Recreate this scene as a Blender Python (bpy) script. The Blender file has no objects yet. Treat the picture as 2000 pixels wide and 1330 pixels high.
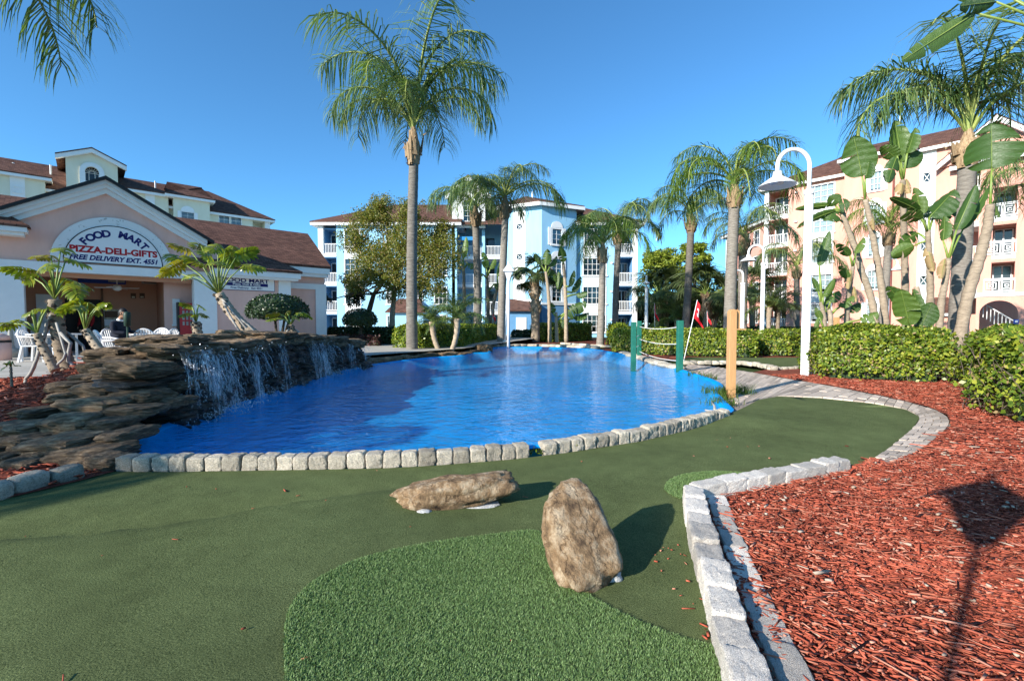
import bpy, bmesh, math, random
import numpy as np
from mathutils import Vector, Matrix, noise
from mathutils.geometry import delaunay_2d_cdt

random.seed(7); RNG = np.random.default_rng(11)
SC = bpy.context.scene
COL = SC.collection

# ------------------------------------------------------------ camera, sky, sun, exposure
FPX = 900.0; TILT = math.radians(2.1); CAMH = 1.25
cam_data = bpy.data.cameras.new('camera'); cam = bpy.data.objects.new('camera', cam_data)
COL.objects.link(cam); SC.camera = cam
cam_data.sensor_width = 36.0; cam_data.lens = 36.0 * FPX / 2000.0
cam_data.clip_start = 0.05; cam_data.clip_end = 3000
cam.location = (0, 0, CAMH); cam.rotation_euler = (math.pi / 2 - TILT, 0, 0)

SUN_EL = math.radians(22.0); SH = Vector((0.745, 0.667, 0)).normalized()     # the way shadows fall
world = bpy.data.worlds.new('World'); SC.world = world; world.use_nodes = True
wn = world.node_tree.nodes; wn.clear()
sky = wn.new('ShaderNodeTexSky'); sky.sky_type = 'NISHITA'; sky.sun_disc = False
sky.sun_elevation = SUN_EL
sky.sun_rotation = math.atan2(-SH.x, -SH.y)
sky.altitude = 0; sky.air_density = 0.8; sky.dust_density = 0.3; sky.ozone_density = 5.0
tint = wn.new('ShaderNodeMixRGB'); tint.blend_type = 'MULTIPLY'; tint.inputs[0].default_value = 1.0; tint.inputs[2].default_value = (0.60, 0.96, 1.0, 1)      # the deep blue of this clear day, evenly over the whole sky
bg = wn.new('ShaderNodeBackground'); bg.inputs['Strength'].default_value = 0.136
wo = wn.new('ShaderNodeOutputWorld')
world.node_tree.links.new(sky.outputs[0], tint.inputs[1]); world.node_tree.links.new(tint.outputs[0], bg.inputs[0]); world.node_tree.links.new(bg.outputs[0], wo.inputs[0])
sun_data = bpy.data.lights.new('sun', 'SUN'); sun = bpy.data.objects.new('sun', sun_data); COL.objects.link(sun)
sun_data.energy = 4.6; sun_data.angle = math.radians(0.53); sun_data.color = (1.0, 0.945, 0.85)
sd = Vector((SH.x * math.cos(SUN_EL), SH.y * math.cos(SUN_EL), -math.sin(SUN_EL)))
sun.rotation_euler = sd.to_track_quat('-Z', 'Y').to_euler(); sun.location = (-20, -20, 30)
SC.view_settings.view_transform = 'Standard'; SC.view_settings.look = 'None'
SC.view_settings.exposure = 1.0; SC.view_settings.gamma = 1.0
SC.cycles.max_bounces = 8; SC.cycles.transparent_max_bounces = 16
SC.cycles.caustics_reflective = False; SC.cycles.caustics_refractive = False
SC.cycles.use_denoising = True

# ------------------------------------------------------------ picture-to-place helpers (authoring only)
CT, ST = math.cos(TILT), math.sin(TILT)
def ray(px, py):
    u = (px - 1000) / FPX; v = (665 - py) / FPX
    return Vector((u, CT + v * ST, -ST + v * CT))
def at(px, py, d):
    r = ray(px, py); k = d / r.y
    return Vector((r.x * k, d, CAMH + r.z * k))
def gd(px, py, z=0.0):
    r = ray(px, py); k = (z - CAMH) / r.z
    return Vector((r.x * k, r.y * k, z))
def wpx(w, d): return w * d / FPX          # pixel width -> metres at depth d

# ------------------------------------------------------------ object helpers
def tag(o, label=None, cat=None, group=None, kind=None):
    if label: o['label'] = label
    if cat: o['category'] = cat
    if group: o['group'] = group
    if kind: o['kind'] = kind
    return o
def empty(name, loc=(0, 0, 0), label=None, cat=None, group=None):
    o = bpy.data.objects.new(name, None); COL.objects.link(o); o.location = loc
    o.empty_display_size = 0.1
    return tag(o, label, cat, group)
def link(name, me, mat=None, parent=None, smooth=False):
    o = bpy.data.objects.new(name, me); COL.objects.link(o)
    if mat is not None and not me.materials:
        for m in (mat if isinstance(mat, (list, tuple)) else [mat]): me.materials.append(m)
    if smooth: me.polygons.foreach_set('use_smooth', [True] * len(me.polygons))
    if parent is not None: o.parent = parent
    return o
def npmesh(name, V, quads=None, tris=None):
    """mesh from numpy arrays"""
    me = bpy.data.meshes.new(name)
    V = np.asarray(V, dtype=np.float32)
    nq = 0 if quads is None else len(quads); nt = 0 if tris is None else len(tris)
    me.vertices.add(len(V)); me.vertices.foreach_set('co', V.ravel())
    idx = []
    if nq: idx.append(np.asarray(quads, dtype=np.int32).ravel())
    if nt: idx.append(np.asarray(tris, dtype=np.int32).ravel())
    idx = np.concatenate(idx); me.loops.add(len(idx)); me.loops.foreach_set('vertex_index', idx)
    me.polygons.add(nq + nt)
    st = np.concatenate([np.arange(nq) * 4, nq * 4 + np.arange(nt) * 3]).astype(np.int32)
    me.polygons.foreach_set('loop_start', st)
    try:
        me.polygons.foreach_set('loop_total', np.concatenate([np.full(nq, 4), np.full(nt, 3)]).astype(np.int32))
    except Exception: pass
    me.update(calc_edges=True); me.validate()
    return me

class MB:
    """collects shapes in world space; build() links them as ONE mesh under a parent"""
    def __init__(self): self.v = []; self.f = []
    def add(self, vs, fs):
        n = len(self.v); self.v += [tuple(p) for p in vs]; self.f += [tuple(i + n for i in f) for f in fs]
        return self
    def hexa(self, p):      # 8 points: bottom 4 ccw, top 4 ccw
        return self.add(p, [(3, 2, 1, 0), (4, 5, 6, 7), (0, 1, 5, 4), (1, 2, 6, 5), (2, 3, 7, 6), (3, 0, 4, 7)])
    def box(self, x0, x1, y0, y1, z0, z1):
        return self.hexa([(x0, y0, z0), (x1, y0, z0), (x1, y1, z0), (x0, y1, z0), (x0, y0, z1), (x1, y0, z1), (x1, y1, z1), (x0, y1, z1)])
    def tube(self, pts, rad, n=8, cap=True):
        pts = [Vector(p) for p in pts]; m = len(pts)
        if not isinstance(rad, (list, tuple)): rad = [rad] * m
        up = None; rings = []
        for i, p in enumerate(pts):
            t = (pts[min(i + 1, m - 1)] - pts[max(i - 1, 0)]).normalized()
            if up is None: up = t.orthogonal().normalized()
            a = (up - t * up.dot(t)); a = a.normalized() if a.length > 1e-6 else t.orthogonal().normalized()
            b = t.cross(a); up = a
            rings.append([p + (a * math.cos(2 * math.pi * k / n) + b * math.sin(2 * math.pi * k / n)) * rad[i] for k in range(n)])
        vs = [q for r in rings for q in r]; fs = []
        for i in range(m - 1):
            for k in range(n):
                fs.append((i * n + k, i * n + (k + 1) % n, (i + 1) * n + (k + 1) % n, (i + 1) * n + k))
        if cap: fs += [tuple(range(n - 1, -1, -1)), tuple((m - 1) * n + k for k in range(n))]
        return self.add(vs, fs)
    def lathe(self, c, prof, n=16):
        c = Vector(c); vs = []; fs = []
        for r, z in prof:
            for k in range(n):
                a = 2 * math.pi * k / n; vs.append(c + Vector((r * math.cos(a), r * math.sin(a), z)))
        for i in range(len(prof) - 1):
            for k in range(n):
                fs.append((i * n + k, i * n + (k + 1) % n, (i + 1) * n + (k + 1) % n, (i + 1) * n + k))
        fs += [tuple(range(n - 1, -1, -1)), tuple((len(prof) - 1) * n + k for k in range(n))]
        return self.add(vs, fs)
    def poly(self, pts): return self.add(pts, [tuple(range(len(pts)))])
    def slab(self, pts, off):      # polygon thickened along vector off
        pts = [Vector(p) for p in pts]; off = Vector(off); n = len(pts)
        vs = pts + [p + off for p in pts]
        return self.add(vs, [tuple(range(n - 1, -1, -1)), tuple(range(n, 2 * n))] + [(i, (i + 1) % n, n + (i + 1) % n, n + i) for i in range(n)])
    def build(self, name, mat, parent=None, smooth=False, bevel=0):
        o = (0, 0, 0)
        if parent is not None:
            q = parent; o = Vector((0, 0, 0))
            while q is not None: o = o + Vector(q.location); q = q.parent
        me = bpy.data.meshes.new(name)
        me.from_pydata([(p[0] - o[0], p[1] - o[1], p[2] - o[2]) for p in self.v], [], self.f)
        bm = bmesh.new(); bm.from_mesh(me); bmesh.ops.recalc_face_normals(bm, faces=bm.faces); bm.to_mesh(me); bm.free()
        ob = link(name, me, mat, parent, smooth)
        if bevel:
            b = ob.modifiers.new('bevel', 'BEVEL'); b.width = bevel; b.segments = 2; b.limit_method = 'ANGLE'
        return ob

class Face:
    """a vertical wall plane from plan point p0 (left) to p1 (right); s along, n inward, z up"""
    def __init__(self, p0, p1):
        self.o = Vector((p0[0], p0[1], 0)); self.u = Vector((p1[0] - p0[0], p1[1] - p0[1], 0)); self.len = self.u.length
        self.u.normalize(); self.n = Vector((-self.u.y, self.u.x, 0))
    def pt(self, s, n, z): q = self.o + self.u * s + self.n * n; return Vector((q.x, q.y, z))
    def hit(self, px, py, n=0):
        r = ray(px, py); o = self.o + self.n * n
        k = o.dot(self.n) / r.dot(self.n)
        q = r * k + Vector((0, 0, CAMH)); return (q - o).dot(self.u), q.z
    def S(self, px, n=0): return self.hit(px, 632, n)[0]
    def Z(self, px, py, n=0): return self.hit(px, py, n)[1]
def fbox(mb, F, s0, s1, n0, n1, z0, z1):
    return mb.hexa([F.pt(s0, n0, z0), F.pt(s1, n0, z0), F.pt(s1, n1, z0), F.pt(s0, n1, z0),
                    F.pt(s0, n0, z1), F.pt(s1, n0, z1), F.pt(s1, n1, z1), F.pt(s0, n1, z1)])

# ------------------------------------------------------------ materials
MATS = {}
def _new(name):
    m = bpy.data.materials.new(name); m.use_nodes = True
    nt = m.node_tree; b = nt.nodes['Principled BSDF']; MATS[name] = m
    return m, nt, b
def ramp(nt, stops):
    r = nt.nodes.new('ShaderNodeValToRGB'); e = r.color_ramp.elements
    while len(e) > 1: e.remove(e[-1])
    e[0].position = stops[0][0]; e[0].color = (*stops[0][1], 1)
    for p, c in stops[1:]:
        x = e.new(p); x.color = (*c, 1)
    return r
def noise_node(nt, scale, detail=6, rough=0.6, vec=None, stretch=None):
    n = nt.nodes.new('ShaderNodeTexNoise'); n.inputs['Scale'].default_value = scale
    n.inputs['Detail'].default_value = detail; n.inputs['Roughness'].default_value = rough
    if vec is not None:
        if stretch:
            mp = nt.nodes.new('ShaderNodeMapping'); mp.inputs['Scale'].default_value = stretch
            nt.links.new(vec, mp.inputs['Vector']); vec = mp.outputs[0]
        nt.links.new(vec, n.inputs['Vector'])
    return n
def surf(name, c1, c2=None, scale=6, rough=0.7, bump=0.0, bscale=None, stretch=None, spec=0.3, coords='pos', detail=8, lo=0.3, hi=0.7, c3=None):
    m, nt, b = _new(name)
    if coords == 'pos': vec = nt.nodes.new('ShaderNodeNewGeometry').outputs['Position']
    elif coords == 'rand':
        tc = nt.nodes.new('ShaderNodeTexCoord'); oi = nt.nodes.new('ShaderNodeObjectInfo')
        ad = nt.nodes.new('ShaderNodeVectorMath'); ad.operation = 'MULTIPLY_ADD'
        cb = nt.nodes.new('ShaderNodeCombineXYZ')
        for k in range(3): nt.links.new(oi.outputs['Random'], cb.inputs[k])
        ad.inputs[1].default_value = (37, 53, 71); nt.links.new(cb.outputs[0], ad.inputs[0]); nt.links.new(tc.outputs['Object'], ad.inputs[2])
        vec = ad.outputs[0]
    else: vec = nt.nodes.new('ShaderNodeTexCoord').outputs['Object']
    b.inputs['Roughness'].default_value = rough; b.inputs['Specular IOR Level'].default_value = spec
    if c2 is None: b.inputs['Base Color'].default_value = (*c1, 1)
    else:
        n = noise_node(nt, scale, detail, 0.65, vec, stretch)
        st = [(lo, c1), (hi, c2)] if c3 is None else [(lo, c1), ((lo + hi) / 2, c2), (hi, c3)]
        r = ramp(nt, st); nt.links.new(n.outputs['Fac'], r.inputs[0])
        out = r.outputs[0]
        if coords == 'rand':
            hs = nt.nodes.new('ShaderNodeHueSaturation'); mr = nt.nodes.new('ShaderNodeMapRange')
            nt.links.new(oi.outputs['Random'], mr.inputs[0]); mr.inputs[3].default_value = 0.65; mr.inputs[4].default_value = 1.25
            nt.links.new(mr.outputs[0], hs.inputs['Value']); nt.links.new(out, hs.inputs['Color']); out = hs.outputs[0]
        nt.links.new(out, b.inputs['Base Color'])
    if bump:
        n2 = noise_node(nt, bscale or scale * 4, 8, 0.7, vec, stretch); bp = nt.nodes.new('ShaderNodeBump')
        bp.inputs['Strength'].default_value = 1.0; bp.inputs['Distance'].default_value = bump
        nt.links.new(n2.outputs['Fac'], bp.inputs['Height']); nt.links.new(bp.outputs[0], b.inputs['Normal'])
    return m
def leafmat(name, cols, trans=0.35, rough=0.45, spec=0.4):
    """leaf colours vary per leaf (random per island); light passes through"""
    m, nt, b = _new(name)
    g = nt.nodes.new('ShaderNodeNewGeometry')
    r = ramp(nt, [(i / max(1, len(cols) - 1), c) for i, c in enumerate(cols)])
    nt.links.new(g.outputs['Random Per Island'], r.inputs[0])
    nt.links.new(r.outputs[0], b.inputs['Base Color'])
    b.inputs['Roughness'].default_value = rough; b.inputs['Specular IOR Level'].default_value = spec
    t = nt.nodes.new('ShaderNodeBsdfTranslucent'); mx = nt.nodes.new('ShaderNodeMixShader'); mx.inputs[0].default_value = trans
    br = nt.nodes.new('ShaderNodeMixRGB'); br.blend_type = 'MULTIPLY'; br.inputs[0].default_value = 1; br.inputs[2].default_value = (1.15, 1.25, 0.5, 1)
    nt.links.new(r.outputs[0], br.inputs[1]); nt.links.new(br.outputs[0], t.inputs[0])
    nt.links.new(b.outputs[0], mx.inputs[1]); nt.links.new(t.outputs[0], mx.inputs[2])
    nt.links.new(mx.outputs[0], nt.nodes['Material Output'].inputs[0])
    return m
# the palette: real-world base colours
surf('turf', (0.022, 0.036, 0.011), (0.185, 0.215, 0.09), 170, 0.95, 0.008, 150, spec=0.05, detail=4, lo=0.28, hi=0.80)
surf('mulch_bed', (0.16, 0.042, 0.026), (0.36, 0.11, 0.07), 45, 0.95, 0.02, 60, spec=0.1)
surf('soil', (0.045, 0.033, 0.022), (0.09, 0.065, 0.04), 8, 0.95, 0.02, 20, spec=0.1)
surf('lawn', (0.03, 0.05, 0.015), (0.06, 0.085, 0.025), 5, 0.95, 0.02, 60, spec=0.1)
surf('concrete', (0.36, 0.33, 0.29), (0.46, 0.43, 0.38), 3, 0.85, 0.002, 60)
surf('paver', (0.40, 0.315, 0.25), (0.60, 0.50, 0.41), 22, 0.9, 0.004, 60, stretch=(1, 5, 1), coords='rand')
surf('grout', (0.24, 0.19, 0.155), (0.36, 0.30, 0.25), 30, 0.95, 0.004, 80)
surf('kerb_stone', (0.24, 0.195, 0.145), (0.68, 0.60, 0.48), 16, 0.9, 0.016, 42, coords='rand', lo=0.28, hi=0.58, detail=12)
surf('granite', (0.36, 0.31, 0.265), (0.84, 0.76, 0.67), 40, 0.85, 0.010, 30, coords='rand', lo=0.36, hi=0.56)
surf('boulder', (0.075, 0.045, 0.026), (0.27, 0.17, 0.09), 11, 0.9, 0.03, 34, coords='obj', c3=(0.52, 0.40, 0.27), lo=0.30, hi=0.66, detail=14)
surf('ledge_rock', (0.04, 0.028, 0.018), (0.23, 0.15, 0.085), 4.2, 0.75, 0.035, 16, stretch=(1, 1, 3.0), coords='rand', detail=12, c3=(0.55, 0.40, 0.25), lo=0.3, hi=0.75)
surf('wet_rock', (0.012, 0.011, 0.010), (0.075, 0.058, 0.042), 4, 0.38, 0.03, 10, stretch=(1, 1, 3), coords='rand', spec=0.5)
surf('mortar', (0.34, 0.33, 0.31), (0.60, 0.59, 0.57), 20, 0.9, 0.01, 60)
surf('pool_liner', (0.0, 0.26, 0.66), (0.003, 0.35, 0.78), 1.6, 0.7, 0.004, 14, spec=0.08)
surf('pink_stucco', (0.60, 0.295, 0.228), (0.67, 0.345, 0.27), 1.6, 0.9, 0.003, 90, stretch=(1, 1, .25), spec=0.15)
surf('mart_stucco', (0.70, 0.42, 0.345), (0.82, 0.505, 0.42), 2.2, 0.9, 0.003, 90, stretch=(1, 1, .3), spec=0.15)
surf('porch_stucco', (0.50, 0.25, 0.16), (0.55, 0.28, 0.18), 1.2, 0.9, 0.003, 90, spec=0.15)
surf('yellow_stucco', (0.68, 0.64, 0.49), (0.75, 0.71, 0.56), 1.2, 0.9, 0.002, 60, stretch=(1, 1, .25), spec=0.15)
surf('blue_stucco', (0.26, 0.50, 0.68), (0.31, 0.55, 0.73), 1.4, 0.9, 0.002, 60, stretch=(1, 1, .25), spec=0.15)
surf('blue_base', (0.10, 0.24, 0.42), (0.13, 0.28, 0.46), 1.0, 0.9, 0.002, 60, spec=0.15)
surf('white_trim', (0.74, 0.74, 0.73), (0.80, 0.80, 0.79), 4, 0.6, 0.0, spec=0.3)
surf('white_weathered', (0.22, 0.22, 0.21), (0.74, 0.74, 0.73), 7, 0.7, 0.0, lo=0.30, hi=0.42)
surf('white_paint', (0.80, 0.80, 0.80), (0.84, 0.84, 0.84), 3, 0.4, spec=0.5)
surf('white_plastic', (0.72, 0.69, 0.69), (0.78, 0.76, 0.75), 5, 0.4, spec=0.45)
surf('green_paint', (0.010, 0.105, 0.07), (0.018, 0.15, 0.10), 9, 0.55, 0.001, 80)
surf('dark_green_metal', (0.012, 0.035, 0.025), (0.02, 0.05, 0.035), 9, 0.5)
surf('tan_wood', (0.45, 0.235, 0.095), (0.54, 0.30, 0.13), 6, 0.6, 0.002, 30, stretch=(6, 6, 0.6))
surf('rope', (0.62, 0.60, 0.55), (0.75, 0.73, 0.68), 90, 0.9)
surf('flag_cloth', (0.62, 0.012, 0.02), (0.72, 0.02, 0.03), 4, 0.75, spec=0.15)
surf('red_plastic', (0.45, 0.012, 0.02), (0.52, 0.018, 0.025), 4, 0.3, spec=0.5)
surf('black_trim', (0.012, 0.012, 0.014), (0.02, 0.02, 0.022), 4, 0.5)
surf('dark_room', (0.03, 0.028, 0.025), (0.05, 0.045, 0.04), 2, 0.9)
surf('brown_wood', (0.10, 0.05, 0.025), (0.15, 0.075, 0.04), 5, 0.6)
surf('beige_board', (0.35, 0.28, 0.20), (0.62, 0.55, 0.42), 9, 0.6, lo=0.4, hi=0.55)
surf('grey_plastic', (0.30, 0.29, 0.26), (0.36, 0.35, 0.31), 6, 0.6)
surf('sign_white', (0.78, 0.77, 0.76)); surf('ink_blue', (0.012, 0.014, 0.12)); surf('ink_red', (0.42, 0.012, 0.02)); surf('sign_blue', (0.02, 0.06, 0.30))
surf('blind', (0.74, 0.75, 0.74), (0.80, 0.81, 0.80), 3, 0.8); surf('awning', (0.02, 0.20, 0.45))
surf('skin', (0.36, 0.19, 0.12)); surf('hair', (0.012, 0.010, 0.010), rough=0.5); surf('navy_cloth', (0.010, 0.012, 0.022), (0.016, 0.019, 0.032), 20, 0.9)
surf('red_cloth', (0.35, 0.012, 0.015)); surf('collar_white', (0.75, 0.75, 0.76))
surf('palm_trunk', (0.10, 0.085, 0.072), (0.27, 0.24, 0.205), 5, 0.9, 0.012, 16, stretch=(1, 1, 6), coords='rand', lo=0.3, hi=0.65)
surf('palm_boot', (0.16, 0.095, 0.05), (0.46, 0.33, 0.20), 9, 0.9, 0.01, 30, stretch=(3, 3, 0.7), coords='rand')
surf('rachis', (0.20, 0.26, 0.06), (0.32, 0.34, 0.10), 3, 0.5)
surf('bark', (0.055, 0.04, 0.028), (0.13, 0.10, 0.07), 9, 0.9, 0.02, 30, coords='rand')
surf('pale_bark', (0.20, 0.155, 0.11), (0.42, 0.33, 0.24), 7, 0.9, 0.012, 22, stretch=(1, 1, 3), coords='rand')
surf('dark_scar', (0.03, 0.025, 0.02), (0.10, 0.085, 0.07), 9, 0.9, 0.01, 30)
surf('root', (0.22, 0.20, 0.18), (0.40, 0.38, 0.35), 9, 0.85, 0.004, 30)
surf('petiole', (0.13, 0.21, 0.035), (0.24, 0.29, 0.06), 5, 0.45, spec=0.5)
surf('twig', (0.05, 0.035, 0.028), (0.15, 0.11, 0.09), 20, 0.9)
leafmat('frond_leaf', [(0.05, 0.10, 0.03), (0.10, 0.165, 0.045), (0.16, 0.235, 0.07), (0.30, 0.35, 0.17)], 0.35, 0.28, 0.8)
leafmat('frond_bright', [(0.06, 0.11, 0.018), (0.12, 0.20, 0.026), (0.20, 0.28, 0.05)], 0.35, 0.4, 0.4)
leafmat('sabal_leaf', [(0.045, 0.075, 0.022), (0.08, 0.11, 0.035), (0.12, 0.145, 0.05)], 0.2, 0.5)
leafmat('dry_leaf', [(0.30, 0.20, 0.09), (0.42, 0.30, 0.15)], 0.25, 0.7)
leafmat('hedge_leaf', [(0.06, 0.105, 0.014), (0.12, 0.185, 0.018), (0.20, 0.26, 0.025), (0.36, 0.36, 0.04)], 0.28, 0.4)
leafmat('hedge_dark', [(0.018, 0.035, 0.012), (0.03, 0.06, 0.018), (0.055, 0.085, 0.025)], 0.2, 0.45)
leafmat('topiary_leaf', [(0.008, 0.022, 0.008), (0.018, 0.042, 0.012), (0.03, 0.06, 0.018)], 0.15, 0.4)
leafmat('red_leaf', [(0.05, 0.02, 0.02), (0.10, 0.03, 0.03), (0.05, 0.05, 0.02)], 0.15, 0.5)
leafmat('oak_leaf', [(0.09, 0.12, 0.022), (0.16, 0.185, 0.03), (0.24, 0.24, 0.05), (0.32, 0.22, 0.07)], 0.4, 0.5)
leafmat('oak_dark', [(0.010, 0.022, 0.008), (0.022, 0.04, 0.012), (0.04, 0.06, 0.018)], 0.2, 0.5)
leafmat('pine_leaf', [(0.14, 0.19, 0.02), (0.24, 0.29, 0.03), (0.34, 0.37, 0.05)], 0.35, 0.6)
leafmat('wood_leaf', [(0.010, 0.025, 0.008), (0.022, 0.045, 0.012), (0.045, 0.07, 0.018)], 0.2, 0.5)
leafmat('philo_leaf', [(0.10, 0.16, 0.016), (0.18, 0.23, 0.02), (0.30, 0.31, 0.028)], 0.40, 0.28, 0.55)
leafmat('philo_yellow', [(0.22, 0.23, 0.02), (0.30, 0.24, 0.02)], 0.4, 0.3, 0.5)
leafmat('grass_blade', [(0.10, 0.175, 0.048), (0.17, 0.265, 0.085), (0.28, 0.385, 0.16)], 0.2, 0.5, 0.25)
leafmat('tuft_blade', [(0.06, 0.12, 0.02), (0.12, 0.18, 0.03)], 0.3, 0.45)
leafmat('chip', [(0.10, 0.022, 0.014), (0.30, 0.065, 0.036), (0.40, 0.105, 0.062), (0.36, 0.082, 0.046), (0.22, 0.045, 0.027), (0.33, 0.09, 0.05), (0.55, 0.26, 0.18)], 0.0, 0.85, 0.15)
leafmat('pale_chip', [(0.34, 0.24, 0.17), (0.42, 0.34, 0.27)], 0.0, 0.85, 0.15)

def weather(name, scale, lo, hi, stretch=None):
    """broad worn and faded areas over a finished material"""
    nt = MATS[name].node_tree; b = nt.nodes['Principled BSDF']; src = b.inputs['Base Color'].links[0].from_socket
    pos = nt.nodes.new('ShaderNodeNewGeometry').outputs['Position']; n = noise_node(nt, scale, 4, .6, pos, stretch); r = ramp(nt, [(.3, (lo,) * 3), (.7, (hi,) * 3)]); nt.links.new(n.outputs[0], r.inputs[0])
    mx = nt.nodes.new('ShaderNodeMixRGB'); mx.blend_type = 'MULTIPLY'; mx.inputs[0].default_value = 1; nt.links.new(src, mx.inputs[1]); nt.links.new(r.outputs[0], mx.inputs[2]); nt.links.new(mx.outputs[0], b.inputs['Base Color'])
def crack(name, scale, depth):
    """dark weathered cracks in a stone"""
    nt = MATS[name].node_tree; b = nt.nodes['Principled BSDF']; src = b.inputs['Base Color'].links[0].from_socket; tc = nt.nodes.new('ShaderNodeTexCoord').outputs['Object']
    nz = noise_node(nt, 6, 5, .6, tc); ad = nt.nodes.new('ShaderNodeVectorMath'); ad.operation = 'MULTIPLY_ADD'; ad.inputs[1].default_value = (.25, .25, .25); nt.links.new(nz.outputs['Color'], ad.inputs[0]); nt.links.new(tc, ad.inputs[2])
    mp = nt.nodes.new('ShaderNodeMapping'); mp.inputs['Scale'].default_value = (.25, 1.6, 1.6); nt.links.new(ad.outputs[0], mp.inputs[0])
    vo = nt.nodes.new('ShaderNodeTexVoronoi'); vo.feature = 'DISTANCE_TO_EDGE'; vo.inputs['Scale'].default_value = scale; nt.links.new(mp.outputs[0], vo.inputs['Vector'])
    r = ramp(nt, [(0, (.62, .60, .58)), (.02, (.93, .93, .93)), (.05, (1, 1, 1))]); nt.links.new(vo.outputs['Distance'], r.inputs[0])
    mx = nt.nodes.new('ShaderNodeMixRGB'); mx.blend_type = 'MULTIPLY'; mx.inputs[0].default_value = 1; nt.links.new(src, mx.inputs[1]); nt.links.new(r.outputs[0], mx.inputs[2]); nt.links.new(mx.outputs[0], b.inputs['Base Color'])
    bp = nt.nodes.new('ShaderNodeBump'); bp.inputs['Distance'].default_value = depth; nt.links.new(r.outputs[0], bp.inputs['Height'])
    if b.inputs['Normal'].links: nt.links.new(b.inputs['Normal'].links[0].from_socket, bp.inputs['Normal'])
    nt.links.new(bp.outputs[0], b.inputs['Normal'])
crack('boulder', 3.0, .010)
weather('chip', 2.5, .75, 1.25); weather('chip', 22, .8, 1.25)
weather('turf', 1.1, .92, 1.38); weather('turf', 7, .88, 1.1); weather('pool_liner', .6, .8, 1.12); weather('concrete', .7, .85, 1.1); weather('kerb_stone', 9, .72, 1.1); weather('granite', 5, .86, 1.05); weather('mulch_bed', 2, .7, 1.15)
def banana_mat():
    m, nt, b = _new('banana_leaf')
    oi = nt.nodes.new('ShaderNodeObjectInfo'); tc = nt.nodes.new('ShaderNodeTexCoord')
    w = noise_node(nt, 3.0, 5, 0.6, tc.outputs['UV'], (14, 1.2, 1))
    r = ramp(nt, [(0.0, (0.028, 0.065, 0.016)), (0.5, (0.06, 0.12, 0.024)), (1.0, (0.13, 0.20, 0.035))])
    mt = nt.nodes.new('ShaderNodeMath'); mt.operation = 'MULTIPLY_ADD'; mt.inputs[1].default_value = 0.55
    nt.links.new(oi.outputs['Random'], mt.inputs[0])
    m2 = nt.nodes.new('ShaderNodeMath'); m2.operation = 'MULTIPLY'; m2.inputs[1].default_value = 0.6
    nt.links.new(w.outputs['Fac'], m2.inputs[0]); nt.links.new(m2.outputs[0], mt.inputs[2]); nt.links.new(mt.outputs[0], r.inputs[0])
    nt.links.new(r.outputs[0], b.inputs['Base Color']); b.inputs['Roughness'].default_value = 0.35
    bp = nt.nodes.new('ShaderNodeBump'); bp.inputs['Distance'].default_value = 0.01; nt.links.new(w.outputs['Fac'], bp.inputs['Height']); nt.links.new(bp.outputs[0], b.inputs['Normal'])
    t = nt.nodes.new('ShaderNodeBsdfTranslucent'); mx = nt.nodes.new('ShaderNodeMixShader'); mx.inputs[0].default_value = 0.3
    br = nt.nodes.new('ShaderNodeMixRGB'); br.blend_type = 'MULTIPLY'; br.inputs[0].default_value = 1; br.inputs[2].default_value = (1.3, 1.4, 0.5, 1)
    nt.links.new(r.outputs[0], br.inputs[1]); nt.links.new(br.outputs[0], t.inputs[0])
    nt.links.new(b.outputs[0], mx.inputs[1]); nt.links.new(t.outputs[0], mx.inputs[2]); nt.links.new(mx.outputs[0], nt.nodes['Material Output'].inputs[0])
banana_mat()

def roof_mat():
    m, nt, b = _new('shingles')
    uv = nt.nodes.new('ShaderNodeTexCoord').outputs['UV']
    br = nt.nodes.new('ShaderNodeTexBrick'); br.inputs['Scale'].default_value = 1.0
    br.inputs['Brick Width'].default_value = 0.26; br.inputs['Row Height'].default_value = 0.14; br.inputs['Mortar Size'].default_value = 0.008
    br.inputs['Color1'].default_value = (0.085, 0.042, 0.032, 1); br.inputs['Color2'].default_value = (0.17, 0.088, 0.066, 1); br.inputs['Mortar'].default_value = (0.05, 0.026, 0.02, 1)
    br.inputs['Bias'].default_value = 0.1; nt.links.new(uv, br.inputs['Vector'])
    n = noise_node(nt, 1.4, 6, 0.7, uv); r = ramp(nt, [(0.3, (0.7, 0.7, 0.7)), (0.7, (1.25, 1.2, 1.15))]); nt.links.new(n.outputs[0], r.inputs[0])
    mx = nt.nodes.new('ShaderNodeMixRGB'); mx.blend_type = 'MULTIPLY'; mx.inputs[0].default_value = 1
    nt.links.new(br.outputs['Color'], mx.inputs[1]); nt.links.new(r.outputs[0], mx.inputs[2]); nt.links.new(mx.outputs[0], b.inputs['Base Color'])
    bp = nt.nodes.new('ShaderNodeBump'); bp.inputs['Distance'].default_value = 0.015; nt.links.new(br.outputs['Fac'], bp.inputs['Height']); bp.invert = True
    nt.links.new(bp.outputs[0], b.inputs['Normal']); b.inputs['Roughness'].default_value = 0.9; b.inputs['Specular IOR Level'].default_value = 0.15
roof_mat()

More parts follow.
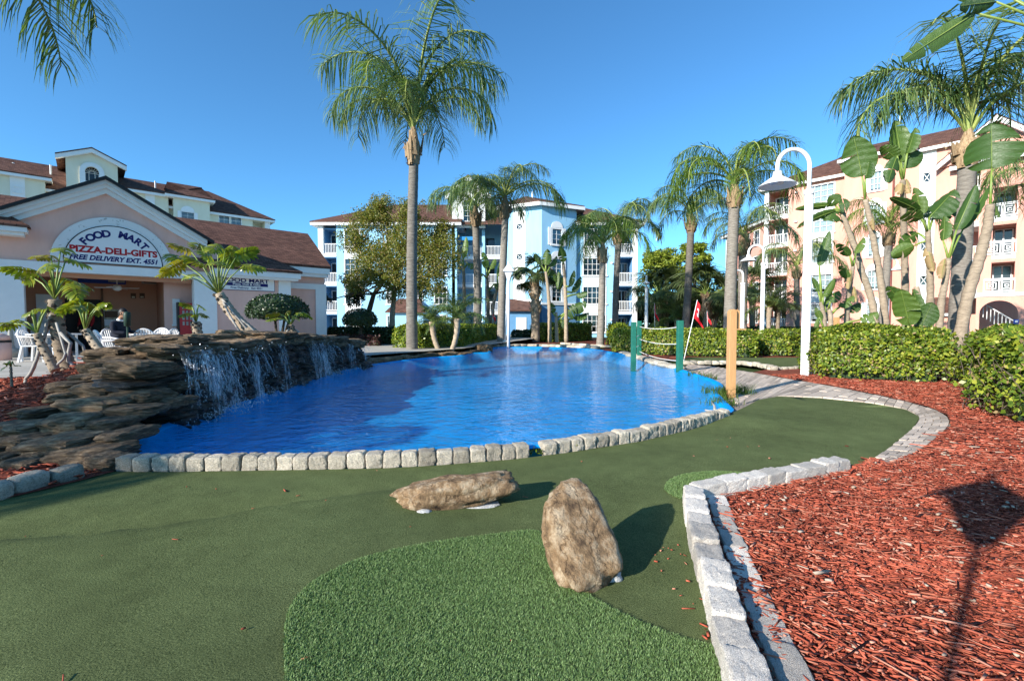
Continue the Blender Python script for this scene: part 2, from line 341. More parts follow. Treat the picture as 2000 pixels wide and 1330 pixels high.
def water_mat():
    m, nt, b = _new('pool_water'); nt.nodes.remove(b)
    pos = nt.nodes.new('ShaderNodeNewGeometry').outputs['Position']
    n1 = noise_node(nt, 4.5, 3, 0.55, pos, (1, 1.3, 1)); n2 = noise_node(nt, 15, 2, 0.5, pos, (1, 1.2, 1))
    ad = nt.nodes.new('ShaderNodeMath'); ad.operation = 'MULTIPLY_ADD'; ad.inputs[1].default_value = 0.30
    nt.links.new(n2.outputs[0], ad.inputs[0]); nt.links.new(n1.outputs[0], ad.inputs[2])
    bp = nt.nodes.new('ShaderNodeBump'); bp.inputs['Distance'].default_value = 0.042; bp.inputs['Strength'].default_value = 1.0
    nt.links.new(ad.outputs[0], bp.inputs['Height'])
    geo = nt.nodes.new('ShaderNodeNewGeometry')           # Schlick reflectance, alike from above and below
    dt = nt.nodes.new('ShaderNodeVectorMath'); dt.operation = 'DOT_PRODUCT'; nt.links.new(bp.outputs[0], dt.inputs[0]); nt.links.new(geo.outputs['Incoming'], dt.inputs[1])
    def mth(op, a_, b_=None):
        m_ = nt.nodes.new('ShaderNodeMath'); m_.operation = op
        for k_, v_ in enumerate((a_, b_)):
            if v_ is None: continue
            if isinstance(v_, (int, float)): m_.inputs[k_].default_value = v_
            else: nt.links.new(v_, m_.inputs[k_])
        return m_.outputs[0]
    fr = mth('ADD', mth('MULTIPLY', mth('POWER', mth('SUBTRACT', 1.0, mth('ABSOLUTE', dt.outputs['Value'])), 5.0), 0.80), 0.02)
    gl = nt.nodes.new('ShaderNodeBsdfGlossy'); gl.inputs['Roughness'].default_value = 0.03; nt.links.new(bp.outputs[0], gl.inputs['Normal'])
    tr = nt.nodes.new('ShaderNodeBsdfTransparent'); tr.inputs[0].default_value = (0.86, 0.98, 1.0, 1)
    mx = nt.nodes.new('ShaderNodeMixShader'); nt.links.new(fr, mx.inputs[0]); nt.links.new(tr.outputs[0], mx.inputs[1]); nt.links.new(gl.outputs[0], mx.inputs[2])
    nt.links.new(mx.outputs[0], nt.nodes['Material Output'].inputs[0])
water_mat()
def glass_mat():
    m, nt, b = _new('window_glass'); nt.nodes.remove(b)
    fr = nt.nodes.new('ShaderNodeFresnel'); fr.inputs['IOR'].default_value = 1.6
    gl = nt.nodes.new('ShaderNodeBsdfGlossy'); gl.inputs['Roughness'].default_value = 0.02
    tr = nt.nodes.new('ShaderNodeBsdfTransparent'); tr.inputs[0].default_value = (0.80, 0.85, 0.87, 1)
    mx = nt.nodes.new('ShaderNodeMixShader'); nt.links.new(fr.outputs[0], mx.inputs[0]); nt.links.new(tr.outputs[0], mx.inputs[1]); nt.links.new(gl.outputs[0], mx.inputs[2])
    nt.links.new(mx.outputs[0], nt.nodes['Material Output'].inputs[0])
    m2, nt, b = _new('dark_glass'); b.inputs['Base Color'].default_value = (0.03, 0.035, 0.04, 1); b.inputs['Roughness'].default_value = 0.06
    m3, nt, b = _new('spray'); nt.nodes.remove(b)
    d = nt.nodes.new('ShaderNodeBsdfDiffuse'); d.inputs[0].default_value = (0.85, 0.9, 0.95, 1)
    gl = nt.nodes.new('ShaderNodeBsdfGlossy'); gl.inputs['Roughness'].default_value = 0.15
    tr = nt.nodes.new('ShaderNodeBsdfTransparent'); m1 = nt.nodes.new('ShaderNodeMixShader'); m1.inputs[0].default_value = 0.35
    nt.links.new(d.outputs[0], m1.inputs[1]); nt.links.new(gl.outputs[0], m1.inputs[2])
    mx = nt.nodes.new('ShaderNodeMixShader'); mx.inputs[0].default_value = 0.75; nt.links.new(tr.outputs[0], mx.inputs[1]); nt.links.new(m1.outputs[0], mx.inputs[2])
    nt.links.new(mx.outputs[0], nt.nodes['Material Output'].inputs[0])
glass_mat()
def veil_mat():
    m, nt, b = _new('water_veil'); nt.nodes.remove(b)
    pos = nt.nodes.new('ShaderNodeNewGeometry').outputs['Position']; n = noise_node(nt, 22, 4, .7, pos, (1, 1, .18)); r = ramp(nt, [(.45, (0, 0, 0)), (.68, (.65, .65, .65))]); nt.links.new(n.outputs[0], r.inputs[0])
    d = nt.nodes.new('ShaderNodeBsdfDiffuse'); d.inputs[0].default_value = (.88, .92, .95, 1); t = nt.nodes.new('ShaderNodeBsdfTranslucent'); t.inputs[0].default_value = (.88, .92, .95, 1); a = nt.nodes.new('ShaderNodeMixShader'); nt.links.new(d.outputs[0], a.inputs[1]); nt.links.new(t.outputs[0], a.inputs[2])
    tr = nt.nodes.new('ShaderNodeBsdfTransparent'); mx = nt.nodes.new('ShaderNodeMixShader'); nt.links.new(r.outputs[0], mx.inputs[0]); nt.links.new(tr.outputs[0], mx.inputs[1]); nt.links.new(a.outputs[0], mx.inputs[2]); nt.links.new(mx.outputs[0], nt.nodes['Material Output'].inputs[0])
veil_mat()
def mat(n): return MATS[n]

# ------------------------------------------------------------ the lie of the land
RIDGE = [gd(-300, 1090), gd(0, 1065), gd(200, 1050), gd(440, 1018), gd(600, 985), gd(780, 955), gd(1000, 935)]
def smooth(t): t = min(1, max(0, t)); return t * t * (3 - 2 * t)
def gz(x, y):
    z = 0.0
    xs = [p.x for p in RIDGE]; yc = np.interp(x, xs, [p.y for p in RIDGE])
    amp = 0.10 * (1 - smooth((x + 1.6) / 1.8))
    z += amp * smooth((yc - y) / 0.20 + 0.1)
    z -= 0.035 * (1 - smooth((x + 1.4) / 1.8)) * math.exp(-((y - yc - 0.18) / 0.22) ** 2)
    z += 0.05 * math.exp(-((x - 2.8) / 0.8) ** 2 - ((y - 6.0) / 0.6) ** 2)
    z += 0.010 * (noise.noise(Vector((x * 0.7, y * 0.7, 3.1)))) * smooth(y)
    if y > 3.9 and x < 3: z *= 1 - smooth((y - 3.9) / 0.5) * (1 if x < 2 else (3 - x))
    return z

def inside(x, y, poly):
    c = False; n = len(poly); j = n - 1
    for i in range(n):
        xi, yi = poly[i][0], poly[i][1]; xj, yj = poly[j][0], poly[j][1]
        if (yi > y) != (yj > y) and x < (xj - xi) * (y - yi) / (yj - yi + 1e-12) + xi: c = not c
        j = i
    return c
def inside_np(P, poly):
    P = np.asarray(P); x, y = P[:, 0], P[:, 1]; c = np.zeros(len(P), bool); n = len(poly); j = n - 1
    for i in range(n):
        xi, yi = poly[i][0], poly[i][1]; xj, yj = poly[j][0], poly[j][1]
        if yi != yj: c ^= ((yi > y) != (yj > y)) & (x < (xj - xi) * (y - yi) / (yj - yi) + xi)
        j = i
    return c
def resample(poly, sp, closed=True):
    out = []; n = len(poly)
    for i in range(n if closed else n - 1):
        a = poly[i]; b = poly[(i + 1) % n]; L = math.hypot(b[0] - a[0], b[1] - a[1]); k = max(1, int(L / sp))
        for q in range(k): out.append((a[0] + (b[0] - a[0]) * q / k, a[1] + (b[1] - a[1]) * q / k))
    if not closed: out.append((poly[-1][0], poly[-1][1]))
    return out
def chaikin(p, it=2, closed=True):
    p = [(q[0], q[1]) for q in p]
    for _ in range(it):
        o = []; n = len(p)
        for i in range(n if closed else n - 1):
            a = p[i]; b = p[(i + 1) % n]
            o += [(a[0] * .75 + b[0] * .25, a[1] * .75 + b[1] * .25), (a[0] * .25 + b[0] * .75, a[1] * .25 + b[1] * .75)]
        if not closed: o = [p[0]] + o + [p[-1]]
        p = o
    return p
def sheet(name, outer, sp, zf, m, holes=(), box=None, kind='structure', parent=None, smooth_=True):
    outer = resample(outer, sp); loops = [outer] + [resample(h, sp) for h in holes]
    V = []; E = []
    for lp in loops:
        s = len(V); V += [Vector(p) for p in lp]; E += [(s + i, s + (i + 1) % len(lp)) for i in range(len(lp))]
    xs = [p[0] for p in outer]; ys = [p[1] for p in outer]
    x0, x1, y0, y1 = box or (min(xs), max(xs), min(ys), max(ys))
    gx = np.arange(x0 + sp / 2, x1, sp); gy = np.arange(y0 + sp / 2, y1, sp)
    pts = np.array([(x, y) for x in gx for y in gy]) if len(gx) * len(gy) else np.zeros((0, 2))
    if len(pts):
        pts = pts + RNG.uniform(-.2, .2, pts.shape) * sp; kp = inside_np(pts, outer)
        for h in holes: kp &= ~inside_np(pts, h)
        V += [Vector(p) for p in pts[kp]]
    r = delaunay_2d_cdt(V, E, [], 0, 1e-5)
    vs, fs = r[0], r[2]; keep = []
    cen = np.array([((vs[f[0]][0] + vs[f[1]][0] + vs[f[2]][0]) / 3, (vs[f[0]][1] + vs[f[1]][1] + vs[f[2]][1]) / 3) for f in fs]); kp = inside_np(cen, outer)
    for h in holes: kp &= ~inside_np(cen, h)
    keep = [f for f, k in zip(fs, kp) if k]
    me = bpy.data.meshes.new(name); me.from_pydata([(v[0], v[1], zf(v[0], v[1])) for v in vs], [], keep)
    o = link(name, me, m, parent, smooth_)
    if kind: o['kind'] = kind
    return o
def G(lst, z=0.0): return [tuple(gd(x, y, z)[:2]) for x, y in lst]

WATER_Z = 0.04
POOL_NEAR = G([(200, 897), (300, 897), (420, 894), (560, 891), (700, 888), (860, 883), (1000, 874), (1100, 863), (1200, 849), (1300, 831), (1370, 815), (1412, 803)], WATER_Z)
POOL_RIGHT = G([(1404, 794), (1392, 780), (1382, 768), (1398, 755), (1385, 744), (1352, 733), (1325, 724), (1290, 711), (1250, 699), (1215, 693), (1185, 688), (1165, 683)], WATER_Z)
POOL_FAR = G([(1100, 680), (1030, 678), (965, 679), (958, 684), (962, 690), (925, 690), (905, 696), (850, 699), (800, 704), (760, 710)], WATER_Z)
POOL_LEFT = G([(720, 715), (660, 727), (600, 743), (545, 760), (490, 782), (430, 803), (370, 822), (320, 840), (285, 856), (255, 876)], WATER_Z)
POOL = POOL_NEAR + POOL_RIGHT + POOL_FAR + POOL_LEFT
POOL_S = chaikin(POOL, 2)
cx_, cy_ = sum(p[0] for p in POOL_S) / len(POOL_S), sum(p[1] for p in POOL_S) / len(POOL_S)
def offset(poly, d):      # outward for d > 0
    n = len(poly); out = []; A = sum(poly[i][0] * poly[(i + 1) % n][1] - poly[(i + 1) % n][0] * poly[i][1] for i in range(n))
    sg = 1 if A > 0 else -1
    for i in range(n):
        a, b = poly[i - 1], poly[(i + 1) % n]; t = Vector((b[0] - a[0], b[1] - a[1])); t.normalize()
        out.append((poly[i][0] + sg * t.y * d, poly[i][1] - sg * t.x * d))
    return out
RIM = offset(POOL_S, 0.10)

def flat(z): return lambda x, y: z
# ground: one sheet to the horizon with the pool cut out
sheet('ground', [(-900, -300), (900, -300), (900, 1500), (-900, 1500)], 60.0, flat(-0.09), mat('lawn'), holes=[RIM])
# pool: painted basin and the water in it
mb = MB(); n = len(POOL_S)
rings = [(offset(POOL_S, 0.16), 0.055), (RIM, 0.075), (POOL_S, WATER_Z), (offset(POOL_S, -0.25), -0.16), (offset(POOL_S, -0.45), -0.26)]
for rg, z in rings: mb.v += [(p[0], p[1], z) for p in rg]
for k in range(len(rings) - 1):
    for i in range(n): mb.f.append((k * n + i, k * n + (i + 1) % n, (k + 1) * n + (i + 1) % n, (k + 1) * n + i))
liner = mb.build('pool_basin', mat('pool_liner'), None, True); liner['kind'] = 'structure'
sheet('pool_floor', offset(POOL_S, -0.44), 1.0, lambda x, y: -0.262, mat('pool_liner'))
sheet('pool_water', offset(POOL_S, 0.02), 1.0, flat(WATER_Z + 0.002), mat('pool_water'))
# ------------------------------------------------------------ greens, beds, paths
KERB = G([(222, 921), (330, 921), (500, 919), (640, 917), (760, 914), (860, 908), (1000, 897), (1100, 885), (1250, 862), (1350, 839), (1424, 818)])
GREEN_EDGE = G([(1424, 816), (1446, 800), (1480, 781), (1520, 774), (1600, 777), (1700, 787), (1768, 799), (1798, 814), (1783, 836), (1730, 880), (1688, 908)])
KERB_R1 = G([(1662, 922), (1560, 945), (1470, 962), (1372, 985)])
KERB_R2 = G([(1372, 985), (1390, 1050), (1415, 1130), (1450, 1230), (1487, 1330), (1540, 1480)])
TURF = G([(-500, 1000), (0, 975), (90, 955), (165, 935), (222, 921)]) + KERB[1:] + GREEN_EDGE[1:] + KERB_R1 + KERB_R2[1:] + [(KERB_R2[-1][0] + .1, 0.3), (KERB_R2[-1][0] + 0.1, -4), (-9, -4)]
sheet('putting_green', TURF, 0.11, gz, mat('turf'), box=(-7, 5.2, 0.2, 7.5))
PATH_OUT = G([(1662, 925), (1742, 908), (1800, 880), (1858, 832), (1850, 812), (1810, 795), (1720, 774), (1620, 754), (1540, 741), (1470, 728), (1400, 717), (1345, 712)])
PATH_IN = G([(1330, 722), (1375, 738), (1420, 757), (1425, 775), (1412, 800)]) + [(p[0], p[1]) for p in GREEN_EDGE]
PATH = PATH_OUT + PATH_IN
path = sheet('garden_path', PATH, 0.25, lambda x, y: -0.012, mat('grout'))
# each paver of the path is a piece of its own, laid across the walk
def fracs(pl, n):
    L = [0.0]
    for i in range(len(pl) - 1): L.append(L[-1] + math.hypot(pl[i + 1][0] - pl[i][0], pl[i + 1][1] - pl[i][1]))
    t = np.linspace(0, L[-1], n + 1); return np.column_stack([np.interp(t, L, [p[0] for p in pl]), np.interp(t, L, [p[1] for p in pl])])
strips = [(G([(1668, 926), (1742, 908), (1800, 880), (1858, 832), (1850, 812), (1810, 795), (1720, 774), (1620, 754), (1540, 741)]), G([(1664, 918), (1690, 907), (1732, 880), (1785, 836), (1800, 814), (1769, 798), (1700, 786), (1600, 776), (1520, 773), (1482, 780)]), 46, 2),
          (G([(1540, 741), (1470, 728), (1400, 717), (1345, 712)]), G([(1482, 780), (1440, 793), (1428, 775), (1420, 757), (1375, 738), (1332, 722)]), 44, 3)]
rest = MB(); npv = 0
for O, I, n, w in strips:
    fo, fi = fracs(chaikin(O, 2, False), n), fracs(chaikin(I, 2, False), n)
    for i in range(n):
        sh = (i % 2) * .5 / w
        cuts = sorted({0.0, 1.0} | {min(1, max(0, (k + sh * w) / w)) for k in range(w + 1)})
        for a, c in zip(cuts[:-1], cuts[1:]):
            q = [fi[i] + (fo[i] - fi[i]) * a, fi[i] + (fo[i] - fi[i]) * c, fi[i + 1] + (fo[i + 1] - fi[i + 1]) * c, fi[i + 1] + (fo[i + 1] - fi[i + 1]) * a]
            m_ = sum(q) / 4; q = [m_ + (p - m_) * (1 - .006 / (np.linalg.norm(p - m_) + .01)) for p in q]; z = .012 + random.uniform(-.004, .004)
            P8 = [(*p, -.03) for p in q] + [(*(m_ + (p - m_) * .97), z + random.uniform(-.0015, .0015)) for p in q]; npv += 1
            if npv <= 300:
                mb = MB(); mb.hexa([(p[0] - m_[0], p[1] - m_[1], p[2]) for p in P8]); me = bpy.data.meshes.new('paver'); me.from_pydata(mb.v, [], mb.f); o = link('paver', me, mat('paver'), path); o.location = (m_[0], m_[1], 0)
            else: rest.hexa(P8)
if rest.v: o = rest.build('distant_pavers', mat('paver'), path); o['kind'] = 'stuff'

BEDR = KERB_R1[::-1] + PATH_OUT[1:10] + G([(1500, 722), (1545, 716), (1620, 711), (1700, 705)]) + [(16, 14), (16, -2)] + [(KERB_R2[-1][0], -2)] + KERB_R2[::-1]
BEDR_Z = lambda x, y: 0.016 + 0.008 * noise.noise(Vector((x * 2, y * 2, 0)))
sheet('mulch_bed', BEDR, 0.3, lambda x, y: BEDR_Z(x, y) if x < 9 else .016, mat('mulch_bed'), box=(0.8, 9, 0.4, 14))
# second green on the right, its strip of mulch, the beds beyond the pool
G2 = G([(1335, 711), (1330, 704), (1345, 699), (1480, 700), (1640, 699), (1700, 702), (1640, 712), (1560, 720), (1500, 722), (1470, 716), (1440, 712), (1400, 712)])
sheet('far_green', G2, 0.6, flat(0.03), mat('turf'))
sheet('far_mulch_right', G([(1325, 703), (1340, 698), (1640, 698), (1760, 698), (1900, 690), (1640, 668), (1210, 670), (1170, 686), (1200, 692), (1260, 699)]), 1.5, flat(-0.02), mat('mulch_bed'))
sheet('far_mulch', G([(820, 697), (900, 693), (930, 686), (955, 678), (1000, 676), (1160, 679), (1215, 690), (1240, 675), (1200, 660), (980, 660), (900, 668), (780, 690), (780, 704)]), 2.0, flat(-0.03), mat('mulch_bed'))
sheet('far_green_strip', G([(985, 672), (1100, 671), (1185, 674), (1180, 680), (1100, 677), (1000, 675)]), 2.0, flat(-0.012), mat('turf'))
# patio in front of the shop, a step above the garden, and the planted mound beside the waterfall
PATIO = [(-45, 6.0), (-8.6, 8.2), (-7.2, 8.6), (-6.3, 9.6), (-5.6, 12), (-4.6, 14.4), (-2.0, 18.5), (3.5, 38), (-20, 60), (-60, 50)]
patio = sheet('patio', PATIO, 3.0, flat(0.25), mat('concrete'))
BEDL = G([(-500, 1005), (0, 978), (90, 957), (165, 938), (222, 922)]) + [(-4.25, 4.55), (-4.55, 5.6), (-4.9, 7.4), (-5.5, 9.4), (-6.2, 9.9), (-7.2, 8.9), (-8.6, 8.4), (-14, 7.6), (-14, 4.5)]
def bedl_z(x, y):
    return 0.01 + 0.62 * smooth((y - 4.1) / 2.6) * smooth((-x - 2.6) / 1.2) * (1 - smooth((-x - 6.0) / 1.6)) + 0.26 * smooth((y - 6.2) / 1.5) * smooth((-x - 5.4) / 1.4)
sheet('planted_mound', BEDL, 0.3, bedl_z, mat('mulch_bed'))

# ------------------------------------------------------------ stones
def superblock(seed, rough=0.10, sub=3, pw=3.2, fine=0.0, facet=False):
    """a tumbled stone in a unit box, resting on z = 0"""
    bm = bmesh.new(); bmesh.ops.create_cube(bm, size=2.0)
    bmesh.ops.subdivide_edges(bm, edges=bm.edges, cuts=sub, use_grid_fill=True)
    off = Vector((seed * 7.31, seed * 3.7, seed * 1.9))
    for v in bm.verts:
        p = v.co.copy(); l = (abs(p.x) ** pw + abs(p.y) ** pw + abs(p.z) ** pw) ** (1 / pw); p = p / l
        d = noise.fractal(p * 1.3 + off, 0.9, 2.1, 4) * rough + noise.noise(p * 4 + off) * rough * .35
        if fine: d += noise.noise(p * 9 + off) * fine + noise.noise(p * 21 + off) * fine * .6
        p = p * (1 + d)
        v.co = Vector((p.x * .5, p.y * .5, p.z * .5 + .5))
    me = bpy.data.meshes.new('stone'); bm.to_mesh(me); bm.free()
    me.polygons.foreach_set('use_smooth', [not facet] * len(me.polygons)); return me
def stones(root, path, L, W, H, meshes, m, gaps=(), jit=0.1, z=0.0, side=0.0, name='stone', fit=1.09):
    for me in meshes:
        if not me.materials: me.materials.append(m)
    pts = [Vector((p[0], p[1], 0)) for p in path]; seg = 0; pos = 0.0; k = 0
    tot = sum((pts[i + 1] - pts[i]).length for i in range(len(pts) - 1)); d = 0.0
    def point(d):
        for i in range(len(pts) - 1):
            l = (pts[i + 1] - pts[i]).length
            if d <= l or i == len(pts) - 2: return pts[i].lerp(pts[i + 1], d / l), (pts[i + 1] - pts[i]).normalized()
            d -= l
    while d < tot - L * .4:
        l = L * random.uniform(1 - jit, 1 + jit); p, t = point(d + l / 2); nrm = Vector((-t.y, t.x, 0))
        if k not in gaps:
            o = link(name, meshes[random.randrange(len(meshes))], None, root)
            q = p + nrm * (W / 2 + side)
            o.location = (q.x - root.location.x, q.y - root.location.y, z + random.uniform(-.008, .004)); o.rotation_euler = (random.uniform(-.05, .05), random.uniform(-.04, .04), math.atan2(t.y, t.x) + random.uniform(-.05, .05) + (math.pi if random.random() < .5 else 0))
            o.scale = (l * fit, W * random.uniform(.95, 1.08), H * random.uniform(.94, 1.1))
        d += l; k += 1
COB = [superblock(k, rough=0.09, pw=7.0, sub=10, fine=.03, facet=True) for k in range(6)]
root = empty('stone_kerb', (KERB[5][0], KERB[5][1], 0), 'curved row of small pale cobbles between blue pool and putting green', 'kerb')
stones(root, chaikin(KERB, 2, False), 0.148, 0.15, 0.135, COB, mat('kerb_stone'), gaps=(24,), z=-0.015, fit=.985)
GRA = [superblock(k + 20, rough=0.07, pw=14.0, sub=12, fine=.03, facet=True) for k in range(5)]
root = empty('stone_kerb', (KERB_R1[-1][0], KERB_R1[-1][1], 0), 'white granite block kerb turning a corner round the red mulch', 'kerb')
stones(root, KERB_R1, 0.20, -0.13, 0.125, GRA, mat('granite'), z=-0.01, jit=.2, side=.0)
stones(root, KERB_R2, 0.215, -0.135, 0.125, GRA, mat('granite'), z=-0.01, jit=.15)
stones(root, [(p[0] + .165, p[1] + .02) for p in KERB_R2[:]], 0.21, -0.12, 0.06, GRA, mat('granite'), z=-0.012, jit=.15)
KL = G([(-120, 1008), (0, 978), (80, 955), (158, 937)])
root = empty('stone_kerb', (KL[2][0], KL[2][1], 0), 'shaded grey cobbles edging the planted mound at lower left', 'kerb')
COB2 = [superblock(k + 40, rough=0.12, pw=4.0) for k in range(4)]
stones(root, KL, 0.20, 0.15, 0.14, COB2, mat('kerb_stone'), z=-0.02)
# pale coping of the far pool end
FC = G([(1165, 681), (1100, 678), (1030, 676), (962, 678)], 0.02)
root = empty('pool_coping', (FC[1][0], FC[1][1], 0), 'pale block coping along the far end of the pool', 'coping')
COB3 = [superblock(k + 50, rough=0.05, pw=8, sub=2) for k in range(3)]
stones(root, FC, 0.42, -0.34, 0.16, COB3, mat('kerb_stone'), z=-.02)
FC2 = G([(1192, 680), (1160, 677), (1095, 673)])
root = empty('stone_kerb', (FC2[1][0], FC2[1][1], 0), 'low pale kerb at the foot of the mulch bed beyond the pool', 'kerb')
stones(root, FC2, 0.42, -0.22, 0.12, COB3, mat('kerb_stone'))
FC3 = G([(1335, 713), (1400, 713), (1440, 713), (1475, 717), (1505, 724)])
root = empty('stone_kerb', (FC3[1][0], FC3[1][1], 0), 'low grey stone kerb between garden path and far dark green', 'kerb')
stones(root, FC3, 0.22, 0.16, 0.13, COB2, mat('kerb_stone'))
FC4 = G([(1505, 724), (1560, 722), (1620, 716), (1660, 712)])
root = empty('stone_kerb', (FC4[1][0], FC4[1][1], 0), 'thin stone edging behind the tall white lamp post', 'kerb')
stones(root, FC4, 0.22, 0.14, 0.09, COB2, mat('kerb_stone'))
FC5 = G([(1225, 690), (1255, 698), (1290, 708), (1315, 716), (1340, 720)], 0.03)
root = empty('stone_kerb', (FC5[1][0], FC5[1][1], 0), 'irregular flat stones along the right bank under the rope fence', 'kerb')
LEDGE = [superblock(k + 60, rough=0.22, pw=3.5, sub=3) for k in range(6)]
for me in LEDGE: me.materials.append(mat('kerb_stone'))
stones(root, FC5, 0.62, -0.40, 0.13, LEDGE, mat('kerb_stone'), jit=.3)
# the two boulders on the green
def boulder(name, seed, dims, loc, rot, label, sub=5, pw=2.6, rough=.2, taper=0.0):
    me = superblock(seed, rough=rough, sub=13, pw=pw)
    off = Vector((seed * 2.0, 1, 5))
    for v in me.vertices:
        c = v.co.copy(); c.z -= 0.5
        c += c.normalized() * (noise.fractal(c * 6 + off, 1, 2, 5) * .022 + abs(noise.noise(Vector((c.x * 3, c.y * 14, c.z * 14)) + off)) * -.035)
        k = 1 - taper * (c.x + .5); c.y *= k; c.z *= (1 - taper * .4 * (c.x + .5))
        v.co = Vector((c.x * dims[0], c.y * dims[1], c.z * dims[2]))
    root = empty(name, (loc[0], loc[1], 0), label, 'boulder')
    o = link('stone_body', me, mat('boulder'), root); o.location = (0, 0, loc[2]); o.rotation_euler = rot
    return root
p = gd(892, 1000); q = gd(1000, 965)
b1 = boulder('boulder', 3, (0.80, 0.27, 0.20), (p.x, p.y + .10, 0.105), (0.0, -0.05, math.radians(15)), 'long flat brown boulder lying on the green', taper=.12, rough=.16, pw=3.2)
mb = MB(); w = gd(808, 1012); me = superblock(9, rough=.25); me.materials.append(mat('mortar'))
o = link('mortar', me, None, b1); o.location = (w.x + .05 - b1.location.x, w.y + .03 - b1.location.y, -.02); o.scale = (.13, .10, .07)
me = superblock(12, rough=.25); me.materials.append(mat('mortar')); o = link('mortar', me, None, b1); o.location = (.08, -.02, -.02); o.scale = (.42, .14, .045); o.rotation_euler = (0, 0, .22)
p = gd(1150, 1148)
b2 = boulder('boulder', 17, (0.56, 0.43, 0.20), (p.x - .02, p.y + .17, 0.18), (math.radians(10), math.radians(-46), math.radians(99)), 'upright tan boulder leaning back beside the tufted turf', taper=.30, rough=.17, pw=2.5)
me = superblock(10, rough=.25); me.materials.append(mat('mortar')); o = link('mortar', me, None, b2); o.location = (.13, -.03, -.02); o.scale = (.14, .2, .06)

# ------------------------------------------------------------ waterfall of stacked ledge stones
LR = [superblock(k + 80, rough=0.27, pw=3.3, sub=7) for k in range(12)]
for me in LR:
    me.materials.append(mat('ledge_rock')); me.polygons.foreach_set('use_smooth', [False] * len(me.polygons))
    for v in me.vertices: v.co.z = v.co.z * .72 + .28 * round(v.co.z * 3.4) / 3.4; v.co.x += .05 * noise.noise(v.co * 5); v.co.y += .07 * noise.noise(v.co * 4 + Vector((3, 1, 2)))
LW = [me.copy() for me in LR]
for me in LW: me.materials.clear(); me.materials.append(mat('wet_rock'))
fall = empty('rock_waterfall', (-3.2, 6.5, 0), 'dark stacked ledge stone waterfall wall along the left of the pool', 'waterfall')
LS = [superblock(k + 130, rough=0.20, pw=4.2, sub=9, fine=.05, facet=True) for k in range(9)]
for me in LS: me.materials.append(mat('ledge_rock'))
def rock(x, y, z, L, D, H, rz, wet=False, tilt=0.05, slab=False):
    o = link('rock', random.choice(LS if slab else LW if wet else LR), None, fall)
    o.location = (x - fall.location.x, y - fall.location.y, z); o.scale = (L, D, H)
    o.rotation_euler = (random.uniform(-tilt, tilt), random.uniform(-tilt, tilt), rz + random.choice((0, math.pi)) + random.uniform(-.12, .12)); return o
WL = [(p[0], p[1]) for p in POOL_LEFT[::-1]]          # near to far along the water's edge
WLs = resample(chaikin(WL, 1, False), 0.2, False)
def along(path, d):
    for i in range(len(path) - 1):
        a, b = Vector(path[i]), Vector(path[i + 1]); l = (b - a).length
        if d <= l: return a.lerp(b, d / l), (b - a).normalized()
        d -= l
    return Vector(path[-1]), (Vector(path[-1]) - Vector(path[-2])).normalized()
WLEN = sum((Vector(WLs[i + 1]) - Vector(WLs[i])).length for i in range(len(WLs) - 1))
def wall_top(d):      # height of the wall along its run
    return 0.93 - 0.30 * smooth((d - WLEN + 2.6) / 2.6) + 0.05 * math.sin(d * 1.7) - .62 * (1 - smooth((d - .1) / 1.5))
for c in range(7):
    d = random.uniform(.9, 1.2)
    while d < WLEN + .1:
        L = random.uniform(.32, .8); p, t = along(WLs, max(0, d + L / 2)); nv = Vector((-t.y, t.x)); zt = wall_top(d)
        h = zt / 7; back = 0.12 + 0.05 * c + random.uniform(-.07, .09) + (.0 if c < 6 else -.12)
        q = p + nv * (back + .15)
        rock(q.x, q.y, c * h - .04, L * 1.12, random.uniform(.5, .7), h * random.uniform(1.2, 1.6), math.atan2(t.y, t.x), wet=c < 6)
        d += L * .9
d = 0
d = .9
while d < WLEN:       # the dry slabs along the crest
    L = random.uniform(.4, .85); p, t = along(WLs, d + L / 2); nv = Vector((-t.y, t.x)); zt = wall_top(d)
    for b in ((.5, .95) if d > 1.6 else (.4,)):
        q = p + nv * (b + random.uniform(-.1, .1)); rock(q.x, q.y, zt - .03 + (.04 if b > .8 else 0), L * 1.1, random.uniform(.5, .7), random.uniform(.09, .15), math.atan2(t.y, t.x) + random.uniform(-.3, .3), slab=True)
    d += L * .85
mb = MB(); pr = []
for i in range(0, 21):
    p, t = along(WLs, .9 + (WLEN - .9) * i / 20); nv = Vector((-t.y, t.x)); z = wall_top(WLEN * i / 20) - .04
    a = p + nv * .42; b = p + nv * 1.25; pr.append(((a.x, a.y), (b.x, b.y), z))
for i in range(20):
    (a0, b0, z0), (a1, b1, z1) = pr[i], pr[i + 1]
    mb.hexa([(*a0, -.1), (*a1, -.1), (*b1, -.1), (*b0, -.1), (*a0, z0), (*a1, z1), (*b1, z1), (*b0, z0)])
mb.build('core', mat('wet_rock'), fall)
